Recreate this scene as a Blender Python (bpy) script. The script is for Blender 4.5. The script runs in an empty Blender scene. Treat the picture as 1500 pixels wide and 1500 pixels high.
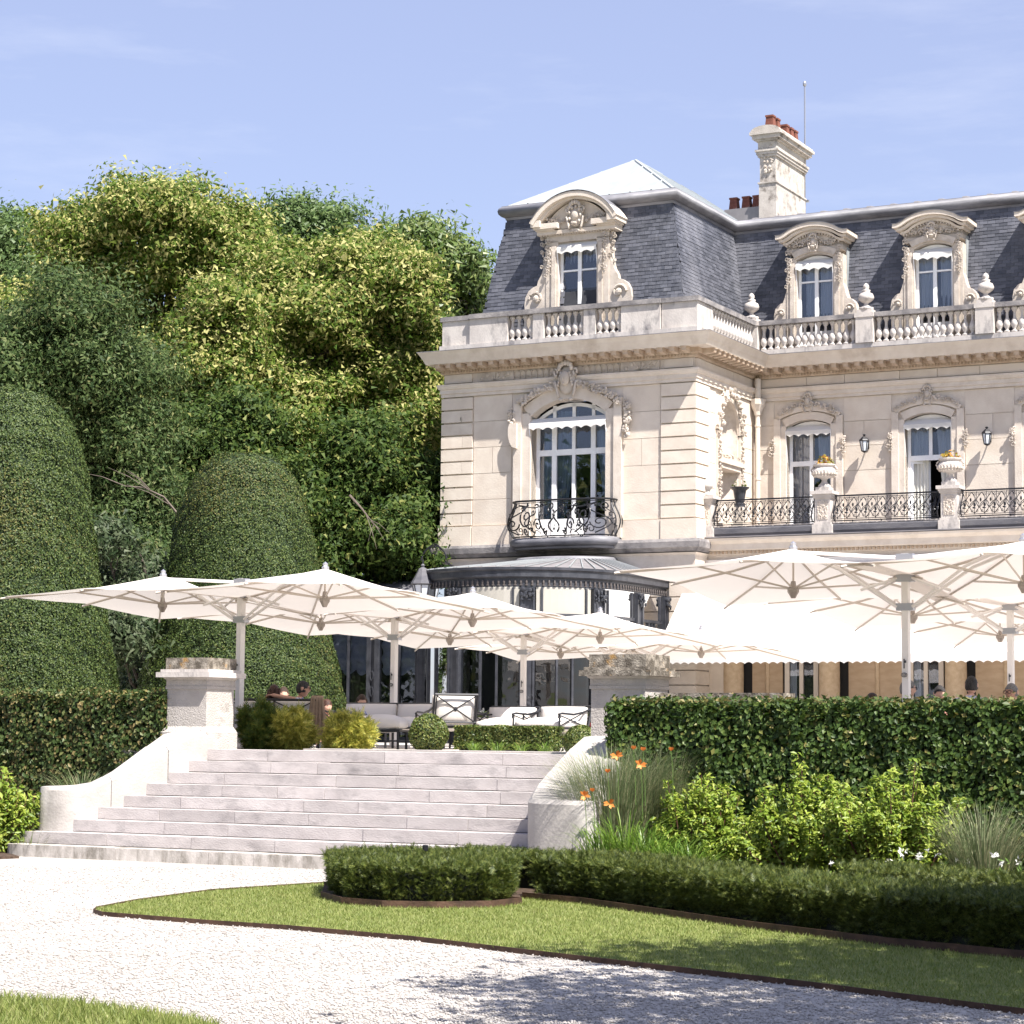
import bpy, bmesh, math, random
import numpy as np
from mathutils import Vector, Matrix

# ------------------------------------------------------------------ camera, sky, sun, exposure
scene = bpy.context.scene
COL = scene.collection
FPX, EYE = 3300.0, 1.6
PITCH = math.atan(323 / 3300.0); ROLL = 0.0095
_f = Vector((0, math.cos(PITCH), math.sin(PITCH)))
_r0 = Vector((1, 0, 0)); _u0 = Vector((0, -math.sin(PITCH), math.cos(PITCH)))
_r = _r0 * math.cos(ROLL) + _u0 * math.sin(ROLL)
_u = _u0 * math.cos(ROLL) - _r0 * math.sin(ROLL)
cam_d = bpy.data.cameras.new("camera"); cam = bpy.data.objects.new("camera", cam_d); COL.objects.link(cam)
cam_d.sensor_width = 36.0; cam_d.lens = 36.0 * FPX / 1500.0; cam_d.clip_start = 0.5; cam_d.clip_end = 5000
cam.matrix_world = Matrix(((_r.x, _u.x, -_f.x, 0), (_r.y, _u.y, -_f.y, 0), (_r.z, _u.z, -_f.z, EYE), (0, 0, 0, 1)))
scene.camera = cam

SUN = Vector((0.814, -1.10, 2.05)).normalized()           # towards the sun
world = bpy.data.worlds.new("World"); scene.world = world; world.use_nodes = True
nt = world.node_tree; bg = nt.nodes["Background"]
sky = nt.nodes.new("ShaderNodeTexSky"); sky.sky_type = 'NISHITA'; sky.sun_disc = False
sky.sun_elevation = math.asin(SUN.z); sky.sun_rotation = math.atan2(SUN.x, SUN.y)
sky.air_density = 1.0; sky.dust_density = 0.6; sky.ozone_density = 2.0; sky.altitude = 100
# faint high cirrus
tc = nt.nodes.new("ShaderNodeTexCoord"); mp = nt.nodes.new("ShaderNodeMapping")
mp.inputs['Scale'].default_value = (3.0, 3.0, 16.0); mp.inputs['Rotation'].default_value = (0.2, 0.15, 0.3)
nz = nt.nodes.new("ShaderNodeTexNoise"); nz.inputs['Scale'].default_value = 2.2; nz.inputs['Detail'].default_value = 7
nz.inputs['Roughness'].default_value = 0.62
rp = nt.nodes.new("ShaderNodeValToRGB"); rp.color_ramp.elements[0].position = 0.52; rp.color_ramp.elements[1].position = 0.86
rp.color_ramp.elements[0].color = (0, 0, 0, 1); rp.color_ramp.elements[1].color = (0.24, 0.24, 0.24, 1)
mx = nt.nodes.new("ShaderNodeMixRGB"); mx.inputs[2].default_value = (6.0, 6.2, 6.9, 1)
veil = nt.nodes.new("ShaderNodeMixRGB"); veil.inputs[0].default_value = 0.48; veil.inputs[2].default_value = (3.6, 3.7, 5.6, 1)
L = nt.links.new
L(tc.outputs['Generated'], mp.inputs['Vector']); L(mp.outputs[0], nz.inputs['Vector']); L(nz.outputs['Fac'], rp.inputs[0])
L(sky.outputs[0], veil.inputs[1]); L(veil.outputs[0], mx.inputs[1]); L(rp.outputs[0], mx.inputs[0]); L(mx.outputs[0], bg.inputs['Color'])
bg.inputs['Strength'].default_value = 0.075

sun_d = bpy.data.lights.new("sun", 'SUN'); sun = bpy.data.objects.new("sun", sun_d); COL.objects.link(sun)
sun_d.energy = 5.0; sun_d.angle = math.radians(0.53); sun_d.color = (1.0, 0.955, 0.885)
sun.rotation_euler = SUN.to_track_quat('Z', 'Y').to_euler(); sun.location = (0, 0, 60)
vs = scene.view_settings
vs.view_transform = 'Standard'; vs.look = 'None'; vs.gamma = 1.0; vs.use_curve_mapping = False
vs.exposure = 1.28
scene.cycles.max_bounces = 6; scene.cycles.transparent_max_bounces = 12
scene.cycles.caustics_reflective = False; scene.cycles.caustics_refractive = False

# ------------------------------------------------------------------ placing helpers
def _ray(px, py):
    return _f + _r * ((px - 750) / FPX) - _u * ((py - 750) / FPX)
def at_z(px, py, z):
    d = _ray(px, py); return Vector((0, 0, EYE)) + d * ((z - EYE) / d.z)
def at_y(px, py, y):
    d = _ray(px, py); return Vector((0, 0, EYE)) + d * (y / d.y)
TH = math.radians(27.5)
AU = Vector((math.cos(TH), -math.sin(TH), 0)); AV = Vector((math.sin(TH), math.cos(TH), 0))
OB = Vector((4.487, 55.0, 0)); OS = Vector((-6.244, 28.055, 0))       # chateau corner, foot of the steps
def wb(a, b, z=0): return OB + AU * a + AV * b + Vector((0, 0, z))
def ws(a, b, z=0): return OS + AU * a + AV * b + Vector((0, 0, z))
def hit_b(px, py, b, O=OB):
    d = _ray(px, py); C = Vector((0, 0, EYE)); t = (b - (C - O).dot(AV)) / d.dot(AV); p = C + d * t
    return ((p - O).dot(AU), p.z)

# ------------------------------------------------------------------ mesh helpers
class MB:
    def __init__(s): s.v = []; s.f = []
    def add(s, vs, fs):
        n = len(s.v); s.v.extend([tuple(p) for p in vs]); s.f.extend([tuple(i + n for i in f) for f in fs]); return s
    def box(s, x0, x1, y0, y1, z0, z1):
        return s.add([(x0,y0,z0),(x1,y0,z0),(x1,y1,z0),(x0,y1,z0),(x0,y0,z1),(x1,y0,z1),(x1,y1,z1),(x0,y1,z1)],
              [(0,3,2,1),(4,5,6,7),(0,1,5,4),(1,2,6,5),(2,3,7,6),(3,0,4,7)])
    def hexa(s, lo, hi):                                   # lo, hi: 4 points each, ccw from above
        return s.add(list(lo) + list(hi), [(0,3,2,1),(4,5,6,7),(0,1,5,4),(1,2,6,5),(2,3,7,6),(3,0,4,7)])
    def tube(s, pts, r, n=6, closed=False, cap=True):
        pts = [Vector(p) for p in pts]; m = len(pts); base = len(s.v)
        for i, p in enumerate(pts):
            if closed: t = pts[(i+1) % m] - pts[i-1]
            else: t = pts[min(i+1, m-1)] - pts[max(i-1, 0)]
            if t.length < 1e-9: t = Vector((0,0,1))
            t.normalize(); up = Vector((0,0,1)) if abs(t.z) < 0.9 else Vector((1,0,0))
            a = t.cross(up).normalized(); b = t.cross(a)
            rr = r[i] if isinstance(r, (list, tuple)) else r
            for k in range(n):
                w = 2 * math.pi * (k + .5) / n
                s.v.append(tuple(p + a * (rr * math.cos(w)) + b * (rr * math.sin(w))))
        for i in range(m if closed else m - 1):
            j = (i + 1) % m
            for k in range(n):
                l = (k + 1) % n
                s.f.append((base+i*n+k, base+j*n+k, base+j*n+l, base+i*n+l))
        if cap and not closed:
            s.f.append(tuple(base + k for k in range(n))); s.f.append(tuple(base + (m-1)*n + k for k in reversed(range(n))))
        return s
    def lathe(s, prof, n=12, c=(0,0,0), cap=True, sq=1.0):
        base = len(s.v)
        for r, z in prof:
            for k in range(n):
                w = 2*math.pi*(k+.5)/n; s.v.append((c[0]+r*math.cos(w), c[1]+sq*r*math.sin(w), c[2]+z))
        m = len(prof)
        for i in range(m-1):
            for k in range(n):
                l = (k+1) % n; s.f.append((base+i*n+k, base+i*n+l, base+(i+1)*n+l, base+(i+1)*n+k))
        if cap:
            s.f.append(tuple(base+k for k in reversed(range(n)))); s.f.append(tuple(base+(m-1)*n+k for k in range(n)))
        return s
    def blob(s, c, r, n=6, m=4, rot=None):
        base = len(s.v); c = Vector(c); r = (r, r, r) if not isinstance(r, (tuple, list)) else r
        pts = [Vector((0,0,-r[2]))]
        for i in range(1, m):
            ph = -math.pi/2 + math.pi*i/m
            for k in range(n):
                w = 2*math.pi*k/n; pts.append(Vector((r[0]*math.cos(ph)*math.cos(w), r[1]*math.cos(ph)*math.sin(w), r[2]*math.sin(ph))))
        pts.append(Vector((0,0,r[2])))
        for p in pts:
            if rot: p = rot @ p
            s.v.append(tuple(c + p))
        for k in range(n): s.f.append((base, base+1+(k+1)%n, base+1+k))
        for i in range(m-2):
            for k in range(n):
                l=(k+1)%n; s.f.append((base+1+i*n+k, base+1+i*n+l, base+1+(i+1)*n+l, base+1+(i+1)*n+k))
        t = base+1+(m-1)*n
        for k in range(n): s.f.append((t, t-n+k, t-n+(k+1)%n))
        return s
    def sweep(s, prof, path, closed=False):
        """prof: (out, z) pairs; path: list of ((x,y), (nx,ny)) - outward offset direction already mitred"""
        base = len(s.v); m = len(prof)
        for (x, y), (nx, ny) in path:
            for o, z in prof: s.v.append((x + nx*o, y + ny*o, z))
        k = len(path)
        for i in range(k if closed else k-1):
            j = (i+1) % k
            for q in range(m):
                p = (q+1) % m
                s.f.append((base+i*m+q, base+j*m+q, base+j*m+p, base+i*m+p))
        if not closed:
            s.f.append(tuple(base+q for q in range(m))); s.f.append(tuple(base+(k-1)*m+q for q in reversed(range(m))))
        return s
    def prism(s, poly, y0, y1):
        """poly in (x,z); extruded in y"""
        n = len(poly); base = len(s.v)
        for x, z in poly: s.v.append((x, y0, z))
        for x, z in poly: s.v.append((x, y1, z))
        s.f.append(tuple(base+i for i in range(n))); s.f.append(tuple(base+n+i for i in reversed(range(n))))
        for i in range(n):
            j=(i+1)%n; s.f.append((base+i, base+n+i, base+n+j, base+j))
        return s
    def slab(s, poly, z0, z1):
        n = len(poly); base = len(s.v)
        for p in poly: s.v.append((p[0], p[1], z0))
        for p in poly: s.v.append((p[0], p[1], z1))
        s.f.append(tuple(base+i for i in reversed(range(n)))); s.f.append(tuple(base+n+i for i in range(n)))
        for i in range(n):
            j=(i+1)%n; s.f.append((base+i, base+j, base+n+j, base+n+i))
        return s
    def arch(s, x0, x1, z0, rise, w_in, y0, y1, n=10, wo=None):
        """segmental arch band between chord x0..x1 springing at z0; w_in radial thickness"""
        c = (x0+x1)/2; h = (x1-x0)/2; R = (h*h+rise*rise)/(2*rise); zc = z0+rise-R; am = math.asin(min(1,h/R))
        if R < h: am = math.pi - am
        base = len(s.v)
        for i in range(n+1):
            t = -am + 2*am*i/n
            for rr in (R, R+w_in):
                for y in (y0, y1): s.v.append((c+rr*math.sin(t), y, zc+rr*math.cos(t)))
        for i in range(n):
            a=base+4*i; b=a+4
            s.f += [(a,b,b+2,a+2),(a+1,a+3,b+3,b+1),(a,a+1,b+1,b),(a+2,b+2,b+3,a+3)]
        s.f += [(base,base+2,base+3,base+1),(base+4*n,base+4*n+1,base+4*n+3,base+4*n+2)]
        return s
    def mesh(s, name, mat, smooth=False):
        me = bpy.data.meshes.new(name); me.from_pydata(s.v, [], s.f)
        me.materials.append(mat)
        if smooth: me.polygons.foreach_set('use_smooth', [True]*len(me.polygons))
        me.update(); return me
    def build(s, name, mat, parent=None, smooth=False, **kw):
        return link(name, s.mesh(name, mat, smooth), parent, **kw)

def link(name, me, parent=None, loc=None, rot=None, label=None, cat=None, group=None, kind=None, scale=None):
    o = bpy.data.objects.new(name, me); COL.objects.link(o)
    if parent is not None: o.parent = parent
    if loc is not None: o.location = loc
    if rot is not None: o.rotation_euler = rot
    if scale is not None: o.scale = scale
    tag(o, label, cat, group, kind); return o
def tag(o, label=None, cat=None, group=None, kind=None):
    if label: o['label'] = label
    if cat: o['category'] = cat
    if group: o['group'] = group
    if kind: o['kind'] = kind
    return o
def thing(name, label, cat, loc=(0,0,0), rz=0.0, group=None):
    return link(name, None, None, loc, (0,0,rz), label, cat, group)
def copy_tree(o, parent=None):
    c = o.copy(); COL.objects.link(c)
    if parent is not None: c.parent = parent
    for ch in list(o.children): copy_tree(ch, c)
    return c
def np_mesh(name, V, F, mat, smooth=False):
    """V (n,3) float, F (m,k) int with constant k"""
    me = bpy.data.meshes.new(name); V = np.ascontiguousarray(V, dtype=np.float32); F = np.ascontiguousarray(F, dtype=np.int32)
    m, k = F.shape
    me.vertices.add(len(V)); me.vertices.foreach_set('co', V.ravel())
    me.loops.add(m*k); me.loops.foreach_set('vertex_index', F.ravel())
    me.polygons.add(m); me.polygons.foreach_set('loop_start', np.arange(0, m*k, k, dtype=np.int32))
    if smooth: me.polygons.foreach_set('use_smooth', np.ones(m, dtype=bool))
    me.update(calc_edges=True); me.materials.append(mat); return me
def arc(cx, cy, r, a0, a1, n):
    return [(cx + r*math.cos(a0+(a1-a0)*i/n), cy + r*math.sin(a0+(a1-a0)*i/n)) for i in range(n+1)]

# ------------------------------------------------------------------ materials
def _new(name):
    m = bpy.data.materials.new(name); m.use_nodes = True; n = m.node_tree
    return m, n, n.nodes['Principled BSDF']
def mat_plain(name, col, rough=0.6, metal=0.0, spec=0.5):
    m, n, b = _new(name); b.inputs['Base Color'].default_value = (*col, 1); b.inputs['Roughness'].default_value = rough
    b.inputs['Metallic'].default_value = metal; b.inputs['Specular IOR Level'].default_value = spec; return m
def mat_noise(name, c1, c2, scale=3.0, rough=0.8, bump=0.0, bscale=None, lo=0.35, hi=0.65, c3=None, s3=0.7, lo3=.55, hi3=.75, obj_rand=0.0, spec=0.3, detail=6, stretch=None):
    """two-tone noise; optional third tone in larger patches; optional value shift per object"""
    m, n, b = _new(name); N = n.nodes.new; K = n.links.new
    tc = N('ShaderNodeTexCoord'); vec = tc.outputs['Object']
    if stretch:
        mp = N('ShaderNodeMapping'); mp.inputs['Scale'].default_value = stretch; K(vec, mp.inputs[0]); vec = mp.outputs[0]
    if obj_rand:
        oi = N('ShaderNodeObjectInfo'); ad = N('ShaderNodeVectorMath'); ad.operation = 'ADD'
        sc = N('ShaderNodeVectorMath'); sc.operation = 'SCALE'; sc.inputs[0].default_value = (17, 31, 23); K(oi.outputs['Random'], sc.inputs['Scale'])
        K(vec, ad.inputs[0]); K(sc.outputs[0], ad.inputs[1]); vec = ad.outputs[0]
    t = N('ShaderNodeTexNoise'); t.inputs['Scale'].default_value = scale; t.inputs['Detail'].default_value = detail; t.inputs['Roughness'].default_value = .6
    K(vec, t.inputs['Vector'])
    r = N('ShaderNodeValToRGB'); r.color_ramp.elements[0].position = lo; r.color_ramp.elements[1].position = hi
    r.color_ramp.elements[0].color = (*c1, 1); r.color_ramp.elements[1].color = (*c2, 1); K(t.outputs['Fac'], r.inputs[0])
    out = r.outputs[0]
    if c3:
        t3 = N('ShaderNodeTexNoise'); t3.inputs['Scale'].default_value = s3; t3.inputs['Detail'].default_value = 7; t3.inputs['Roughness'].default_value = .65
        K(vec, t3.inputs['Vector'])
        r3 = N('ShaderNodeValToRGB'); r3.color_ramp.elements[0].position = lo3; r3.color_ramp.elements[1].position = hi3; K(t3.outputs['Fac'], r3.inputs[0])
        x = N('ShaderNodeMixRGB'); K(r3.outputs[0], x.inputs[0]); K(out, x.inputs[1]); x.inputs[2].default_value = (*c3, 1); out = x.outputs[0]
    if obj_rand:
        hs = N('ShaderNodeHueSaturation'); mr = N('ShaderNodeMapRange'); mr.inputs['To Min'].default_value = 1-obj_rand; mr.inputs['To Max'].default_value = 1+obj_rand
        K(oi.outputs['Random'], mr.inputs[0]); K(mr.outputs[0], hs.inputs['Value']); K(out, hs.inputs['Color']); out = hs.outputs[0]
    K(out, b.inputs['Base Color']); b.inputs['Roughness'].default_value = rough; b.inputs['Specular IOR Level'].default_value = spec
    if bump:
        t2 = N('ShaderNodeTexNoise'); t2.inputs['Scale'].default_value = bscale or scale*6; t2.inputs['Detail'].default_value = 5; K(vec, t2.inputs['Vector'])
        bp = N('ShaderNodeBump'); bp.inputs['Strength'].default_value = bump; bp.inputs['Distance'].default_value = 0.02; K(t2.outputs['Fac'], bp.inputs['Height'])
        K(bp.outputs[0], b.inputs['Normal'])
    return m
def mat_leaf(name, cols, rough=0.5, trans=0.35, spec=0.4, pos=None):
    """leaf colour by random per leaf; some light passes through"""
    m, n, b = _new(name); N = n.nodes.new; K = n.links.new
    g = N('ShaderNodeNewGeometry'); r = N('ShaderNodeValToRGB'); e = r.color_ramp.elements
    k = len(cols)
    while len(e) < k: e.new(0.5)
    for i, c in enumerate(cols):
        e[i].position = pos[i] if pos else i/(k-1); e[i].color = (*c, 1)
    K(g.outputs['Random Per Island'], r.inputs[0]); K(r.outputs[0], b.inputs['Base Color'])
    b.inputs['Roughness'].default_value = rough; b.inputs['Specular IOR Level'].default_value = spec
    tr = N('ShaderNodeBsdfTranslucent'); K(r.outputs[0], tr.inputs[0]); ms = N('ShaderNodeMixShader'); ms.inputs[0].default_value = trans
    out = n.nodes['Material Output']; K(b.outputs[0], ms.inputs[1]); K(tr.outputs[0], ms.inputs[2]); K(ms.outputs[0], out.inputs['Surface'])
    return m
def mat_glass(name, tint=(0.85,0.9,0.95), refl=0.22, rough=0.015, wave=0.0):
    m, n, b = _new(name); N = n.nodes.new; K = n.links.new; n.nodes.remove(b)
    t = N('ShaderNodeBsdfTransparent'); t.inputs[0].default_value = (*tint, 1); gl = N('ShaderNodeBsdfGlossy'); gl.inputs['Roughness'].default_value = rough
    fr = N('ShaderNodeFresnel'); fr.inputs[0].default_value = 1.5; ad = N('ShaderNodeMath'); ad.operation = 'ADD'; ad.inputs[1].default_value = refl; ad.use_clamp = True
    K(fr.outputs[0], ad.inputs[0]); ms = N('ShaderNodeMixShader'); K(ad.outputs[0], ms.inputs[0]); K(t.outputs[0], ms.inputs[1]); K(gl.outputs[0], ms.inputs[2])
    if wave:
        tc = N('ShaderNodeTexCoord'); tn = N('ShaderNodeTexNoise'); tn.inputs['Scale'].default_value = 1.3; bp = N('ShaderNodeBump'); bp.inputs['Strength'].default_value = wave; bp.inputs['Distance'].default_value = .05
        K(tc.outputs['Object'], tn.inputs['Vector']); K(tn.outputs['Fac'], bp.inputs['Height']); K(bp.outputs[0], gl.inputs['Normal'])
    K(ms.outputs[0], n.nodes['Material Output'].inputs['Surface']); return m
def mat_cloth(name, col, trans=0.25, rough=0.9):
    m, n, b = _new(name); N = n.nodes.new; K = n.links.new
    b.inputs['Base Color'].default_value = (*col, 1); b.inputs['Roughness'].default_value = rough; b.inputs['Specular IOR Level'].default_value = .15
    tc = N('ShaderNodeTexCoord'); tn = N('ShaderNodeTexNoise'); tn.inputs['Scale'].default_value = 2.5; tn.inputs['Detail'].default_value = 3; bp = N('ShaderNodeBump'); bp.inputs['Strength'].default_value = .12; bp.inputs['Distance'].default_value = .05
    K(tc.outputs['Object'], tn.inputs['Vector']); K(tn.outputs['Fac'], bp.inputs['Height']); K(bp.outputs[0], b.inputs['Normal'])
    t5 = N('ShaderNodeTexNoise'); t5.inputs['Scale'].default_value = 1.1; t5.inputs['Detail'].default_value = 7; K(tc.outputs['Object'], t5.inputs['Vector']); r5 = N('ShaderNodeValToRGB'); r5.color_ramp.elements[0].position = .3; r5.color_ramp.elements[1].position = .7
    r5.color_ramp.elements[0].color = (*[c*.90 for c in col], 1); r5.color_ramp.elements[1].color = (*[min(1, c*1.03) for c in col], 1); K(t5.outputs['Fac'], r5.inputs[0]); K(r5.outputs[0], b.inputs['Base Color'])
    tr = N('ShaderNodeBsdfTranslucent'); tr.inputs[0].default_value = (*col, 1); ms = N('ShaderNodeMixShader'); ms.inputs[0].default_value = trans
    K(b.outputs[0], ms.inputs[1]); K(tr.outputs[0], ms.inputs[2]); K(ms.outputs[0], n.nodes['Material Output'].inputs['Surface']); return m

M = {}
M['stone'] = mat_noise('limestone', (.58,.50,.425), (.66,.585,.505), 2.2, .85, .25, 26, c3=(.60,.50,.41), s3=.55, lo3=.58, hi3=.85, obj_rand=.035)
M['stone_plain'] = mat_noise('limestone moulding', (.57,.495,.425), (.65,.58,.51), 3.0, .85, .3, 30, c3=(.38,.31,.25), s3=1.1, lo3=.56, hi3=.85)
M['carved'] = mat_noise('carved limestone', (.46,.40,.345), (.58,.515,.455), 5.0, .9, .4, 40, c3=(.30,.25,.20), s3=3.0, lo3=.55, hi3=.8)
M['weathered'] = mat_noise('weathered limestone', (.45,.41,.385), (.57,.525,.49), 2.5, .9, .35, 30, c3=(.16,.15,.155), s3=1.7, lo3=.53, hi3=.70, stretch=(1.3,1.3,.55))
M['rail_stone'] = mat_noise('blackened coping stone', (.17,.16,.165), (.34,.315,.305), 2.4, .9, .35, 30, c3=(.09,.085,.092), s3=1.6, lo3=.48, hi3=.72)
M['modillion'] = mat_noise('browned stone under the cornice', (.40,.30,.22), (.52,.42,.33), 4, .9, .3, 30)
M['lead'] = mat_noise('weathered lead', (.10,.10,.115), (.24,.235,.255), 1.6, .55, .15, 12, spec=.5, stretch=(.6,.6,2.5))
M['zinc'] = mat_noise('pale zinc sheet', (.27,.29,.30), (.33,.35,.36), 1.2, .45, .1, 8, spec=.5)
M['zinc_rib'] = mat_plain('zinc standing seam', (.36,.385,.395), .45)
M['stained'] = mat_noise('black stained parapet stone', (.085,.085,.10), (.15,.145,.155), 2.5, .85, .3, 30, c3=(.36,.33,.31), s3=1.3, lo3=.62, hi3=.8, stretch=(.6,1,2))
M['chimney'] = mat_noise('mottled chimney stone', (.40,.36,.325), (.52,.475,.43), 3.0, .9, .4, 30, c3=(.12,.10,.085), s3=3.2, lo3=.52, hi3=.72)
M['zinc_dull'] = mat_noise('dull zinc sheet', (.17,.16,.165), (.24,.225,.23), 1.8, .5, .1, 8, spec=.5)
M['slate'] = mat_noise('blue grey slate', (.050,.053,.066), (.105,.108,.128), 2.6, .55, .3, 40, c3=(.21,.21,.235), s3=.55, lo3=.54, hi3=.78, obj_rand=.22, spec=.45, stretch=(1.6,1.6,.55))
M['slate_bed'] = mat_noise('dark slate bed', (.030,.031,.038), (.05,.052,.06), 3, .8)  # bed under the slates, darker than the slates themselves
M['white'] = mat_noise('white painted joinery', (.78,.78,.80), (.86,.86,.87), 4, .4, .03, 20, spec=.5)
M['valance'] = mat_cloth('white awning cloth', (.80,.78,.75), .2)
M['curtain'] = mat_noise('blue grey curtain', (.26,.31,.33), (.42,.47,.48), 2.0, .9, stretch=(9,9,.6))
M['ruched'] = mat_cloth('silver grey ruched silk', (.46,.46,.46), .25, .45)
M['sheer'] = mat_noise('cream sheer curtain', (.60,.58,.52), (.78,.76,.70), 2.0, .9, stretch=(11,11,.5))
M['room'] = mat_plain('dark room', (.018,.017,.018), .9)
M['glass'] = mat_glass('window glass', (.80,.84,.92), .045, .012)
M['glass_clear'] = mat_glass('clear pane', (.95,.95,.95), .0, .02)
M['glass_dark'] = mat_glass('conservatory glass', (.50,.54,.58), .05, .02, .30)
M['iron'] = mat_plain('black wrought iron', (.018,.018,.022), .45, .3)
M['iron_paint'] = mat_noise('black painted metal', (.022,.024,.032), (.05,.052,.062), 4, .42, .15, 20, spec=.5)
M['terracotta'] = mat_noise('terracotta chimney pot', (.13,.045,.032), (.22,.085,.06), 5, .85, .3, 30, c3=(.50,.45,.42), s3=4, lo3=.58, hi3=.66)
M['pipe'] = mat_plain('cream painted downpipe', (.62,.55,.48), .5)
M['panel'] = mat_noise('ochre panel', (.41,.30,.20), (.49,.37,.26), 2.5, .8, .1, 20, stretch=(1,1,3))
M['column'] = mat_noise('ochre column stone', (.48,.36,.24), (.58,.455,.32), 9, .8, .2, 60)
M['step'] = mat_noise('pale step stone', (.385,.35,.342), (.475,.437,.425), 3.0, .85, .3, 40, c3=(.20,.185,.185), s3=2.2, lo3=.52, hi3=.80, obj_rand=.10, stretch=(1,1,2.2))
M['step_dirty'] = mat_noise('mossy bottom step stone', (.36,.33,.30), (.55,.51,.475), 4.0, .9, .35, 40, c3=(.16,.145,.12), s3=2.4, lo3=.46, hi3=.7, stretch=(2.5,2.5,1))
M['wallstone'] = mat_noise('pale stair wall stone', (.34,.315,.295), (.42,.39,.365), 2.0, .85, .3, 30, c3=(.22,.20,.185), detail=8, s3=1.4, lo3=.56, hi3=.85)
M['pillar'] = mat_noise('pitted pillar stone', (.37,.34,.315), (.46,.425,.395), 3.5, .9, .8, 45, c3=(.22,.205,.185), s3=3.4, lo3=.56, hi3=.74)
M['lichen'] = mat_noise('lichened cap stone', (.10,.085,.068), (.36,.32,.27), 9.0, .95, .8, 50, lo=.42, hi=.66, c3=(.34,.20,.07), s3=5, lo3=.58, hi3=.7)
M['pave'] = mat_noise('terrace paving', (.42,.385,.35), (.50,.46,.42), 1.5, .85, .15, 30)
M['canopy'] = mat_cloth('cream parasol cloth', (.82,.765,.715), .22)
M['awning'] = mat_cloth('white awning canvas', (.80,.77,.74), .2)
M['frame'] = mat_plain('cream powder coated metal', (.50,.44,.38), .35, 0, .5)
M['pole'] = mat_plain('white powder coated pole', (.74,.70,.67), .35, 0, .5)
M['bracket'] = mat_plain('grey joint metal', (.42,.42,.45), .35, .7)
M['dark_fit'] = mat_plain('dark joint fitting', (.10,.09,.085), .5, .3)
M['cushion'] = mat_cloth('off white cushion', (.66,.62,.58), .05)
M['soil'] = mat_noise('bare soil', (.035,.022,.015), (.10,.066,.046), 14, .95, .9, 60)
M['corten'] = mat_noise('rusty steel edging', (.045,.026,.018), (.10,.055,.036), 6, .75, .3, 40)
M['bark'] = mat_noise('bark', (.035,.028,.022), (.10,.085,.07), 6, .95, .8, 30, stretch=(2,2,.4))
M['twig'] = mat_noise('bare grey twig', (.10,.08,.065), (.19,.155,.13), 6, .9)
# ================================================================== CHATEAU
rnd = random.Random(11)
CH = thing('chateau', 'cream stone chateau with slate mansard roof, dormers and balustraded cornice', 'chateau', OB, -TH)
PAV0, PAV1, MB_, MEND = -7.1, 0.0, 4.0, 12.6          # pavilion span, main front plane, right end
AX = [1.5, 4.68, 7.84, 10.98]                         # window axes of the main front
PX = -3.46                                            # window axis of the pavilion

def cut(segs, holes):
    out = []
    for s0, s1 in segs:
        cur = [(s0, s1)]
        for h0, h1 in holes:
            nx = []
            for c0, c1 in cur:
                if h1 <= c0 or h0 >= c1: nx.append((c0, c1)); continue
                if h0 - c0 > .06: nx.append((c0, h0))
                if c1 - h1 > .06: nx.append((h1, c1))
            cur = nx
        out += cur
    return out
_stone_cache = {}
def stone_block(parent, x0, x1, y0, y1, z0, z1, name='stone', mat='stone'):
    key = (round(x1-x0,3), round(y1-y0,3), round(z1-z0,3), mat)
    if key not in _stone_cache:
        e = .007; dx, dy, dz = x1-x0, y1-y0, z1-z0
        m = MB(); m.box(0, dx, 0, dy, 0, dz); _stone_cache[key] = m.mesh(name, M[mat])
    return link(name, _stone_cache[key], parent, (x0, y0, z0))
def ashlar(parent, axis, s0, s1, z0, z1, face, ch, holes=(), lens=(1.05,1.25,.85), gap=.012, th=.045):
    """courses of squared stones on a wall face; axis 'a' runs along a (face = b), 'b' runs along b (face = a)"""
    n = max(1, round((z1-z0)/ch)); h = (z1-z0)/n
    for i in range(n):
        za, zb = z0+i*h, z0+(i+1)*h
        hs = [(h0, h1) for h0, h1, ha, hb in holes if ha < zb-.03 and hb > za+.03]
        for c0, c1 in cut([(s0, s1)], hs):
            k = max(1, round((c1-c0)/lens[i % len(lens)]))
            cuts = [c0] + [c0+(c1-c0)*(j + (rnd.uniform(-.18,.18) if 0<j<k else 0))/k for j in range(1,k)] + [c1]
            for j in range(k):
                g = gap/2; p = rnd.uniform(-.003,.003)
                if axis == 'a': stone_block(parent, cuts[j]+g, cuts[j+1]-g, face+p, face+th, za+g, zb-g)
                else: stone_block(parent, face-th, face-p, cuts[j]+g, cuts[j+1]-g, za+g, zb-g)

# ---- walls
m = MB()                                                             # pavilion core with its window opening
m.box(PAV0, PX-1.06, .02, .5, 0, 11.05); m.box(PX+1.06, -.02, .02, .5, 0, 11.05)
m.box(PX-1.06, PX+1.06, .02, .5, 0, 6.45); m.box(PX-1.06, PX+1.06, .02, .5, 10.06, 11.05)
m.box(PAV0, PAV0+.4, .5, 8, 0, 11.05)
pw = m.build('pavilion_wall', M['stone_plain'], CH)
rw = MB().box(-.5, -.02, .5, 1.5, 0, 11.05).box(-.5, -.02, 2.9, 4.4, 0, 11.05).box(-.5, -.02, 1.5, 2.9, 0, 7.0).box(-.5, -.02, 1.5, 2.9, 10.12, 11.05).build('return_wall', M['stone_plain'], CH)
m = MB(); cur = -.45
for ax in AX:
    m.box(cur, ax-.61, MB_+.02, MB_+.45, 6.3, 11.05); m.box(ax-.61, ax+.61, MB_+.02, MB_+.45, 9.74, 11.05); cur = ax+.61
    m.box(ax-.61, ax+.61, MB_+.02, MB_+.45, 6.3, 6.5)
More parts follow.
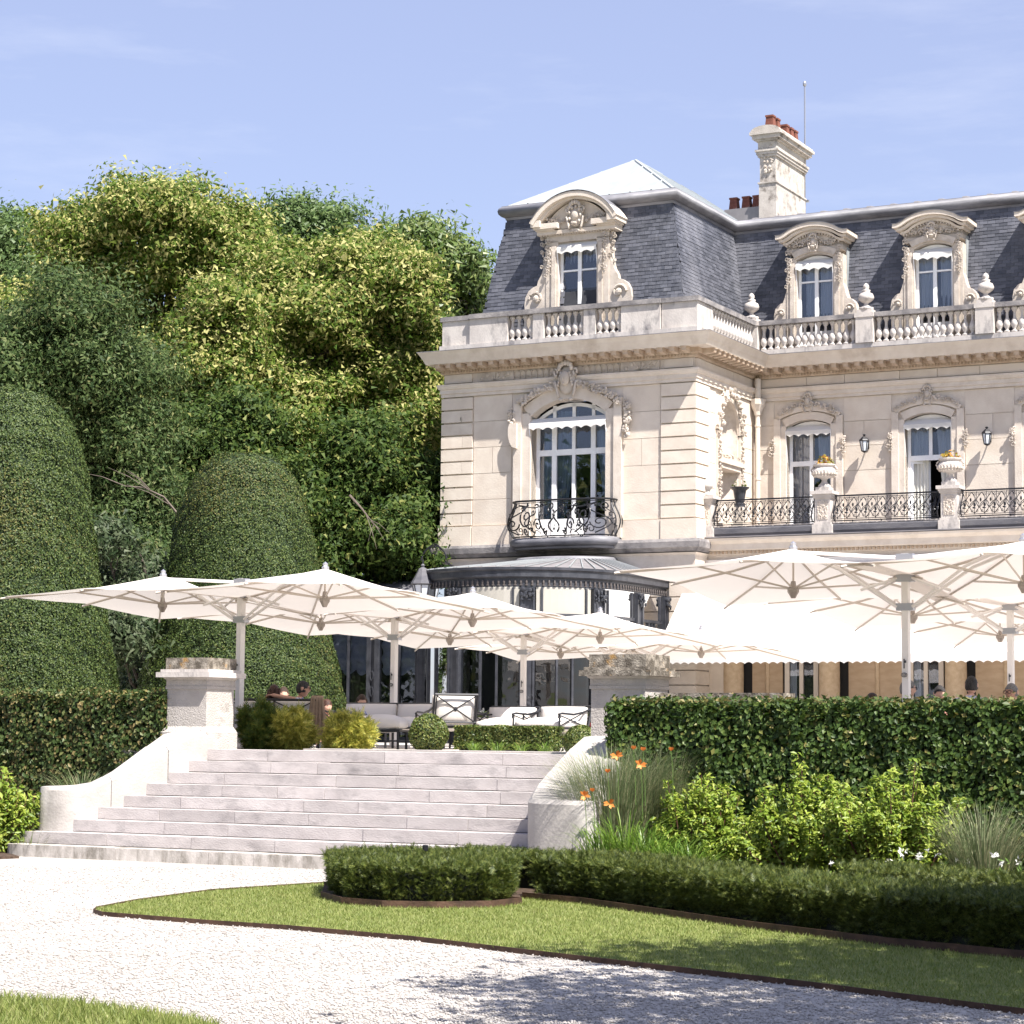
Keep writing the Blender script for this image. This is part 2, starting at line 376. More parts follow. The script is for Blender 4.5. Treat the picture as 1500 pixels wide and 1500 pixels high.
m.box(cur, MEND, MB_+.02, MB_+.45, 6.3, 11.05)
mw = m.build('main_wall', M['stone_plain'], CH)
# ---- quoins (rusticated corners), pavilion panels, return and main ashlar
qh = .337
for i in range(10):
    z0 = 6.89 + i*qh
    stone_block(pw, -.9, .04, -.04, .85, z0+.02, z0+qh-.02, 'quoin_stone')
    if i % 2 or i in (2, 8):
        stone_block(pw, PAV0-.04, PAV0+.88, -.04, .85, z0+.02, z0+qh-.02, 'quoin_stone')
    else:
        stone_block(pw, PAV0-.04, PAV0+.58, -.04, .85, z0+.02, z0+qh-.02, 'quoin_stone'); stone_block(pw, PAV0+.588, PAV0+.88, -.04, .85, z0+.02, z0+qh-.02, 'quoin_stone')
ashlar(pw, 'a', PAV0+.9, -.92, 6.89, 10.27, 0, .66, [(PX-1.62, PX+1.5, 0, 10.02)], (.75,1.0,.6))
ashlar(rw, 'b', .88, MB_, 6.45, 10.27, 0, .66, [(1.35, 3.05, 7.0, 10.2)])
ashlar(mw, 'a', .02, 8.7, 6.45, 10.27, MB_, .62, [(ax-.95, ax+.95, 0, 9.85) for ax in AX], (1.1,.8,1.0))
ashlar(mw, 'a', .02, 8.7, 10.63, 10.86, MB_-.02, .25, (), (1.3,))
ashlar(rw, 'b', .05, MB_, 10.63, 10.86, .02, .25, (), (1.2,))
# lower storey of the pavilion, right of the conservatory
for i in range(12):
    z0 = 1.35 + i*.36
    stone_block(pw, -.66, .05, -.05, .85, z0+.015, z0+.345, 'quoin_stone'); stone_block(pw, PAV0-.05, PAV0+.9, -.05, .85, z0+.015, z0+.345, 'quoin_stone')
# plinth course
for x0, x1 in ((PAV0-.08, PAV0+.88), (PAV0+.9, PX-1.55), (PX+1.5, -.91), (-.89, .08)):
    stone_block(pw, x0, x1, -.08 if x0 < PAV0 or x0 > -.9 else -.055, .3, 6.375, 6.875, 'plinth_stone')
MB().box(-.03, .08, .3, MB_, 6.375, 6.875).build('plinth', M['stone'], CH)
# string course between the storeys, and the plain band below it
path_p = [((PAV0, 5.0), (-1, 0)), ((PAV0, 0), (-1, -1)), ((0, 0), (1, -1)), ((0, .9), (1, 0))]
MB().sweep([(0,6.05),(.10,6.07),(.14,6.13),(.20,6.16),(.22,6.30),(.20,6.37),(0,6.372)], path_p).build('string_course', M['rail_stone'], CH)
MB().sweep([(0,5.42),(.05,5.42),(.05,5.5),(.02,5.52),(.02,5.98),(.08,6.04),(0,6.045)], path_p).build('string_frieze', M['stone_plain'], CH)
# ---- architrave, frieze, cornice
path_c = [((PAV0, 8), (-1, 0)), ((PAV0, 0), (-1, -1)), ((0, 0), (1, -1)), ((0, MB_), (1, -1)), ((MEND, MB_), (0, -1))]
path_k = [((PAV0+.22, 8), (-1, 0)), ((PAV0+.22, 0), (-1, -1))] + path_c[2:]
MB().sweep([(0,10.275),(.05,10.275),(.05,10.36),(.075,10.365),(.075,10.47),(.10,10.48),(.14,10.56),(.14,10.60),(0,10.62)], path_c).build('architrave', M['stone_plain'], CH)
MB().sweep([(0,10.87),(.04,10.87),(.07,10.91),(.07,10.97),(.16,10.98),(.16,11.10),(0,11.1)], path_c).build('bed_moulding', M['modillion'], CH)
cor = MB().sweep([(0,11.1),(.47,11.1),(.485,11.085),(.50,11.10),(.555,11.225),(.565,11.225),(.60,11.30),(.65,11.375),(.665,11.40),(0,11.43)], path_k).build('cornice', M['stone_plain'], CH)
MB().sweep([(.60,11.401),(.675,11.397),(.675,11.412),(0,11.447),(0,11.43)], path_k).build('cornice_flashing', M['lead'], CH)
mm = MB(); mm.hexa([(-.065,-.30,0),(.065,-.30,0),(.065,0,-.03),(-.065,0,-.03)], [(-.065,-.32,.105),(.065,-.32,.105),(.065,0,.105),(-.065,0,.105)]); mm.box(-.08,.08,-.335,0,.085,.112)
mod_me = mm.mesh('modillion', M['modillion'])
def modillion(a, b, rz): link('modillion', mod_me, cor, (a, b, 10.985), (0,0,rz))
for i in range(23): modillion(PAV0+.05+i*.315, -.16, 0)
for i in range(11): modillion(.16, .18+i*.315, math.pi/2)
for i in range(39): modillion(.45+i*.315, MB_-.16, 0)
m = MB()
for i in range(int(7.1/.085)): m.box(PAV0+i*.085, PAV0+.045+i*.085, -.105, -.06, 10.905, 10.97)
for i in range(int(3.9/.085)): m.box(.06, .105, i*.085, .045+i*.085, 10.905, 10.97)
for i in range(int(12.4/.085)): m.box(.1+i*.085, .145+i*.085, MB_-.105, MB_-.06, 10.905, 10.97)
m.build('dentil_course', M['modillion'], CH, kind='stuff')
# carved frieze of the pavilion: flutes between two leafy panels
m = MB()
for i in range(19):
    x = -5.02 + i*.165
    m.arch(x, x+.13, 10.80, .05, .018, -.03, .01, 5); m.box(x-.016, x, -.03, .01, 10.64, 10.80); m.blob((x+.065, -.01, 10.70), (.03,.02,.03), 6, 3)
m.build('fluted_frieze', M['carved'], CH, kind='stuff')
for x0 in (PAV0+1.0, -2.0):
    m = MB(); m.box(x0, x0+1.05, -.02, .02, 10.63, 10.865)
    for k in range(7):
        u = (k-3)/3.0; pts = [(x0+.525+u*.45*math.sin(t*1.35)*(1+.1*abs(u)), -.035, 10.65+.2*t) for t in [j/6 for j in range(7)]]
        m.tube(pts, .017, 4)
    for k in range(6): m.blob((x0+.14+.155*k, -.03, 10.70+.09*(k%2)), (.05,.03,.06), 6, 4)
    m.build('acanthus_panel', M['carved'], CH)
MB().box(PAV0+.05, PAV0+.85, -.03, .02, 10.64, 10.86).box(-.82, -.05, -.03, .02, 10.64, 10.86).box(-.01, .03, .1, .62, 10.64, 10.86).build('frieze_tablet', M['stone_plain'], CH)

# ---- balustrade
BAL = thing.__call__ if False else None
bal = MB()
def plinth_rail(x0, x1, y0, y1):
    bal.box(x0, x1, y0, y1, 11.435, 11.60)
rail = MB()
front, back = -.24, .02
m = MB()
m.box(PAV0+.03, PAV0+.86, front+.07, back, 11.6, 12.25); m.box(PAV0+.88, -5.12, front, back, 11.6, 12.25)
m.box(-4.39, -4.08, front, back, 11.6, 12.25); m.box(-2.95, -2.63, front, back, 11.6, 12.25)
m.box(-1.91, -.84, front, back, 11.6, 12.25); m.box(-.82, .14, front+.05, .80, 11.6, 12.25)
m.box(PAV0, .17, front-.03, back+.03, 11.435, 11.598); m.box(-.09, .19, back+.04, 3.70, 11.435, 11.598); m.box(-.12, MEND, 3.72, 4.0, 11.435, 11.598)
balus = m.build('balustrade', M['weathered'], CH)
rail.box(PAV0-.02, PAV0+.87, front+.03, back+.04, 12.252, 12.37); rail.box(PAV0+.872, -1.9, front-.05, back+.05, 12.252, 12.375)
rail.box(-1.898, -.82, front-.05, back+.05, 12.252, 12.372); rail.box(-.818, .19, front, .84, 12.252, 12.37); rail.box(-.07, .18, .842, 3.70, 12.252, 12.37)
cuts = [.22] + [c for k in range(1,5) for c in (3.12*k-.26, 3.12*k+.26)]
for k in range(0, len(cuts)-1, 2): rail.box(cuts[k], cuts[k+1], 3.69, 3.99, 12.252, 12.37)
rail.build('balustrade_rail', M['rail_stone'], CH)
prof = [(.075,0),(.075,.05),(.05,.07),(.045,.10),(.075,.17),(.083,.23),(.07,.30),(.042,.38),(.036,.46),(.04,.53),(.06,.55),(.06,.58),(.07,.585),(.07,.65)]
prof = [(r*1.14 if r > .06 else r*.92, z) for r, z in prof]
bal_me = MB().lathe(prof, 10).mesh('baluster', M['weathered'], True)
def balusters(p0, p1, n):
    for i in range(n):
        t = (i+.5)/n; link('baluster', bal_me, balus, (p0[0]+(p1[0]-p0[0])*t, p0[1]+(p1[1]-p0[1])*t, 11.6))
balusters((-5.12,-.11), (-4.39,-.11), 4); balusters((-4.08,-.11), (-2.95,-.11), 6); balusters((-2.63,-.11), (-1.91,-.11), 4)
balusters((.055,.85), (.055,3.62), 14)
for k in range(4): balusters((.24+3.12*k if k == 0 else 3.12*k+.25, 3.85), (3.12*(k+1)-.25, 3.85), 14 if k else 14)
fin = [(.19,0),(.19,.06),(.12,.08),(.06,.13),(.055,.18),(.10,.20),(.19,.27),(.205,.33),(.17,.42),(.09,.46),(.11,.49),(.11,.52),(.05,.54),(.085,.58),(.075,.64),(.03,.69),(.0,.71)]
fin_me = MB().lathe(fin, 14).mesh('finial', M['weathered'], True)
ped_me = MB().box(-.23,.23,-.18,.18,0,.655).box(-.255,.255,-.2,.2,.656,.775).box(-.20,.20,-.16,.16,.776,.86).mesh('pedestal', M['weathered'])
for k in range(5):
    a = 3.12*k - (.02 if k == 0 else 0)
    p = link('pedestal', ped_me, balus, (a, 3.845, 11.6)); link('finial', fin_me, CH, (a, 3.85, 12.46))

# ---- mansard roofs with laid slates
def slate_roof(name, P, nco, width, single=0, skip=None, stop=None):
    """P: bottom-left, bottom-right, top-right, top-left (seen from outside)"""
    P = [Vector(p) for p in P]; nrm = (P[1]-P[0]).cross(P[3]-P[0]).normalized()
    bed = MB(); bed.add([p - nrm*.02 for p in P] + [p - nrm*.35 for p in P], [(0,1,2,3),(4,7,6,5),(0,4,5,1),(1,5,6,2),(2,6,7,3),(3,7,4,0)])
    bedo = bed.build(name, M['slate_bed'], CH)
    rest = MB(); ns = 0; up = (P[3]-P[0]); up = up - (P[1]-P[0]).normalized()*up.dot((P[1]-P[0]).normalized()); up.normalize()
    al = (P[1]-P[0]).normalized()
    meshes = [MB() for _ in range(3)]
    hh = (P[3]-P[0]).length/nco
    for k, q in enumerate(meshes):
        w, h2 = width - .006, hh*1.5
        q.hexa([(0,0,0),(w,0,0),(w,.010,0),(0,.010,0)], [(0,.012,h2),(w,.012,h2),(w,.016,h2),(0,.016,h2)])
    mats = Matrix((al, -nrm, up)).transposed().to_4x4()
    cand = []
    for i in range(nco):
        t0 = i/nco; a = P[0].lerp(P[3], t0); b = P[1].lerp(P[2], t0); ln = (b-a).length
        n = int(ln/width)+1; off = (width/2 if i % 2 else 0) - (a-P[0]).dot(al)
        x = -((-off) % width) if False else ((P[0]-a).dot(al) % width) + (width/2 if i % 2 else 0) - width
        while x < ln:
            x0, x1 = max(x, 0), min(x+width, ln)
            if x1-x0 > .03:
                c = a + al*x0
                if not (skip and skip(c)): cand.append((c, x1-x0, i))
            x += width
    for c, w, i in cand:
        if stop and stop(c): continue
        jit = rnd.uniform(-.007,.007)
        tilt = rnd.uniform(0,.006)
        if single and ns < single and abs(w-width) < .001 and slate_pick(c):
            o = link('slate', meshes[0].mesh('slate', M['slate']) if ns == 0 else slate_roof.me, bedo)
            if ns == 0: slate_roof.me = o.data
            o.matrix_local = Matrix.Translation(c + up*jit + nrm*(.02+tilt)) @ mats; ns += 1
        else:
            w2, h2 = w-.006, hh*1.5; o0 = c + up*jit + nrm*(.02+tilt)
            pts = [(0,0,0),(w2,0,0),(w2,.010,0),(0,.010,0),(0,.012,h2),(w2,.012,h2),(w2,.016,h2),(0,.016,h2)]
            rest.add([o0 + al*x - nrm*y + up*z for x,y,z in pts], [(0,1,5,4),(0,3,2,1),(1,2,6,5),(3,0,4,7)])
    ro = rest.build('slate_courses', M['slate_courses'], bedo, kind='stuff')
    return bedo
def slate_pick(c): return c.x > -1.9
# random tone per joined slate
ms, n_, b_ = _new('blue grey slate courses'); g_ = n_.nodes.new('ShaderNodeNewGeometry'); r_ = n_.nodes.new('ShaderNodeValToRGB')
r_.color_ramp.elements[0].color = (.048,.051,.064,1); r_.color_ramp.elements[1].color = (.105,.108,.130,1)
t_ = n_.nodes.new('ShaderNodeTexNoise'); t_.inputs['Scale'].default_value = .55; t_.inputs['Detail'].default_value = 7; c_ = n_.nodes.new('ShaderNodeTexCoord'); mp_ = n_.nodes.new('ShaderNodeMapping'); mp_.inputs['Scale'].default_value = (1.6,1.6,.5)
q_ = n_.nodes.new('ShaderNodeValToRGB'); q_.color_ramp.elements[0].position = .50; q_.color_ramp.elements[1].position = .80; x_ = n_.nodes.new('ShaderNodeMixRGB'); x_.inputs[2].default_value = (.20,.20,.225,1)
K_ = n_.links.new; K_(c_.outputs['Object'], mp_.inputs[0]); K_(mp_.outputs[0], t_.inputs['Vector']); K_(t_.outputs['Fac'], q_.inputs[0]); K_(g_.outputs['Random Per Island'], r_.inputs[0])
K_(q_.outputs[0], x_.inputs[0]); K_(r_.outputs[0], x_.inputs[1]); K_(x_.outputs[0], b_.inputs['Base Color']); b_.inputs['Roughness'].default_value = .55
M['slate_courses'] = ms
Z0, Z1 = 11.5, 15.08
pl, pr, tl, tr, fb, ft = -6.34, -.31, -5.60, -.90, .22, .66
slate_roof('pavilion_mansard', [(pl,fb,Z0),(pr,fb,Z0),(tr,ft,Z1),(tl,ft,Z1)], 37, .205, 300, skip=lambda c: abs(c.x-PX-.10) < .62 and c.z < 14.0)
slate_roof('pavilion_mansard_side', [(pr,fb,Z0),(pr,5.0,Z0),(tr,5.4,Z1),(tr,ft,Z1)], 37, .205, stop=lambda c: c.y > 4.62+(c.z-Z0)*.125)
slate_roof('main_mansard', [(-.9,4.32,Z0),(MEND,4.32,Z0),(MEND,4.78,15.15),(-.9,4.78,15.15)], 40, .205, stop=lambda c: c.x < -.58-(c.z-Z0)*.165,
           skip=lambda c: any(abs(c.x-(q-.02)) < .58 and c.z < 14.0 for q in AX))
MB().add([(pl,fb,Z0),(tl,ft,Z1),(tl,8,Z1),(pl,8,Z0)], [(0,1,2,3)]).build('pavilion_mansard_back', M['slate'], CH)
ZG = 15.20
circ = [(.06+.15*math.cos(2*math.pi*k/12), ZG+.15*math.sin(2*math.pi*k/12)) for k in range(12)]
path_g = [((tl, 8), (-1,0)), ((tl, ft), (-1,-1)), ((tr, ft), (1,-1)), ((tr, 4.78), (1,-1)), ((MEND, 4.78), (0,-1))]
MB().sweep(circ, path_g).build('gutter_roll', M['lead'], CH, smooth=True)
MB().sweep([(-.35,14.98),(.04,14.98),(.06,15.04),(.02,15.10),(-.35,15.1)], path_g).build('gutter_apron', M['lead'], CH)
MB().sweep([(-.35,15.30),(.13,15.325),(.13,15.345),(-.35,15.37)], path_g).build('gutter_edge', M['zinc_dull'], CH)
# hipped zinc roof on the pavilion
pk0, pk1 = Vector((-3.2, 3.45, 16.98)), Vector((-3.2, 5.2, 16.98))
c0, c1, c2, c3 = Vector((tl,ft,15.36)), Vector((tr,ft,15.36)), Vector((tr,8,15.36)), Vector((tl,8,15.36))
zr = MB().add([c0,c1,c2,c3,pk0,pk1], [(0,1,4),(1,2,5,4),(2,3,5),(3,0,4,5),(0,3,2,1)]).build('zinc_hip_roof', M['zinc'], CH)
def seam(p, q, r=.032): MB().tube([p, q], r, 4).build('seam', M['zinc_rib'], zr)
for k in range(1, 8):
    x = tl + (tr-tl)*k/8; t = 1 - abs(x-(-3.2))/((tr-tl)/2); t = max(.05, min(1, t))
    # seams run straight up the front slope to the hips
    top = Vector((x, ft + (pk0.y-ft)*t, 15.36 + (pk0.z-15.36)*t)); seam((x, ft-.02, 15.375), (top.x, top.y, top.z+.015))
for y in np.linspace(1.3, 7.3, 9):
    t = min(1, (y-ft)/(pk0.y-ft)); seam((tr+.01, y, 15.375), (tr+(pk0.x-tr)*t, y, 15.375+(pk0.z-15.36)*t))
seam(c0, pk0, .04); seam(c1, pk0, .045); seam(pk0, pk1, .045)
# low zinc roof on the main range, with edge clips
ro = MB().add([(-.9,4.8,15.36),(MEND,4.8,15.36),(MEND,8.6,16.3),(-.9,8.6,16.3)], [(0,1,2,3)]).build('zinc_low_roof', M['zinc_dull'], CH)
clip_me = MB().hexa([(-.09,-.05,0),(.09,-.05,0),(.09,.3,.06),(-.09,.3,.06)], [(-.05,-.02,.055),(.05,-.02,.055),(.05,.3,.11),(-.05,.3,.11)]).mesh('roof_roll', M['zinc_dull'])
for k in range(19): link('roof_roll', clip_me, ro, (-.3+.64*k, 4.80, 15.35))
# ---- chimney
m = MB(); ca0, ca1, cb0, cb1 = -1.03, -.52, 7.0, 9.35
m.box(ca0, ca1, cb0, cb1, 15.5, 16.9)
m.box(ca0+.02, ca1-.02, cb0+.02, cb1-.02, 16.94, 18.02); m.box(ca0-.03, ca1+.03, cb0-.03, cb1+.03, 16.9, 16.94)
for o, za, zb in ((.03,17.66,17.72),(.06,17.722,17.80),(.09,17.802,17.86),(.02,17.862,18.1),(.08,18.102,18.15),(.15,18.152,18.26),(.21,18.262,18.34)):
    m.box(ca0-o, ca1+o, cb0-o, cb1+o, za, zb)
chim = m.build('chimney', M['chimney'], CH)
xc = (ca0+ca1)/2; m = MB(); pts = [(xc+.44*math.cos(t), 18.342+.17*math.sin(t)) for t in np.linspace(0, math.pi, 9)]
m.prism(pts, cb0-.2, cb1+.2); m.build('chimney_cap', M['chimney'], chim)
m = MB(); rr = random.Random(3)
for k in range(26): m.blob((rr.uniform(ca0+.1,ca1-.1), cb0-.01, rr.uniform(17.2,18.0)), (rr.uniform(.02,.06),.03,rr.uniform(.02,.07)), 6, 3)
m.build('chimney_carving', M['carved'], chim)
pot_me = MB().hexa([(-.13,-.13,0),(.13,-.13,0),(.13,.13,0),(-.13,.13,0)], [(-.10,-.10,.36),(.10,-.10,.36),(.10,.10,.36),(-.10,.10,.36)]).box(-.12,.12,-.12,.12,.361,.41).mesh('chimney_pot', M['terracotta'])
for y in (7.25, 7.62, 8.35, 8.72, 9.05): link('chimney_pot', pot_me, chim, (xc, y, 18.47))
low = MB().box(-2.15,-1.08,7.2,7.9,15.4,16.32).build('low_stack', M['zinc_dull'], CH)
for x in (-1.98,-1.60,-1.28): link('chimney_pot', pot_me, low, (x, 7.55, 16.30))
m = MB().tube([(-.62,9.6,15.7),(-.62,9.6,20.35)], .025, 6).tube([(-.74,9.6,15.7),(-.74,9.6,17.2)], .03, 6).blob((-.62,9.6,20.4), (.06,.06,.09), 8, 5).box(-.8,-.5,9.56,9.64,16.9,16.96)
m.build('lightning_rod', M['bracket'], CH)

# ---- windows
def frame_bars(m, x0, x1, z0, z1, y, vs_, hs_, t=.07, d=.07):
    m.box(x0, x0+t, y, y+d, z0, z1); m.box(x1-t, x1, y, y+d, z0, z1); m.box(x0+t, x1-t, y, y+d, z0, z0+t*1.3); m.box(x0+t, x1-t, y, y+d, z1-t, z1)
    for v, w in vs_: m.box(v-w/2, v+w/2, y-.012, y+d-.012, z0+t*1.3, z1-t)
    for h, w in hs_: m.box(x0+t, x1-t, y-.006, y+d-.02, h-w/2, h+w/2)
def curtain(parent, x0, x1, y, z0, z1, mat='sheer', gather=None, amp=.035, wl=.13):
    n = max(8, int((x1-x0)/wl*6)); V = []; F = []
    rows = 8
    for j in range(rows+1):
        t = j/rows; z = z1+(z0-z1)*t
        for i in range(n+1):
            u = i/n; xa, xb = x0, x1
            if gather == 'L': xb = x0 + (x1-x0)*(1-.80*t**1.6)
            if gather == 'R': xa = x1 - (x1-x0)*(1-.80*t**1.6)
            V.append((xa+(xb-xa)*u, y+amp*math.sin(u*(x1-x0)/wl*6.28+.6*math.sin(3*t)), z))
    for j in range(rows):
        for i in range(n): a = j*(n+1)+i; F.append((a, a+1, a+n+2, a+n+1))
    return MB().add(V, F).build('curtain', M[mat], parent, smooth=True)
def valance(parent, x0, x1, y, z, out=.26, drop=.16, n=5):
    m = MB(); m.hexa([(x0,y-out,z-.16),(x1,y-out,z-.16),(x1,y,z-.012),(x0,y,z-.012)], [(x0,y-out,z-.145),(x1,y-out,z-.145),(x1,y,z),(x0,y,z)])
    V = []; k = n*6
    for i in range(k+1):
        x = x0+(x1-x0)*i/k; dz = drop-.055*abs(math.cos(math.pi*i/6))
        V += [(x, y-out, z-.147), (x, y-out-.004, z-.147-dz)]
    m.add(V, [(2*i, 2*i+2, 2*i+3, 2*i+1) for i in range(k)])
    o = m.build('valance', M['valance'], parent)
    MB().tube([(x0+.01,y-out,z-.17),(x0+.01,y-.02,z-.95)], .012, 4).tube([(x1-.01,y-out,z-.17),(x1-.01,y-.02,z-.95)], .012, 4).build('valance_arm', M['white'], parent)
    return o
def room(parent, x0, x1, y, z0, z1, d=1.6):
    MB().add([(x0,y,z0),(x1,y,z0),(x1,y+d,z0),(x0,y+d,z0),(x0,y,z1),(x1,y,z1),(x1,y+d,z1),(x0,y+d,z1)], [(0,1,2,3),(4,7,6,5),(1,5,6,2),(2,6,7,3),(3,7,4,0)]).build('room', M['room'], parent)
def pane(parent, x0, x1, z0, z1, y, mat='glass', name='pane'):
    return MB().box(x0, x1, y, y+.008, z0, z1).build(name, M[mat], parent)
def arched_panes(parent, x0, x1, zs, rise, y, cuts):
    """glass in the head of a segmental window"""
    h = (x1-x0)/2; c = (x0+x1)/2; R = (h*h+rise*rise)/(2*rise); zc = zs+rise-R
    for u0, u1 in zip(cuts[:-1], cuts[1:]):
        top = [(x, zc+math.sqrt(max(0, R*R-(x-c)**2))) for x in np.linspace(u1, u0, 6)]
        poly = [(u0, zs-.02), (u1, zs-.02)] + top
        MB().prism(poly, y, y+.008).build('pane', M['glass'], parent)

# pavilion french window (four lights, transom, arched head)
y = .30; x0, x1 = PX-1.06, PX+1.06; zs, rise = 9.62, .38
m = MB(); v = [PX-.55, PX, PX+.55]
frame_bars(m, x0, x1, 6.5, zs, y, [(v[0],.13),(v[1],.09),(v[2],.13)], [(8.72,.15)], .09)
m.arch(x0+.02, x1-.02, zs-.02, rise, -.09, y, y+.07, 12)
for q in v: m.box(q-.045, q+.045, y, y+.06, zs, 9.93 if q != PX else 9.97)
for a_, b_2 in ((x0+.09, v[0]-.065), (v[0]+.065, v[1]-.045), (v[1]+.045, v[2]-.065), (v[2]+.065, x1-.09)):
    m.box(a_, b_2, y+.01, y+.05, 6.59, 7.02)
win = m.build('window', M['white'], CH)
for a_, b_2 in ((x0+.09, v[0]-.06), (v[0]+.06, v[1]-.04), (v[1]+.04, v[2]-.06), (v[2]+.06, x1-.09)):
    pane(win, a_, b_2, 7.0, 8.66, y+.03); pane(win, a_, b_2, 8.78, zs-.06, y+.03)
arched_panes(win, x0+.1, x1-.1, zs+.02, rise-.1, y+.03, [x0+.1]+v+[x1-.1])
curtain(win, x0+.05, v[0]+.12, y+.16, 6.5, 9.7, 'curtain'); curtain(win, v[0]-.0, PX+.02, y+.2, 6.6, 9.8, 'curtain', 'L'); curtain(win, PX+.5, x1-.02, y+.2, 6.6, 9.8, 'curtain', 'R')
valance(win, x0-.02, x1+.02, .06, 9.58, .18, .17, 8); room(win, x0-.3, x1+.3, y+.3, 6.4, 10.05)
# its moulded surround
m = MB()
for s in (-1, 1):
    xi, xo = PX+s*1.06, PX+s*1.40
    a_, b_2 = sorted((xi, xo)); m.box(a_, b_2, -.07, .28, 6.45, 9.72)
    a_, b_2 = sorted((PX+s*1.30, PX+s*1.52)); m.box(a_, b_2, -.12, .02, 6.45, 9.98)
m.arch(PX-1.06, PX+1.06, 9.64, .40, .30, -.07, .28, 14); m.arch(PX-1.33, PX+1.33, 9.90, .42, .14, -.12, .02, 14)
sur = m.build('window_surround', M['stone_plain'], CH)
m = MB(); pr_ = [(0,8.82),(-.12,8.86),(-.19,8.98),(-.235,9.15),(-.235,9.36),(-.2,9.46),(0,9.46)]
m.prism([(PX-1.40+px_, z) for px_, z in pr_], -.20, .02); m.build('surround_console', M['stone_plain'], sur)
def garland(pts, name='garland', parent=CH, r=.075, n=3, seed=0, depth=.06, axis='a'):
    g = random.Random(seed); m = MB()
    for i, p in enumerate(pts):
        for k in range(n):
            d = [g.uniform(-r, r)*1.0, -g.uniform(.0, depth), g.uniform(-r, r)*1.0]
            if axis == 'b': d = [g.uniform(0, depth), g.uniform(-r, r), g.uniform(-r, r)]
            q = g.uniform(.28, .62)*r
            m.blob((p[0]+d[0], p[1]+d[1], p[2]+d[2]), (q*g.uniform(.7,1.3), q*.8, q*g.uniform(.7,1.3)), 6, 4)
            if k == 0:
                c = Vector((p[0]+d[0], p[1]+d[1]-.01, p[2]+d[2]))
                m.tube([c+Vector((.045*math.cos(w), -.02, .045*math.sin(w))) for w in np.linspace(0, 5.2, 7)], .012, 4)
    return m.build(name, M['carved'], parent)
gp = []
for t in np.linspace(-1, 1, 25): gp.append((PX+1.42*t, -.15, 10.42-.46*t*t-.05*abs(t)))
for z in np.linspace(9.85, 9.05, 10): gp.append((PX+1.66-.02*math.sin(z*9), -.08, z))
for z in np.linspace(9.8, 9.5, 4): gp.append((PX-1.58, -.08, z))
for k_, sel in enumerate((lambda p: p[0] < PX-.28 and p[2] > 9.92 and p[0] > PX-1.5, lambda p: p[0] > PX+.28 and p[0] < PX+1.5, lambda p: p[0] > PX+1.5, lambda p: p[0] < PX-1.5)):
    garland([p for p in gp if sel(p)], 'garland', sur, .085, 7, 5+k_)
def mascaron(parent, c, s, name='mascaron', face=True):
    """carved head in a scrolled shield, facing -y"""
    m = MB(); x, y_, z = c
    m.blob((x, y_+.02*s, z), (.25*s, .07*s, .36*s), 12, 8)
    for sx in (-1, 1):
        m.tube([(x+sx*s*(.24+.08*math.cos(w)+.02*w), y_-.05*s, z+s*(.18+.10*math.sin(w))) for w in np.linspace(-1.2, 4.2, 12)], .035*s, 5)
        m.tube([(x+sx*s*(.30-.10*t), y_-.04*s, z-s*(.02+.42*t)) for t in np.linspace(0, 1, 6)], .04*s, 5)
        m.blob((x+sx*s*.14, y_-.03*s, z-s*.50), (.07*s,.05*s,.05*s), 6, 4)
    for k in range(7): w = math.pi*(k/6); m.blob((x+s*.17*math.cos(w), y_-.07*s, z+s*(.30+.13*math.sin(w))), (.06*s,.06*s,.085*s), 6, 4)
    if face:
        m.blob((x, y_-.10*s, z+.03*s), (.135*s,.11*s,.19*s), 12, 8); m.blob((x, y_-.215*s, z+.015*s), (.022*s,.03*s,.055*s), 6, 4)
        for sx in (-1, 1):
            m.blob((x+sx*.05*s, y_-.185*s, z+.055*s), (.026*s,.015*s,.012*s), 6, 4); m.blob((x+sx*.05*s, y_-.18*s, z+.085*s), (.04*s,.02*s,.012*s), 6, 4)
            for q in range(5): m.blob((x+sx*s*(.12+.02*q), y_-.07*s, z+s*(.17-.075*q)), (.035*s,.05*s,.05*s), 6, 4)
        m.blob((x, y_-.185*s, z-.065*s), (.042*s,.018*s,.014*s), 6, 4); m.blob((x, y_-.17*s, z-.11*s), (.04*s,.03*s,.03*s), 6, 4)
    else:
        m.blob((x, y_-.06*s, z+.02*s), (.13*s,.05*s,.16*s), 10, 6)
        for k in range(9): w = 6.283*k/9; m.blob((x+.2*s*math.cos(w), y_-.06*s, z+.29*s*math.sin(w)), (.05*s,.05*s,.06*s), 6, 4)
        m.blob((x, y_-.13*s, z-.26*s), (.12*s,.05*s,.05*s), 8, 4)
    return m.build(name, M['carved'], parent, smooth=True)
mascaron(sur, (PX, -.16, 10.50), 1.0)

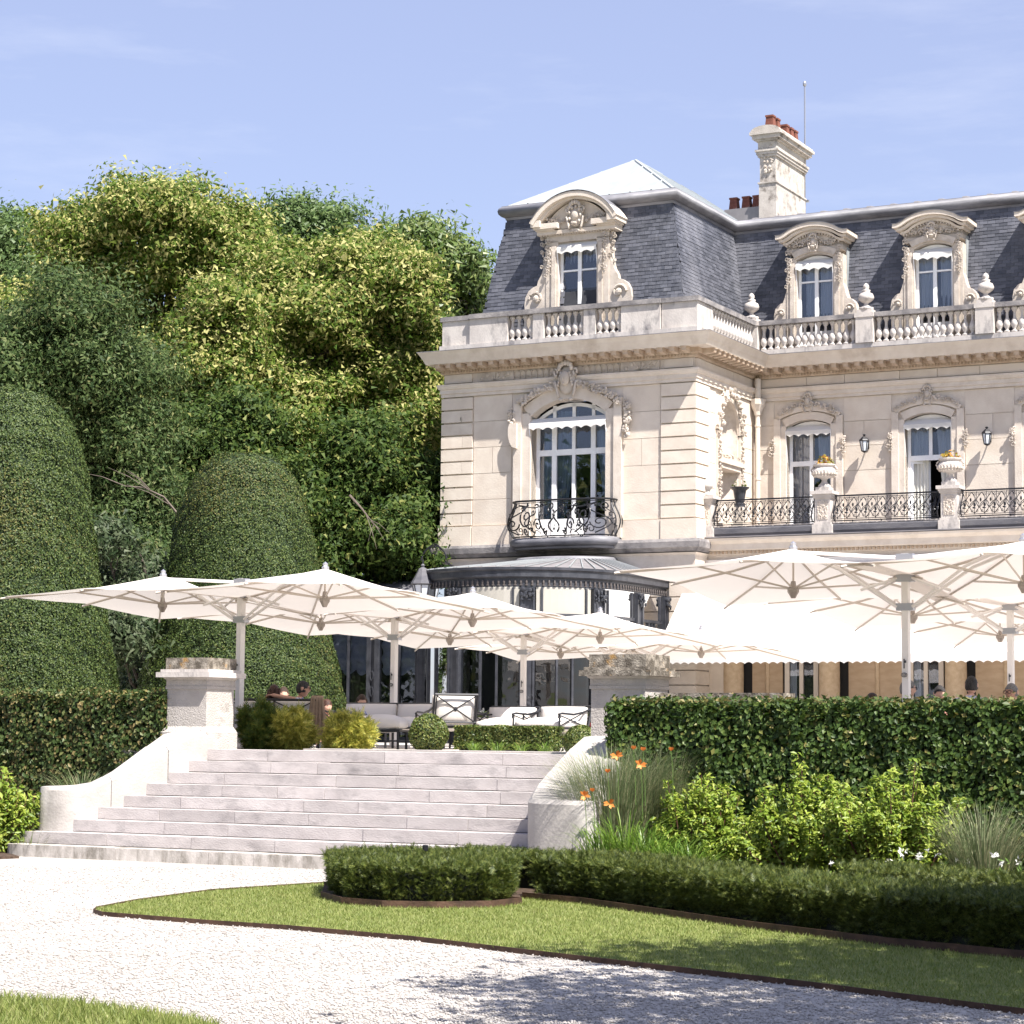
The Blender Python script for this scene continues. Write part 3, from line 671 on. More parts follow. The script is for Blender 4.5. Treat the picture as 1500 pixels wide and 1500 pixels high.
# main front windows
for k, ax in enumerate(AX):
    y = MB_+.20; x0, x1 = ax-.60, ax+.60; m = MB()
    frame_bars(m, x0, x1, 6.5, 9.56, y, [(ax,.09)] if k != 1 else [], [(8.62,.13)], .085)
    if k == 1: m.box(ax-.045, ax+.045, y, y+.06, 8.68, 9.5)
    m.prism([(x0, 9.5)] + [(x, 9.56+.16*(1-((x-ax)/.6)**2)) for x in np.linspace(x0, x1, 9)] + [(x1, 9.5)], y-.005, y+.06)
    if k != 1:
        for a_, b_2 in ((x0+.085, ax-.05), (ax+.05, x1-.085)): m.box(a_, b_2, y+.01, y+.05, 6.6, 7.0)
    win = m.build('window', M['white'], CH)
    for a_, b_2 in ((x0+.08, ax-.04), (ax+.04, x1-.08)):
        pane(win, a_, b_2, 8.68, 9.5, y+.03)
        if k != 1: pane(win, a_, b_2, 6.98, 8.57, y+.03)
    curtain(win, x0+.06, ax-.1, y+.16, 6.5, 9.5, 'sheer', amp=.025, wl=.09); curtain(win, ax+.1, x1-.04, y+.2, 6.5, 9.55, 'sheer', 'R')
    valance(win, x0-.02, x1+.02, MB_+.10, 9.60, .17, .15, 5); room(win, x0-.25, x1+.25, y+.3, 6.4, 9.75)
    if k == 1:                                             # casements standing open into the room
        for s, ang, hx in ((-1, .50, x0+.08), (1, -1.05, x1-.08)):
            q = MB(); w = .50; X0, X1 = (0, w) if s < 0 else (-w, 0)
            frame_bars(q, X0, X1, 0, 2.0, 0, [], [], .07, .05); q.box(X0+.07, X1-.07, .01, .04, .09, .48)
            leaf = q.build('casement', M['white'], win); leaf.location = (hx, y+.01, 6.56); leaf.rotation_euler = (0, 0, ang if s < 0 else ang)
            MB().box(X0+.06, X1-.06, .02, .028, .46, 1.95).build('casement_pane', M['glass'], win).matrix_local = leaf.matrix_local.copy()
            for o in (leaf,): pass
    m = MB()
    for s in (-1, 1):
        a_, b_2 = sorted((ax+s*.61, ax+s*.80)); m.box(a_, b_2, MB_-.05, MB_+.19, 6.45, 9.60)
        a_, b_2 = sorted((ax+s*.76, ax+s*.94)); m.box(a_, b_2, MB_-.09, MB_+.03, 6.45, 9.78 if False else 9.14); m.box(a_, b_2, MB_-.07, MB_+.03, 9.14, 9.80)
    m.arch(ax-.61, ax+.61, 9.58, .16, .20, MB_-.05, MB_+.19, 10); m.arch(ax-.82, ax+.82, 9.76, .20, .14, MB_-.07, MB_+.02, 10)
    sur = m.build('window_surround', M['stone_plain'], CH)
    for sg in (-1, 1): garland([(ax+sg*.78*t, MB_-.06, 10.12-.20*t*t) for t in np.linspace(.22, 1, 8)], 'garland', sur, .065, 4, 20+k+sg, .05)
    mascaron(sur, (ax, MB_-.07, 10.20), .52, 'shell', False)
    for s in (-1, 1): garland([(ax+s*.97, MB_-.05, z) for z in np.linspace(9.22, 8.85, 7)], 'flower_drop', sur, .055, 5, 40+k+s)

# niche on the return
m = MB(); by0, by1, zt = 1.55, 2.85, 9.25; byc = (by0+by1)/2; R = (by1-by0)/2
ring = MB()
for r0, r1, o in ((R, R+.16, .05), (R+.13, R+.24, .09)):
    pts = [(byc+rr*math.cos(t), zt+1.25*rr*math.sin(t)) for rr in (r0, r1) for t in np.linspace(0, math.pi, 13)]
    n = 13; q = MB(); V = []
    for (yy, zz) in pts: V += [(-.02, yy, zz), (o, yy, zz)]
    F = []
    for i in range(n-1):
        a_, b_2 = 2*i, 2*(n+i); F += [(a_+1, a_+3, b_2+3, b_2+1), (a_, b_2, b_2+2, a_+2), (a_, a_+2, a_+3, a_+1), (b_2, b_2+1, b_2+3, b_2+2)]
    ring.add(V, F)
for yy in (by0-.2, by1+.04): ring.box(-.02, .06, yy, yy+.16, 7.0, zt-.02)
ap = [(yy, zt+1.25*R*math.sqrt(max(0, 1-((yy-byc)/R)**2))) for yy in np.linspace(by0, by1, 17)]
ring.add([(-.02, yy, z_) for yy, zz in ap for z_ in (zz, 10.13)], [(2*i, 2*i+2, 2*i+3, 2*i+1) for i in range(16)])
ring.box(-.4, -.02, 1.5, by0, 7.0, 10.13).box(-.4, -.02, by1, 2.9, 7.0, 10.13).box(-.03, .0, 1.30, by0-.2, 7.0, 10.2).box(-.03, .0, by1+.2, 3.07, 7.0, 10.2)
nic = ring.build('niche', M['stone_plain'], CH)
V = []; F = []; n = 12
for j in range(n+1):
    ph = math.pi/2*j/n
    for i in range(n+1):
        t = math.pi*i/n; V.append((-.02-.42*math.sin(t)*math.sin(ph)*1.0 - .0, byc+R*math.cos(t), zt+1.25*R*math.sin(t)*math.cos(ph)))
for j in range(n):
    for i in range(n): a_ = j*(n+1)+i; F.append((a_, a_+1, a_+n+2, a_+n+1))
q = MB().add(V, F)
q.add([(-.02-.42*math.sin(math.pi*i/n), byc+R*math.cos(math.pi*i/n), z) for z in (7.0, zt) for i in range(n+1)], [(i, i+1, n+2+i, n+1+i) for i in range(n)])
q.build('niche_hollow', M['carved'], nic, smooth=True)
MB().box(-.3, .12, by0-.15, by1+.15, 8.42, 8.55).box(-.3, .07, by0, by1, 8.3, 8.42).build('niche_ledge', M['stone_plain'], nic)
garland([(.06, byc+(R+.15)*math.cos(t), zt+1.25*(R+.17)*math.sin(t)) for t in np.linspace(0, math.pi, 20)], 'garland', nic, .11, 3, 61, .1, 'b')
for yy in (by0-.12, by1+.12): garland([(.05, yy, z) for z in np.linspace(9.1, 7.6, 18)], 'flower_drop', nic, .065, 6, 62, .07, 'b')
garland([(-.1, byc+d, 8.62) for d in np.linspace(-.5, .5, 8)], 'carved_fruit', nic, .1, 3, 63, .2, 'b')
# downpipe in the corner
m = MB().tube([(.17,3.80,10.86),(.17,3.80,10.3)], .085, 10).lathe([(.09,0),(.11,.1),(.2,.28),(.21,.42)], 10, (.17,3.80,9.9)).tube([(.17,3.80,9.95),(.17,3.80,6.4)], .065, 10)
for z in (9.6, 8.2, 7.0): m.lathe([(.08,0),(.08,.05)], 10, (.17,3.80,z))
m.build('downpipe', M['pipe'], CH, smooth=False)

# ---- dormers
def dormer(ax, b0, kind):
    """stone dormer window; local x across, y into the roof"""
    zb, hw = 11.55, (.55 if kind == 'pav' else .50); zt = 14.16 if kind == 'pav' else 14.02
    jw = .34 if kind == 'pav' else .27
    m = MB()
    for s in (-1, 1):
        a_, b_2 = sorted((s*hw, s*(hw+jw))); m.box(a_, b_2, 0, .35, zb, zt+.05); m.box(a_+ (.04 if s<0 else .02), b_2-(.02 if s<0 else .04), .34, 1.1, zb, zt+.3)
        a_, b_2 = sorted((s*(hw+.05), s*(hw+.17))); m.box(a_, b_2, -.035, .01, zb, zt-.1)
    m.box(-hw-jw, hw+jw, 0, 1.1, zt+.16 if kind != 'pav' else zt, 14.45)
    if kind != 'pav': m.arch(-hw, hw, zt-.02, .13, .18, -.01, .4, 8)
    if kind != 'pav': m.arch(-hw-.04, hw+.04, zt+.02, .14, .16, -.05, .02, 10)
    d = m.build('dormer', M['carved'], CH); d.location = (ax, b0, 0)
    # pediment
    m = MB(); W = hw+jw+(.34 if kind == 'pav' else .20)
    if kind == 'pav':
        m.box(-W+.12, W-.12, -.10, .9, 14.36, 14.46); m.box(-W+.06, -W+.75, -.22, .3, 14.50, 14.64); m.box(W-.75, W-.06, -.22, .3, 14.50, 14.64)
        m.box(-W+.1, -W+.62, -.16, .3, 14.46, 14.5); m.box(W-.62, W-.1, -.16, .3, 14.46, 14.5)
        m.arch(-W+.1, W-.1, 14.60, .66, .13, -.30, .9, 18); m.arch(-W+.22, W-.22, 14.60, .60, .10, -.20, .5, 18)
        m.prism([(x, z) for x, z in [(-W+.3,14.5)]+[(xx, 14.62+.58*(1-(xx/(W-.3))**2)) for xx in np.linspace(-W+.3, W-.3, 13)]+[(W-.3,14.5)]], .0, .8)
        for s in (-1, 1):
            a_, b_2 = sorted((s*(W-.02), s*(W-.28))); m.box(a_, b_2, -.28, .6, 14.55, 14.72)
    else:
        def hood(z, out, th, x):      # flat ends rising to a segmental middle
            P = []
            for u in np.linspace(-1, 1, 17): P.append((x*u, z + (.27*(max(0, 1-(u/.80)**2))**.8)))
            poly = P + [(xx, zz+th) for xx, zz in reversed(P)]
            q = MB(); n = len(P); V = []
            for i in range(n):
                xx, zz = P[i]; V += [(xx, -out, zz), (xx, .9, zz), (xx, -out, zz+th), (xx, .9, zz+th)]
            F = []
            for i in range(n-1): a_ = 4*i; F += [(a_, a_+4, a_+6, a_+2), (a_+1, a_+3, a_+7, a_+5), (a_, a_+1, a_+5, a_+4), (a_+2, a_+6, a_+7, a_+3)]
            F += [(0,2,3,1), (4*n-4, 4*n-3, 4*n-1, 4*n-2)]
            m.add(V, F)
        m.prism([(-hw-jw, 14.30)] + [(x, 14.40+.24*(max(0, 1-(x/(hw+jw))**2))) for x in np.linspace(-hw-jw, hw+jw, 11)] + [(hw+jw, 14.30)], .0, .9)
        hood(14.40, .10, .07, W-.14); hood(14.471, .20, .07, W-.05); hood(14.542, .28, .10, W+.02)
    ped = m.build('pediment', M['stone_plain'], d)
    q = MB()
    if kind == 'pav':
        q.arch(-W+.06, W-.06, 14.74, .665, .012, -.32, .9, 18)
    else:
        for u in range(16):
            pass
        P = [((W+.03)*u, 14.645 + (.27*(max(0, 1-(u/.80)**2))**.8)) for u in np.linspace(-1, 1, 17)]
        V = []
        for xx, zz in P: V += [(xx, -.30, zz), (xx, .9, zz), (xx, -.30, zz+.012), (xx, .9, zz+.012)]
        F = []
        for i in range(16): a_ = 4*i; F += [(a_, a_+4, a_+6, a_+2), (a_+2, a_+6, a_+7, a_+3), (a_, a_+1, a_+5, a_+4)]
        q.add(V, F)
    q.build('pediment_flashing', M['lead'], d)
    m = MB()
    for i in range(int(2*(W-.2)/.075)):
        x = -W+.2+i*.075; z = 14.33 if kind == 'pav' else 14.355+.27*(max(0, 1-(x/(W-.14)/.80)**2))**.8*.98
        m.box(x, x+.04, -.07, 0.0, z, z+.05)
    m.build('dentil_course', M['carved'], d, kind='stuff')
    mascaron(d, (0, -.12, 14.78 if kind == 'pav' else 14.42), .80 if kind == 'pav' else .48, 'cartouche', False)
    for sg in (-1, 1):
        if kind == 'pav': garland([(sg*x, -.02, 14.74) for x in np.linspace(.3, .85, 6)], 'garland', d, .08, 4, 70+sg, .05)
        else: garland([(sg*x, -.02, 14.38+.06*(1-abs(x))) for x in np.linspace(.18, .52, 5)], 'garland', d, .06, 4, 72+int(ax)+sg, .04)
    for s in (-1, 1):
        garland([(s*(hw+jw*.72), -.03, z) for z in np.linspace(14.25, 13.3, 12)], 'leaf_drop', d, .06, 2, 80+s, .06)
        if kind == 'pav': garland([(s*(hw+jw+.1), .12, z) for z in np.linspace(14.3, 13.5, 9)], 'leaf_drop', d, .07, 2, 83+s, .1)
        # scroll buttress at the foot
        if kind == 'pav': P = [(0,zb),(.58,zb),(.60,12.3),(.63,12.6),(.60,12.80),(.51,12.96),(.38,13.05),(.27,13.08),(.24,13.2),(.14,13.36),(.06,13.6),(.03,13.9),(0,14.1)]
        else: P = [(0,zb),(.34,zb),(.35,12.3),(.37,12.55),(.33,12.75),(.22,12.87),(.12,12.9),(.06,13.05),(0,13.3)]
        q = MB(); pts = [(s*(hw+jw+x), z) for x, z in P]; q.prism(pts if s > 0 else pts[::-1], .02, .34)
        cx = s*(hw+jw+(.28 if kind == 'pav' else .16)); cz = 12.74 if kind == 'pav' else 12.62
        r1 = .21 if kind == 'pav' else .13
        q.tube([(cx+s*r1*(1-t/7.5)*math.cos(t), 0, cz+r1*(1-t/7.5)*math.sin(t)) for t in np.linspace(0, 6.4, 22)], .035 if kind == 'pav' else .022, 5)
        q.blob((cx, -.01, cz), (.09 if kind == 'pav' else .05,.05,.09 if kind == 'pav' else .05), 8, 5)
        q.build('scroll_buttress', M['carved'], d)
    # lead cheeks
    MB().box(hw+jw-.01, hw+jw+.02, .3, 1.05, zb, 14.3).box(-hw-jw-.02, -hw-jw+.01, .3, 1.05, zb, 14.3).build('cheek', M['zinc'], d)
    m = MB(); y = .16; frame_bars(m, -hw, hw, zb, zt+(.0 if kind == 'pav' else -.06), y, [(0,.10)], [(13.42,.045)], .075)
    m.box(-hw+.07, -.05, y+.01, y+.05, zb, zb+.55); m.box(.05, hw-.07, y+.01, y+.05, zb, zb+.55)
    if kind != 'pav': m.prism([(-hw, zt-.08)]+[(x, zt-.06+.15*(1-(x/hw)**2)) for x in np.linspace(-hw, hw, 9)]+[(hw, zt-.08)], y+.005, y+.06)
    wf = m.build('window_frame', M['white'], d)
    for a_, b_2 in ((-hw+.07, -.045), (.045, hw-.07)):
        for za, zb2 in ((zb+.5, 13.40), (13.44, zt-.07)): pane(d, a_, b_2, za, zb2, y+.03)
    if ax == AX[1]+.12: curtain(d, -hw+.05, -.05, y+.14, zb, zt, 'sheer', amp=.02, wl=.1); curtain(d, .1, hw, y+.16, zb, zt, 'sheer', amp=.03, wl=.12)
    else: curtain(d, -hw+.16, -.06, y+.14, zb, zt, 'sheer', amp=.02, wl=.1); curtain(d, .06, hw-.06, y+.14, zb, zt, 'sheer', amp=.02, wl=.1)
    valance(d, -hw-.01, hw+.01, .10, zt-.02, .16, .17, 4)
    room(d, -hw-.15, hw+.15, y+.24, zb-.05, zt+.1, .9)
    return d
dormer(PX+.10, .22, 'pav')
for ax in AX: dormer(ax+.12, MB_+.16, 'main')
# ================================================================== BALCONIES, LOGGIA, CONSERVATORY
def spiral(c, r0, turns, a0, sgn, n=16, rmin=.12):
    return [(c[0]+r0*(1-(1-rmin)*t)*math.cos(a0+sgn*turns*6.283*t), c[1]+r0*(1-(1-rmin)*t)*math.sin(a0+sgn*turns*6.283*t)) for t in np.linspace(0, 1, n)]
# ---- bowed iron balcony of the pavilion
slab_c = (PX, 0)
def bow(u, off=0):               # u in [-1,1] along the front plan, rounded ends
    w, d = 1.38, .62
    s = abs(u); k = 1 if u >= 0 else -1
    if s < .72: return (PX + k*s/.72*(w-.42), -d-off-.05*math.cos(s/.72*1.57))
    t = (s-.72)/.28*math.pi/2
    return (PX + k*(w-.42+(.42+off)*math.sin(t)), -d+.42-(.42+off)*math.cos(t))
us = np.linspace(-1, 1, 33)
outl = [(PX-1.43, .05)] + [bow(u) for u in us] + [(PX+1.43, .05)]
blc = MB().slab(outl, 6.28, 6.44).build('balcony', M['lead'], CH)
MB().tube([(p[0], p[1], 6.36) for p in outl], .115, 8).tube([(p[0]*.97+PX*.03, p[1]*.9, 6.22) for p in outl], .05, 6).build('balcony_roll', M['lead'], blc, smooth=True)
H0, H1 = 6.50, 7.40
def belly(v): return .02 + .20*math.sin(min(1, max(0, (v-.0)/.95))*math.pi)**1.2*(1.15-.75*v) - .04*v
def onrail(u, v):
    p = bow(u, belly(v)); q = bow(u, 0); e = 0
    if abs(u) >= .999: return (p[0], p[1], H0+(H1-H0)*v)
    return (p[0], p[1], H0+(H1-H0)*v)
m = MB()
m.tube([(bow(u, .03)[0], bow(u, .03)[1], H1) for u in us], .026, 6); m.tube([(bow(u, .02)[0], bow(u, .02)[1], H0) for u in us], .018, 5); m.tube([(bow(u, .0)[0], bow(u, .0)[1], H1-.05) for u in us], .012, 4)
for u in (-1, -.94, .94, 1):
    m.tube([onrail(u, v) for v in np.linspace(0, 1, 10)], .02, 5)
for u in (-1, 1):
    for dy in (.12, .26):
        m.tube([(onrail(u, v)[0], onrail(u, v)[1]+dy, onrail(u, v)[2]) for v in np.linspace(0, 1, 10)], .016, 5)
    m.tube([(bow(u, .03)[0], bow(u,.03)[1]+y, H1) for y in (0, .3)], .026, 5); m.tube([(bow(u, .02)[0], bow(u,.02)[1]+y, H0) for y in (0, .3)], .018, 5)
for u in np.linspace(-.9, .9, 6): m.tube([(bow(u,0)[0], bow(u,0)[1], 6.43), (bow(u,0)[0], bow(u,0)[1], H0)], .014, 4)
def scr(pts, r=.013): m.tube([onrail(u, v) for u, v in pts], r*1.45, 4)
A_ = .40                                                              # u-to-v aspect
def sp(cu, cv, r, turns, a0, sg, rr=.014): scr([(cu+(x-cu)*A_, y) for x, y in [(cu+p[0], cv+p[1]) for p in spiral((0,0), r, turns, a0, sg, 22)]], rr)
for s in (-1, 1):
    sp(s*.60, .52, .36, 1.5, 1.57 if s > 0 else 1.57, -s, .016); sp(s*.80, .34, .19, 1.4, 0 if s < 0 else 3.14, s); sp(s*.34, .30, .2, 1.5, 3.14 if s < 0 else 0, s)
    sp(s*.10, .80, .16, 1.4, -1.57, s); sp(s*.86, .80, .14, 1.4, -1.57, -s); sp(s*.62, .14, .12, 1.3, 0, s); sp(s*.20, .1, .1, 1.2, 1.5, -s)
    scr([(s*(.46-.30*t), .86-.72*t+.18*math.sin(t*6.28)) for t in np.linspace(0, 1, 14)], .016); scr([(s*(.16+.62*t), .90-.10*math.sin(t*3.14)) for t in np.linspace(0, 1, 10)])
    scr([(s*(.76+.14*math.sin(t*5)), .05+.9*t) for t in np.linspace(0, 1, 12)]); scr([(s*(.05+.06*math.sin(t*6.28)), .10+.62*t) for t in np.linspace(0, 1, 12)], .016)
    scr([(s*(.40+.22*math.sin(t*3.1)), .08+.55*t) for t in np.linspace(0, 1, 10)])
for s in (-1, 1):
    sp(s*.46, .66, .14, 1.3, 1.5, s, .010); sp(s*.72, .16, .13, 1.3, 3.1, -s, .010); sp(s*.30, .58, .12, 1.2, 0, -s, .010); sp(s*.90, .55, .15, 1.3, 3.1, s, .010); sp(s*.52, .30, .12, 1.2, 1.2, s, .010)
    scr([(s*(.30+.3*t), .06+.10*math.sin(t*6.28)) for t in np.linspace(0, 1, 12)], .009); scr([(s*(.64+.3*t), .70+.16*math.sin(t*4)) for t in np.linspace(0, 1, 12)], .009)
g = random.Random(8)
for k in range(46):
    u, v = g.choice([(-.16,.62),(.16,.62),(0,.5),(-.72,.80),(.72,.78),(-.5,.2),(.5,.2),(0,.2),(-.33,.86),(.33,.86),(-.92,.3),(.92,.3),(-.95,.6)])
    p = onrail(u+g.uniform(-.05,.05), v+g.uniform(-.08,.08)); m.blob((p[0], p[1]-.01, p[2]), (g.uniform(.015,.04), .015, g.uniform(.015,.04)), 5, 3)
m.build('balcony_railing', M['iron'], blc)

# ---- first-floor terrace over the loggia: entablature, parapet base, pedestals, iron railings
ent = MB().sweep([(-.9,5.62),(0,5.62),(0,5.86),(.03,5.87),(.03,6.0),(.09,6.02),(.09,6.10),(.26,6.12),(.28,6.26),(.38,6.34),(.40,6.395),(-.9,6.41)], [((.03,.8),(0,-1)), ((MEND,.8),(0,-1))]).build('loggia_entablature', M['stone_plain'], CH)
m = MB()
for i in range(int(12.4/.105)): m.box(.12+i*.105, .17+i*.105, .66, .72, 6.03, 6.095)
m.build('dentil_course', M['modillion'], CH, kind='stuff')
MB().box(.03, MEND, .405, 4.0, 6.412, 6.44).build('terrace_flashing', M['zinc_dull'], CH)
m = MB(); m2 = MB()
ped_a = [0.0, 3.1, 6.22, 9.34]
for k, a in enumerate(ped_a):
    a0, a1 = a+.21 if k else .24, (ped_a[k+1]-.21 if k < 3 else MEND)
    m.sweep([(-.2,6.442),(.02,6.442),(.02,6.48),(.05,6.52),(.05,6.64),(.02,6.68),(-.2,6.68)], [((a0,.62),(0,-1)), ((a1,.62),(0,-1))])
    m2.box(a0, a1, .58, .84, 6.682, 6.705)
m.build('parapet_base', M['stained'], CH); m2.build('parapet_coping', M['weathered'], CH)
tp = MB().box(-.25,.25,-.18,.22,0,.22).box(-.22,.22,-.15,.2,.221,.27).box(-.195,.195,-.125,.185,.271,.86).box(-.225,.225,-.16,.21,.861,.90).box(-.245,.245,-.18,.23,.901,.95).box(-.285,.285,-.22,.27,.951,1.03)
tp_me = tp.mesh('terrace_pedestal', M['weathered']); g = random.Random(5)
carv = MB().box(-.13,.13,-.135,-.11,.34,.80)
for k in range(60): carv.blob((g.uniform(-.12,.12), -.137, g.uniform(.36,.79)), (g.uniform(.01,.03),.018,g.uniform(.01,.04)), 5, 3)
carv_me = carv.mesh('pedestal_carving', M['carved'])
for k, a in enumerate(ped_a):
    q = link('terrace_pedestal', tp_me, CH, (a+.02 if k == 0 else a, .66, 6.442)); link('pedestal_carving', carv_me, q)
def rail_panel(a0, a1):
    m = MB(); z0, z1 = 6.74, 7.36
    def P(x, v): return (x, .70-.14*math.sin(min(1,v*1.15)*math.pi)**1.0*(1-v)*1.5+.05*v-.10*(1-v)**2, z0+(z1-z0)*v)
    m.tube([P(a0,1), P(a1,1)], .026, 4); m.tube([P(a0,.92), P(a1,.92)], .010, 4); m.tube([P(a0,0), P(a1,0)], .018, 4); m.tube([P(a0,.07), P(a1,.07)], .010, 4)
    for x in (a0+.03, a1-.03): m.tube([P(x, v) for v in np.linspace(0, 1, 7)], .017, 4)
    n = round((a1-a0)/.235); w = (a1-a0)/n
    for i in range(n):
        c = a0+w*(i+.5)
        m.tube([P(c, v) for v in np.linspace(.05, .95, 7)], .009, 4)
        for s in (-1, 1):
            m.tube([P(c+s*w*.46*math.sin(t*3.14)**.8, .10+.52*t) for t in np.linspace(0, 1, 9)], .010, 4)
            m.tube([P(c+s*w*(.5-.42*math.sin(t*3.14)), .30+.62*t) for t in np.linspace(0, 1, 9)], .010, 4)
            m.tube([P(c+s*(w*.22+p[0]), .84+p[1]*1.6) for p in spiral((0,0), .042, 1.2, -1.5, s, 8)], .008, 4)
            m.tube([P(c+s*(w*.25+p[0]), .17+p[1]*1.6) for p in spiral((0,0), .040, 1.2, 1.5, -s, 8)], .008, 4)
        m.blob(P(c, .42), (.032,.02,.05), 6, 4); m.blob(P(c+w/2, .62), (.024,.02,.05), 6, 4); m.blob(P(c, .30), (.05,.02,.024), 6, 4)
        if i % 3 == 1: m.tube([P(c+w/2,.02), (P(c,0)[0]+w/2, .66, 6.70)], .012, 4)
    return m.build('terrace_railing', M['iron'], CH)
for k in range(3): rail_panel(ped_a[k]+.25, ped_a[k+1]-.25)
rail_panel(ped_a[3]+.25, MEND)

# ---- loggia behind the awning: columns, ochre panels, glazed doors
LB = 1.25
m = MB().box(0, MEND, LB+.03, LB+.3, 1.34, 5.7).box(.0, .55, .85, LB+.03, 1.34, 5.65)
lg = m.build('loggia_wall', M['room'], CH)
stone_block(lg, .02, .50, .83, .85, 1.36, 5.6, 'stone')
col_me = MB().lathe([(.30,0),(.30,.12),(.25,.18),(.255,1.6),(.235,3.8),(.27,3.86),(.30,3.95),(.30,4.05)], 16).mesh('column', M['column'], True)
for a in (.62, 3.1, 6.22, 9.34): link('column', col_me, CH, (a, .98, 1.45))
for k in range(3):
    s = (.62, 3.1, 6.22)[k]; e = (3.1, 6.22, 9.34)[k]
    doorw = .86; d0 = e-.36-doorw
    xs = [s+.40, s+.40+(d0-s-.45)*.48, s+.40+(d0-s-.45)*.52, d0-.06]
    for p0, p1 in ((xs[0], xs[1]), (xs[2], xs[3])):
        stone_block(lg, p0, p1-.01, LB-.02, LB+.03, 1.36, 5.6, 'wall_panel', 'panel')
    MB().tube([((xs[1]+xs[2])/2, LB-.03, 1.35), ((xs[1]+xs[2])/2, LB-.03, 5.6)], .05, 8).build('panel_post', M['column'], lg)
    q = MB(); frame_bars(q, d0, d0+doorw, 1.36, 4.6, LB-.06, [(d0+doorw/2,.10)], [(3.62,.12)], .12)
    for c in (d0+.12, d0+doorw/2-.05, d0+doorw/2+.05, d0+doorw-.12):
        for zz in (3.56, ): q.box(c-.05, c+.05, LB-.055, LB-.01, zz-.08, zz)
    dr = q.build('glazed_door', M['pipe'], CH)
    for p0, p1 in ((d0+.12, d0+doorw/2-.05), (d0+doorw/2+.05, d0+doorw-.12)): pane(dr, p0, p1, 1.55, 3.56, LB-.03); pane(dr, p0, p1, 3.68, 4.5, LB-.03)
    curtain(dr, d0+.13, d0+.30, LB+.0, 1.4, 3.5, 'sheer', amp=.015, wl=.06)

# ---- awning stretched over the loggia front
aw = thing('awning', 'wide white canvas awning with scalloped edge sloping from the loggia front', 'awning', OB, -TH)
A0, A1 = -.32, MEND; T_, Bz = (.72, 5.80), (-1.72, 3.46)
m = MB(); nx, ny = 60, 8; V = []
for j in range(ny+1):
    for i in range(nx+1):
        t = j/ny; V.append((A0+(A1-A0)*i/nx, T_[0]+(Bz[0]-T_[0])*t, T_[1]+(Bz[1]-T_[1])*t-.05*math.sin(math.pi*t)))
m.add(V, [(j*(nx+1)+i, j*(nx+1)+i+1, (j+1)*(nx+1)+i+1, (j+1)*(nx+1)+i) for j in range(ny) for i in range(nx)])
m.build('awning_canvas', M['awning'], aw, smooth=True)
m = MB(); V = []; n = int((A1-A0)/.20)*6
for i in range(n+1):
    x = A0+(A1-A0)*i/n; d = .24-.045*abs(math.cos(math.pi*i/6)); V += [(x, Bz[0]-.05, Bz[1]-.07), (x, Bz[0]-.055+.006*math.sin(x*7), Bz[1]-.07-d+.09)]
m.add(V, [(2*i, 2*i+2, 2*i+3, 2*i+1) for i in range(n)]); m.build('awning_valance', M['awning'], aw)
MB().box(A0, A1, Bz[0]-.05, Bz[0]+.04, Bz[1]-.07, Bz[1]+.005).build('front_bar', M['pole'], aw)
MB().box(A0, A1, T_[0]-.02, T_[0]+.14, T_[1]-.08, T_[1]+.09).build('awning_cassette', M['pole'], aw)
for a in (.3, 3.4, 6.6, 9.8): MB().tube([(a, .85, 4.9), (a+.5, -.5, 4.2), (a, Bz[0], Bz[1]-.03)], .03, 6).build('awning_arm', M['pole'], aw)

M['dark_hub0'] = mat_plain('brown cast ornament', (.085,.072,.068), .5)
M['blind'] = mat_cloth('cream roller blind', (.56,.53,.47), .1)
# ---- conservatory: bowed glass front under the balcony, with a glazed gallery to its left
CS = thing('conservatory', 'bowed black iron and glass conservatory with fan ribbed zinc roof', 'conservatory', OB, -TH)
CR, CBK = 2.62, -2.40; ca = -3.36
def cpt(t, r=CR):            # t: 0 right end at the wall, 1 left end
    Ls, La = -CBK, math.pi*r; tot = 2*Ls+La; s = t*tot
    if s < Ls: return (ca+r, -s), (1, 0)
    if s < Ls+La:
        w = (s-Ls)/r; return (ca+r*math.cos(w), CBK-r*math.sin(w)), (math.cos(w), -math.sin(w))
    return (ca-r, CBK+(s-Ls-La)), (-1, 0)
ts = np.linspace(0, 1, 49); cpath = [cpt(t) for t in ts]
EZ = 5.40
MB().sweep([(-.25,EZ-.04),(.10,EZ),(.10,EZ-.06),(.06,EZ-.09),(.06,EZ-.22),(.02,EZ-.25),(-.02,EZ-.26),(-.02,EZ-.46),(-.12,EZ-.47)], cpath).build('eaves_band', M['iron_paint'], CS)
m = MB(); tot = 2*2.35+math.pi*CR
for i in range(int(tot/.13)):
    (x, y_), (nx_, ny_) = cpt((i+.5)*.13/tot); rot = Matrix.Rotation(math.atan2(ny_, nx_)+math.pi/2, 3, 'Z')
    m.blob((x+nx_*.0, y_+ny_*.0, EZ-.35), (.028,.02,.06), 6, 4, rot); m.blob((x+nx_*.01, y_+ny_*.01, EZ-.415), (.045,.02,.018), 6, 3, rot)
m.build('eaves_ornament', M['dark_hub0'], CS, kind='stuff')
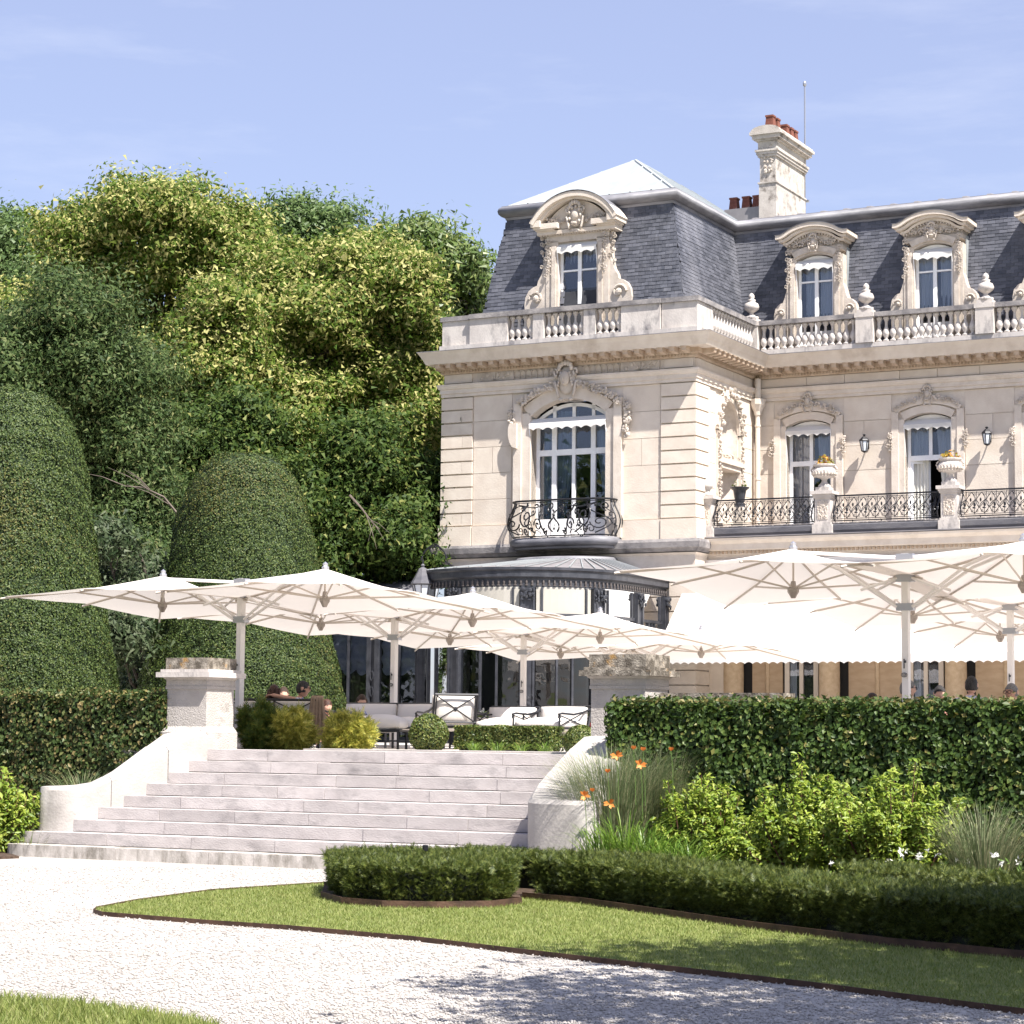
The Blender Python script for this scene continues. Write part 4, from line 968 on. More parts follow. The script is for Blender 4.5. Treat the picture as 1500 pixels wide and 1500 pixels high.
# roof: ribbed sheets rising to an oval lead collar on the wall
def rpt(t):
    w = math.pi*t; return (PX+1.32*math.cos(w), -.05-.95*math.sin(w), 5.88)
V = []; N = 48
for t in ts:
    (x, y_), (nx_, ny_) = cpt(t); V.append((x+.05*nx_, y_+.05*ny_, EZ+.0)); V.append(rpt(t))
crf = MB().add(V, [(2*i, 2*i+2, 2*i+3, 2*i+1) for i in range(N)]).build('conservatory_roof', M['zinc_dull'], CS)
for t in np.linspace(.02, .98, 38):
    (x, y_), (nx_, ny_) = cpt(t); q = rpt(t); MB().tube([(x+.06*nx_, y_+.06*ny_, EZ+.02), (q[0], q[1], q[2]+.02)], .016, 4).build('roof_rib', M['zinc'], crf)
MB().tube([rpt(t) for t in np.linspace(0, 1, 21)], .085, 8).build('roof_collar', M['lead'], crf, smooth=True)
# posts, bars, panes
posts = [0.01, .135, .27, .405, .545, .68, .815, .99]
FL, TR, TR2, DZ = 1.34, 4.30, 4.02, 1.95
def radial_box(m, t, w, d, z0, z1, off=0.0):
    (x, y_), (nx_, ny_) = cpt(t); tx, ty = -ny_, nx_
    def p(a_, b_2): return (x+tx*a_+nx_*b_2, y_+ty*a_+ny_*b_2)
    c = [p(-w/2, off-d/2), p(w/2, off-d/2), p(w/2, off+d/2), p(-w/2, off+d/2)]
    m.hexa([(q[0], q[1], z0) for q in c], [(q[0], q[1], z1) for q in c])
def arc_bar(m, t0, t1, z, h, d=.05):
    n = max(2, int((t1-t0)*50)); pp = [cpt(t) for t in np.linspace(t0, t1, n+1)]
    m.sweep([(-d/2, z-h/2), (d/2, z-h/2), (d/2, z+h/2), (-d/2, z+h/2)], pp)
for k, t in enumerate(posts):
    m = MB(); radial_box(m, t, .26, .10, FL, EZ-.47); radial_box(m, t-.011 if k else t, .05, .18, FL, EZ-.47); radial_box(m, t+.011 if k < 7 else t, .05, .18, FL, EZ-.47)
    p_ = m.build('post', M['iron_paint'], CS)
    (x, y_), (nx_, ny_) = cpt(t); rot = Matrix.Rotation(math.atan2(ny_, nx_)+math.pi/2, 3, 'Z'); m = MB(); g = random.Random(k)
    for i in range(22):
        d_ = Vector((g.uniform(-.15,.15), -.10-g.uniform(0,.05), g.uniform(-.26,.0))); d_ = rot @ d_
        m.blob((x+d_.x, y_+d_.y, EZ-.50+d_.z), (g.uniform(.02,.05),.03,g.uniform(.02,.06)), 5, 3, rot)
    for s in (-1, 1):
        for zc in (EZ-.54, 2.4, 1.75):
            pts = [rot @ Vector((s*(.09+.06*math.cos(w)), -.11, .07*math.sin(w))) for w in np.linspace(0, 5, 9)]
            m.tube([(x+q.x, y_+q.y, zc+q.z) for q in pts], .014, 4)
    m.build('post_capital', M['iron_paint'], p_)
for k in range(len(posts)-1):
    t0, t1 = posts[k]+.015, posts[k+1]-.015; m = MB()
    for z, h in ((TR, .07), (DZ, .08), (FL+.05, .1)): arc_bar(m, t0, t1, z, h)
    w = t1-t0
    for f, za, zb2 in ((.10, TR, EZ-.47), (.90, TR, EZ-.47), (.5, TR2-.05, TR), (.36, DZ, TR), (.64, DZ, TR)): radial_box(m, t0+w*f, .05, .05, za, zb2)
    m.build('glazing_bar', M['iron_paint'], CS)
    for f0, f1 in ((0, .36), (.36, .64), (.64, 1)):
        for za, zb2 in ((DZ, TR), (FL, DZ)):
            n = 4; pp = [cpt(t, CR-.02) for t in np.linspace(t0+w*f0, t0+w*f1, n+1)]
            MB().add([(p[0][0], p[0][1], z) for z in (za, zb2) for p in pp], [(i, i+1, n+2+i, n+1+i) for i in range(n)]).build('pane', M['glass_dark'], CS)
    n = 8; pp = [cpt(t, CR-.02) for t in np.linspace(t0, t1, n+1)]
    MB().add([(p[0][0], p[0][1], z) for z in (TR-.02, EZ-.455) for p in pp], [(i, i+1, n+2+i, n+1+i) for i in range(n)]).build('roller_blind', M['blind'], CS)
    pp = [cpt(t, CR-.005) for t in np.linspace(t0, t1, n+1)]
    MB().add([(p[0][0], p[0][1], z) for z in (TR, EZ-.45) for p in pp], [(i, i+1, n+2+i, n+1+i) for i in range(n)]).build('pane', M['glass_clear'], CS)
# dark interior and pale drapes
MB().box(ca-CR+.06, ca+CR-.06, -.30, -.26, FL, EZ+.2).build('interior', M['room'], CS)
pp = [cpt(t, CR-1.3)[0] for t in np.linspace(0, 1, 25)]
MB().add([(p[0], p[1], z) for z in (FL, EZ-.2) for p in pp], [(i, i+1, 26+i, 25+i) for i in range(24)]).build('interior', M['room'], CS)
m = MB()
# gallery on the left
GB, G0, G1 = -1.55, -12.4, ca-CR-.02
MB().add([(G0,.3,5.60),(G1+.2,.3,5.60),(G1+.2,GB-.15,5.02),(G0,GB-.15,5.02)], [(0,1,2,3)]).box(G0, G1+.2, .25, .4, 5.55, 5.66).build('gallery_roof', M['lead'], CS)
MB().box(G0, G1, GB-.12, GB+.12, 4.72, 5.02).box(G0, G1, GB-.2, GB+.1, 4.95, 5.015).build('gallery_eaves', M['iron_paint'], CS)
for i in range(9): MB().tube([(G0+.3+i*.75, .28, 5.62), (G0+.3+i*.75, GB-.13, 5.04)], .025, 4).build('gallery_roof_rib', M['lead'], CS)
for k in range(4):
    a = G1-.12-k*2.05
    m = MB().box(a-.17, a-.06, GB-.09, GB+.09, FL, 4.72).box(a+.06, a+.17, GB-.09, GB+.09, FL, 4.72).box(a-.05, a+.05, GB-.03, GB+.03, FL, 4.72)
    for zc in (3.0, 2.6): m.tube([(a+.05*math.cos(w), GB-.1, zc+.12*math.sin(w)) for w in np.linspace(0, 6.2, 10)], .015, 4)
    m.build('gallery_post', M['iron_paint'], CS)
    b0_, b1_ = a-2.05+.17, a-.17
    m = MB().box(b0_, b1_, GB-.03, GB+.03, FL, FL+.12)
    for f in (.34, .66): m.box(b0_+(b1_-b0_)*f-.03, b0_+(b1_-b0_)*f+.03, GB-.04, GB+.04, FL, 4.72)
    m.build('gallery_bar', M['iron_paint'], CS)
    for f0, f1 in ((0,.34),(.34,.66),(.66,1)): pane(CS, b0_+(b1_-b0_)*f0, b0_+(b1_-b0_)*f1, FL, 4.7, GB, 'glass')
    # ruched blind
    V = []; F = []; nx, nz = 60, 28
    for j in range(nz+1):
        for i in range(nx+1):
            x = b0_+(b1_-b0_)*i/nx; ph = (i/nx*4) % 1; sag = math.sin(math.pi*ph)
            z = 4.72-1.55*j/nz - (.16*sag)*(j/nz)**.5; V.append((x, GB+.10+.05*math.sin(j*math.pi*9/nz+2.2*sag)+.03*math.cos(ph*6.28), z))
    for j in range(nz):
        for i in range(nx): q = j*(nx+1)+i; F.append((q, q+1, q+nx+2, q+nx+1))
    MB().add(V, F).build('ruched_blind', M['ruched'], CS, smooth=True)
MB().box(G0, G1, 1.2, 1.25, FL, 5.4).build('gallery_interior', M['room'], CS)

# ---- lanterns
def wall_lantern(label, a, b, z):
    t = thing('wall_lantern', label, 'lantern', wb(a, b, z), -TH, 'wall lanterns between the upper windows')
    m = MB().lathe([(.02,.24),(.045,.22),(.02,.19),(.05,.17),(.12,.10),(.135,.07),(.12,.06)], 6).lathe([(.07,-.20),(.03,-.235),(.0,-.24)], 6)
    for k in range(6):
        w = 6.283*(k+.5)/6; m.tube([(.115*math.cos(w), .115*math.sin(w), .06), (.07*math.cos(w), .07*math.sin(w), -.20)], .012, 4)
    m.tube([(0,.02,-.22),(0,.16,-.20),(0,.235,-.05)], .018, 5).box(-.05,.05,.225,.245,-.12,.12); m.lathe([(.07,-.21),(.075,-.19)], 6)
    m.build('lantern_frame', M['iron'], t)
    MB().lathe([(.105,.055),(.065,-.195)], 6, cap=False).build('lantern_glass', M['frost'], t)
    return t
M['frost'] = mat_plain('frosted lantern glass', (.62,.66,.72), .25, 0, .5)
M['ruched'] = M['ruched'] if 'ruched' in M else None
wall_lantern('black six sided wall lantern between the closed window and the open window', 3.08, MB_-.25, 9.01)
wall_lantern('black six sided wall lantern right of the open casement window', 6.25, MB_-.25, 9.03)
t = thing('bracket_lantern', 'grey metal lantern under a scrolled bracket at the conservatory corner', 'lantern', wb(hit_b(619, 858, -4.6)[0], -4.6, hit_b(619, 858, -4.6)[1]-.1), -TH)
m = MB().lathe([(.02,.62),(.05,.58),(.03,.54),(.10,.50),(.14,.40),(.27,.18),(.29,.14),(.26,.12)], 8).lathe([(.15,-.28),(.05,-.34),(0,-.36)], 8)
for k in range(8):
    w = 6.283*(k+.5)/8; m.tube([(.25*math.cos(w), .25*math.sin(w), .12), (.15*math.cos(w), .15*math.sin(w), -.28)], .014, 4)
m.build('lantern_frame', M['stained'], t); MB().lathe([(.235,.11),(.14,-.28)], 8, cap=False).build('lantern_glass', M['frost'], t)
m = MB().tube([(-.35*math.cos(w)*1.0+.3, 0, .62+.42*math.sin(w)) for w in np.linspace(.2, 2.9, 14)], .022, 5).tube([(.0,0,.62),(0,0,.72)], .02, 5)
m.tube([(.30+p[0], 0, .95+p[1]) for p in spiral((0,0), .16, 1.6, 0, 1, 18)], .016, 4).tube([(.62,0,.65),(.62,.6,.5)], .025, 5); m.build('lantern_bracket', M['iron'], t)

# ---- urns and the little pot on the terrace pedestals
M['petal_y'] = mat_leaf('yellow and rust blooms', [(.45,.10,.04),(.60,.36,.05),(.12,.16,.03),(.30,.24,.05)], trans=.2)
M['leaf_pot'] = mat_leaf('pot plant leaves', [(.05,.10,.02),(.14,.20,.04),(.25,.30,.08)])
def leaf_bunch(n, c, r, size, seed, up=.5, flat=.6):
    g = np.random.default_rng(seed); P = g.normal(size=(n,3)); P /= np.linalg.norm(P,axis=1)[:,None]; P *= (g.random((n,1))**.4); P[:,2] = np.abs(P[:,2])
    C = np.array(c)+P*np.array(r); return leaves(C, P+np.array([0,0,up]), size, g)
def leaves(C, D, size, g, fold=.25, asp=.5, jitter=.8):
    """one folded diamond (2 triangles) per leaf: centres C, rough outward normals D"""
    n = len(C); D = D + g.normal(size=(n,3))*jitter*.6; D /= np.linalg.norm(D,axis=1)[:,None]+1e-9
    T = g.normal(size=(n,3)); T[:,2] -= .35; T -= D*(T*D).sum(1)[:,None]; T /= np.linalg.norm(T,axis=1)[:,None]+1e-9
    S = np.cross(D, T); sz = size*(.65+.7*g.random((n,1)))
    V = np.empty((n,4,3)); V[:,0] = C-T*sz*.5; V[:,1] = C+S*sz*asp*.5+D*sz*fold*.3; V[:,2] = C+T*sz*.5; V[:,3] = C-S*sz*asp*.5+D*sz*fold*.3
    b = np.arange(n)[:,None]*4; F = np.concatenate([b+np.array([0,1,2]), b+np.array([0,2,3])], 1).reshape(-1,3)
    return V.reshape(-1,3), F
def leaves1(C, D, size, g, asp=.6, jitter=.45):
    """one triangle per leaf, for crowns far away"""
    n = len(C); D = D/(np.linalg.norm(D,axis=1)[:,None]+1e-9)+g.normal(size=(n,3))*jitter; D /= np.linalg.norm(D,axis=1)[:,None]+1e-9
    T = g.normal(size=(n,3)); T[:,2] -= .35; T -= D*(T*D).sum(1)[:,None]; T /= np.linalg.norm(T,axis=1)[:,None]+1e-9
    S = np.cross(D, T); sz = size*(.45+1.1*g.random((n,1)))
    V = np.stack([C-T*sz*.5+S*sz*asp*.5, C-T*sz*.5-S*sz*asp*.5, C+T*sz*.6], 1).reshape(-1,3)
    return V, np.arange(n*3).reshape(-1,3)
def merge(parts):
    Vs, Fs, o = [], [], 0
    for V, F in parts: Vs.append(V); Fs.append(F+o); o += len(V)
    return np.concatenate(Vs), np.concatenate(Fs)
urn_me = MB().box(-.17,.17,-.17,.17,0,.09).lathe([(.155,.09),(.15,.14),(.10,.19),(.07,.23),(.065,.28),(.10,.31),(.21,.35),(.285,.41),(.295,.48),(.265,.54),(.22,.57),(.24,.60),(.275,.625),(.275,.65),(.24,.655)], 18).mesh('urn_body', M['weathered'], False)
g = random.Random(4); ug = MB()
for k in range(22):
    w = 6.283*k/22; ug.blob((.285*math.cos(w), .285*math.sin(w), .43), (.035,.035,.05), 5, 3); ug.blob((.25*math.cos(w), .25*math.sin(w), .37), (.03,.03,.03), 5, 3)
for s in (-1, 1): ug.tube([(s*(.27+.06*math.sin(t*3.1)), 0, .44+.16*t) for t in np.linspace(0,1,7)], .022, 5)
ug_me = ug.mesh('urn_relief', M['carved'])
for k, (a, lab) in enumerate(((3.1, 'carved stone urn with rust and yellow blooms on an orange lichened pedestal'), (6.22, 'carved stone urn with yellow flowers on the pedestal by the open window'))):
    u = link('urn', urn_me, None, wb(a, .68, 7.475), (0,0,-TH), lab, 'urn', 'stone urns on the terrace pedestals'); link('urn_relief', ug_me, u)
    V, F = merge([leaf_bunch(90, (0,0,.64), (.24,.24,.24), .11, 30+k)]); link('flowering_plant', np_mesh('flowering_plant', V, F, M['petal_y']), u)
u = thing('stone_finial', 'pale stone ball finial on the pedestal beside the niche wall', 'finial', wb(.02, .68, 7.475), -TH)
MB().lathe([(.14,0),(.14,.06),(.09,.10),(.10,.16),(.16,.22),(.17,.28),(.12,.34),(.08,.36),(.09,.40),(.02,.48)], 14).build('finial_body', M['wallstone'], u, smooth=True)
p = thing('flower_pot', 'small black flared pot with a sparse plant behind the terrace railing', 'pot', wb(.72, 1.15, 7.24), -TH)
MB().lathe([(.14,-.02),(.14,.02),(.15,.06),(.10,.09),(.12,.13),(.165,.40),(.24,.46),(.245,.48),(.2,.47)], 16).build('pot_body', M['iron_paint'], p); MB().box(-.13,.13,-.13,.13,-.80,-.02).build('pot_stand', M['stone'], p)
V, F = merge([leaf_bunch(16, (-.12,0,.5), (.07,.07,.17), .09, 51), leaf_bunch(16, (.12,0,.5), (.07,.07,.17), .09, 52)]); link('pot_plant', np_mesh('pot_plant', V, F, M['leaf_pot']), p)
# ================================================================== GROUND, STEPS, WALLS
TZ = 1.34
def mat_gravel():
    m, n, b = _new('white gravel'); N = n.nodes.new; K = n.links.new; tc = N('ShaderNodeTexCoord')
    v = N('ShaderNodeTexVoronoi'); v.inputs['Scale'].default_value = 42; K(tc.outputs['Object'], v.inputs['Vector'])
    t = N('ShaderNodeTexNoise'); t.inputs['Scale'].default_value = .9; t.inputs['Detail'].default_value = 6; K(tc.outputs['Object'], t.inputs['Vector'])
    hs = N('ShaderNodeSeparateColor'); K(v.outputs['Color'], hs.inputs[0]); r = N('ShaderNodeValToRGB'); K(hs.outputs[0], r.inputs[0])
    r.color_ramp.elements[0].color = (.32,.295,.27,1); r.color_ramp.elements[1].color = (.48,.445,.41,1)
    x = N('ShaderNodeMixRGB'); x.blend_type = 'MULTIPLY'; x.inputs[0].default_value = 1; q = N('ShaderNodeValToRGB'); K(t.outputs['Fac'], q.inputs[0]); q.color_ramp.elements[0].position = .3; q.color_ramp.elements[0].color = (.80,.79,.78,1); q.color_ramp.elements[1].position = .65
    K(r.outputs[0], x.inputs[1]); K(q.outputs[0], x.inputs[2]); K(x.outputs[0], b.inputs['Base Color']); b.inputs['Roughness'].default_value = .9
    bp = N('ShaderNodeBump'); bp.inputs['Strength'].default_value = .5; bp.inputs['Distance'].default_value = .012; K(v.outputs['Distance'], bp.inputs['Height']); bp.invert = True; K(bp.outputs[0], b.inputs['Normal'])
    return m
M['gravel'] = mat_gravel()
M['pebble'] = mat_leaf('pale pebbles', [(.25,.23,.21),(.39,.36,.335),(.49,.455,.425),(.35,.32,.295)], .85, 0.0, .3)
M['turf'] = mat_noise('turf base', (.12,.155,.035), (.19,.21,.06), 3, .95, .4, 60)
M['blade'] = mat_leaf('mown grass blades', [(.12,.165,.032),(.185,.23,.05),(.255,.285,.08),(.36,.355,.15)], .55, .4)
def grid_plane(name, x0, x1, y0, y1, z, mat, kind='structure'):
    return MB().add([(x0,y0,z),(x1,y0,z),(x1,y1,z),(x0,y1,z)], [(0,1,2,3)]).build(name, mat, None, kind=kind)
grid_plane('ground', -900, 900, -900, 900, -.03, M['turf'])
grid_plane('gravel_path', -30, 30, -6, 36, 0, M['gravel'])
# ---- lawn with its steel edging
ZL = .035
lawn_px = [(137,1338),(142,1334),(200,1323),(310,1308),(400,1302),(520,1294)]
front_px = [(1620,1502),(1500,1487),(1180,1446),(860,1409),(600,1378),(420,1362),(300,1354),(200,1346),(150,1342)]
back = [at_z(520,1294,0), Vector((-.3,23.6,0)), Vector((1.5,23.2,0)), Vector((8,14,0)), Vector((8,12,0))]
poly = [at_z(x,y,0) for x,y in lawn_px] + back[1:] + [at_z(x,y,0) for x,y in front_px]
poly = [(p.x, p.y) for p in poly]
MB().slab(poly, -.02, ZL-.012).build('lawn', M['turf'], None, kind='structure')
edge = [at_z(x,y,0) for x,y in front_px+lawn_px]
ed = thing('lawn_edging', 'thin rusty steel edging strip between the lawn tongue and the white gravel', 'edging')
def strip(pts, z0, z1, th, name, mat, parent, closed=False):
    m = MB(); n = len(pts)
    for i in range(n if closed else n-1):
        p, q = Vector((pts[i][0],pts[i][1],0)), Vector((pts[(i+1)%n][0],pts[(i+1)%n][1],0)); d = (q-p).normalized(); s = Vector((-d.y,d.x,0))*th/2
        m.hexa([(v.x,v.y,z0) for v in (p-s,q-s,q+s,p+s)], [(v.x,v.y,z1) for v in (p-s,q-s,q+s,p+s)])
    return m.build(name, mat, parent)
strip(edge, -.02, ZL+.004, .008, 'edging_strip', M['corten'], ed)
cg = [at_z(-60,1458,0), at_z(0,1465,0), at_z(120,1474,0), at_z(230,1489,0), at_z(320,1506,0), at_z(320,1640,0), at_z(-60,1640,0)]
MB().slab([(p.x,p.y) for p in cg], -.02, .02).build('lawn_corner', M['turf'], None, kind='structure')
bl = [at_z(-60,1247,0), at_z(0,1253,0), at_z(95,1259,0)]
MB().slab([(p.x,p.y) for p in (at_z(-80,1262,0), at_z(28,1257.5,0), ws(-.30,.50), ws(-.45,3.0), ws(-14,3.0), ws(-14,-.2))], -.02, .03).build('left_bed', M['soil'], None, kind='structure')
def inside(poly, P):
    x, y = P[:,0], P[:,1]; r = np.zeros(len(P), bool); n = len(poly)
    for i in range(n):
        x1,y1 = poly[i]; x2,y2 = poly[(i+1)%n]
        if y1 == y2: continue
        c = ((y1>y)!=(y2>y)) & (x < (x2-x1)*(y-y1)/(y2-y1)+x1); r ^= c
    return r
def in_view(P, mar=.03, z=0.0):
    d = P[:,:2]; X = d[:,0]; Y = d[:,1]; u = X/Y
    return (u > -.227-mar) & (u < .227+mar) & (Y > 11.6)
def grass(name, poly, n, h, w, seed, z=0.0, keep=None):
    g = np.random.default_rng(seed); pa = np.array(poly); lo, hi = pa.min(0), pa.max(0)
    P = lo+(hi-lo)*g.random((n,2)); P = P[inside(poly, P)]; P = P[in_view(P)]
    if keep is not None: P = P[keep(P)]
    n = len(P); a = g.random(n)*6.283; hh = h*(.6+.8*g.random(n)); ww = w*(.7+.6*g.random(n))
    t = np.stack([np.cos(a),np.sin(a)],1); ln = g.normal(size=(n,2))*.5*hh[:,None]
    V = np.zeros((n,3,3)); V[:,0,:2] = P-t*ww[:,None]/2; V[:,1,:2] = P+t*ww[:,None]/2; V[:,2,:2] = P+ln; V[:,0,2] = V[:,1,2] = z; V[:,2,2] = z+hh
    return link(name, np_mesh(name, V.reshape(-1,3), np.arange(n*3).reshape(-1,3), M['blade']), None, kind='stuff')
# beds under the low hedges (kept free of grass)
ringc = at_z(616,1326,0)
def ring_poly(off=0):
    A, B_, = at_z(470,1318,0), at_z(762,1328,0)
    base = [at_z(470,1319,0), at_z(500,1328,0), at_z(560,1333,0), at_z(640,1334.5,0), at_z(720,1333,0), at_z(764,1328,0)]
    return [(p.x,p.y) for p in base] + [(.10,23.0),(-.2,23.5),(-1.5,23.45),(-1.86,23.0)]
low_e = [at_z(765,1320,0), at_z(850,1328,0), at_z(1100,1365,0), at_z(1300,1390,0), at_z(1500,1410,0), at_z(1640,1424,0)]
low_poly = [(p.x,p.y) for p in low_e] + [(8,16),(8,26),(.6,26.3),(-.1,24.2)]
rp_ = ring_poly()
grass('lawn_grass', poly, 330000, .026, .008, 1, ZL-.015, lambda P: ~inside(rp_, P) & ~inside(low_poly, P))
grass('corner_grass', [(p.x,p.y) for p in cg], 26000, .05, .009, 2, .018)
MB().slab(rp_, -.02, .05).build('ring_bed', M['soil'], None, kind='structure')
MB().slab(low_poly, -.02, .046).build('planting_bed', M['soil'], None, kind='structure')
e2 = thing('bed_edging', 'curved rusty steel edging round the rounded clipped yew block', 'edging'); strip(rp_[:6]+rp_[9:], 0, .085, .008, 'edging_strip', M['corten'], e2)
e3 = thing('bed_edging', 'long rusty steel edging strip along the foot of the low dark yew hedge', 'edging'); strip([(p.x,p.y) for p in low_e], 0, .085, .008, 'edging_strip', M['corten'], e3)
# ---- loose pebbles on the near gravel
def pebbles(n, seed):
    g = np.random.default_rng(seed); Y = 12.2+(26.5-12.2)*g.random(n)**1.7; X = (g.random(n)*.52-.26)*Y; P = np.stack([X,Y],1)
    cgp = [(p.x,p.y) for p in cg]; k = ~inside(poly, P) & ~inside(cgp, P) & ~inside(low_poly, P); P = P[k]; n = len(P)
    s = (.006+.009*g.random(n)**2)[:,None,None]; O = np.array([[1,0,0],[0,1,0],[-1,0,0],[0,-1,0],[0,0,1],[0,0,-.6]],float)
    a = g.random(n)*6.283; c, d = np.cos(a), np.sin(a); Rz = np.zeros((n,3,3)); Rz[:,0,0]=c; Rz[:,0,1]=-d; Rz[:,1,0]=d; Rz[:,1,1]=c; Rz[:,2,2]=.65
    O = O[None]*(.7+.6*g.random((n,6,1))); V = np.einsum('nij,nkj->nki', Rz, O)*s; V[:,:,:2] += P[:,None]; V[:,:,2] += .004
    f = np.array([[0,1,4],[1,2,4],[2,3,4],[3,0,4],[1,0,5],[2,1,5],[3,2,5],[0,3,5]]); F = (np.arange(n)[:,None,None]*6+f).reshape(-1,3)
    link('gravel', np_mesh('gravel', V.reshape(-1,3), F, M['pebble']), None, kind='stuff')
pebbles(62000, 3)
# ---- terrace
MB().slab([ws(-60,3.05)[:2], ws(-.5,3.05)[:2], ws(-.5,2.90)[:2], ws(9.0,2.90)[:2], ws(9.0,3.05)[:2], ws(40,3.05)[:2], ws(40,90)[:2], ws(-60,90)[:2]], -.02, TZ-.012).build('terrace', M['pave'], None, kind='structure')
# ---- garden steps
SP = thing('garden_steps', 'nine broad pale stone steps rising to the terrace', 'steps', OS, -TH)
RZ = TZ/9; L0 = [-.36,-.37,.18,.30,.46,.60,.72,.84,.95]; rs = random.Random(2)
for i in range(9):
    b0 = .42+.305*i; b1 = b0+.50 if i < 8 else b0+.55; a1 = 7.95 if i < 2 else 6.95-.05*(i-2)
    if i == 1: a1 = 7.80
    n = [6,6,5,6,5,6,5,5,4][i]; cuts = [L0[i]]+[L0[i]+(a1-L0[i])*(k+rs.uniform(-.3,.3))/n for k in range(1,n)]+[a1]
    for k in range(n):
        g = .003; x0, x1 = cuts[k]+g, cuts[k+1]-g; z0, z1 = RZ*i+.008 if i else -.02, RZ*(i+1)+rs.uniform(-.003,.002); yy = b0+rs.uniform(-.006,.006)
        m = MB()
        if i < 2 and k == 0:       # rounded outer corner
            r = .16; pts = [(x0+r-r*math.cos(t), yy+r-r*math.sin(t)) for t in np.linspace(0, math.pi/2, 6)]
            m.slab(pts+[(x1,yy),(x1,b1),(x0,b1)], z0, z1)
        else: m.hexa([(x0,yy,z0),(x1,yy,z0),(x1,b1,z0),(x0,b1,z0)], [(x0,yy+.004,z1),(x1,yy+.004,z1),(x1,b1,z1),(x0,b1,z1)])
        m.build('step_block', M['step_dirty'] if i == 0 else M['step'], SP)
MB().box(-.3, 7.7, .9, 3.0, -.02, .12).build('steps_core', M['step'], SP)
# pale landing slab at the head of the steps
for k in range(4): MB().box(2.2+k*1.0, 3.19+k*1.0, 3.37, 3.95, TZ-.06, TZ+.022).build('paving_slab', M['wallstone'], SP)
# ---- flared parapet walls
def parapet(label, inner, outer, hgt, seams):
    """inner/outer: lists of (a,b) from the near end to the pillar; hgt: coping heights"""
    t = thing('stair_wall', label, 'wall', OS, -TH); n = len(inner)
    for k in range(len(seams)-1):
        m = MB(); i0, i1 = seams[k], seams[k+1]; idx = list(range(i0, i1+1)); base = 0
        V = []
        for i in idx:
            (xa, ya), (xb, yb) = inner[i], outer[i]; h = hgt[i]; e = .045
            if i == i1 and k < len(seams)-2: xa += (inner[i-1][0]-xa)*.05; ya += (inner[i-1][1]-ya)*.05; xb += (outer[i-1][0]-xb)*.05; yb += (outer[i-1][1]-yb)*.05
            d = Vector((xb-xa, yb-ya)); d.normalize(); ex, ey = d.x*e, d.y*e
            V += [(xa,ya,.1),(xa,ya,h-e),(xa+ex,ya+ey,h),(xb-ex,yb-ey,h),(xb,yb,h-e),(xb,yb,.1)]
        F = []
        for j in range(len(idx)-1):
            for q in range(5): F.append((6*j+q, 6*(j+1)+q, 6*(j+1)+q+1, 6*j+q+1))
        F += [(0,1,2,3,4,5), tuple(6*(len(idx)-1)+q for q in reversed(range(6)))]
        m.add(V, F); o = m.build('coping_stone', M['wallstone'], t, smooth=True); o.data.set_sharp_from_angle(angle=math.radians(28))
    return t
def lerp_list(a, b, n): return [(a[0]+(b[0]-a[0])*i/n, a[1]+(b[1]-a[1])*i/n) for i in range(n+1)]
# rounded near ends, then rising to the pillars
def rounded(cx, cy, hw, d, th, n=9, sx=1):
    """half-round plan end: returns matched inner/outer lists walking from the tip"""
    return
LI = [(-.27,1.02),(-.24,.98),(-.19,.945),(-.10,.92),(.0,.915),(.10,.93),(.18,.965),(.25,1.02),(.34,1.14),(.42,1.34),(.50,1.50),(.58,1.64),(.72,1.95),(.84,2.25),(.95,2.56),(1.0,2.75),(1.03,2.98)]
LO = [(-.29,1.06),(-.31,1.10),(-.325,1.13),(-.335,1.16),(-.33,1.20),(-.31,1.24),(-.26,1.28),(-.18,1.32),(-.02,1.38),(.16,1.46),(.26,1.56),(.32,1.68),(.38,1.95),(.43,2.25),(.47,2.56),(.49,2.75),(.51,2.98)]
LH = [.845,.85,.853,.856,.858,.86,.862,.865,.875,.91,.98,1.05,1.21,1.37,1.53,1.565,1.57]
parapet('pale curved stone wall flanking the left side of the steps', LI, LO, LH, [0,10,13,16])
RI = [(7.72,.80),(7.68,.73),(7.60,.675),(7.48,.645),(7.30,.635),(7.14,.65),(7.02,.68),(6.93,.73),(6.86,.81),(6.80,.92),(6.74,1.06),(6.69,1.22),(6.66,1.40),(6.655,1.60),(6.66,1.90),(6.675,2.20),(6.70,2.50),(6.73,2.72),(6.76,2.95)]
RO = [(7.725,.83),(7.725,.86),(7.72,.89),(7.715,.92),(7.71,.95),(7.70,.98),(7.69,1.01),(7.68,1.04),(7.665,1.08),(7.65,1.13),(7.63,1.19),(7.61,1.27),(7.58,1.40),(7.55,1.58),(7.50,1.88),(7.46,2.18),(7.43,2.48),(7.42,2.7),(7.41,2.95)]
RH = [.84,.845,.848,.85,.852,.854,.856,.858,.862,.87,.89,.935,1.02,1.12,1.27,1.42,1.555,1.57,1.57]
parapet('pale curved stone wall flanking the right side of the steps under the daylilies', RI, RO, RH, [0,12,15,18])
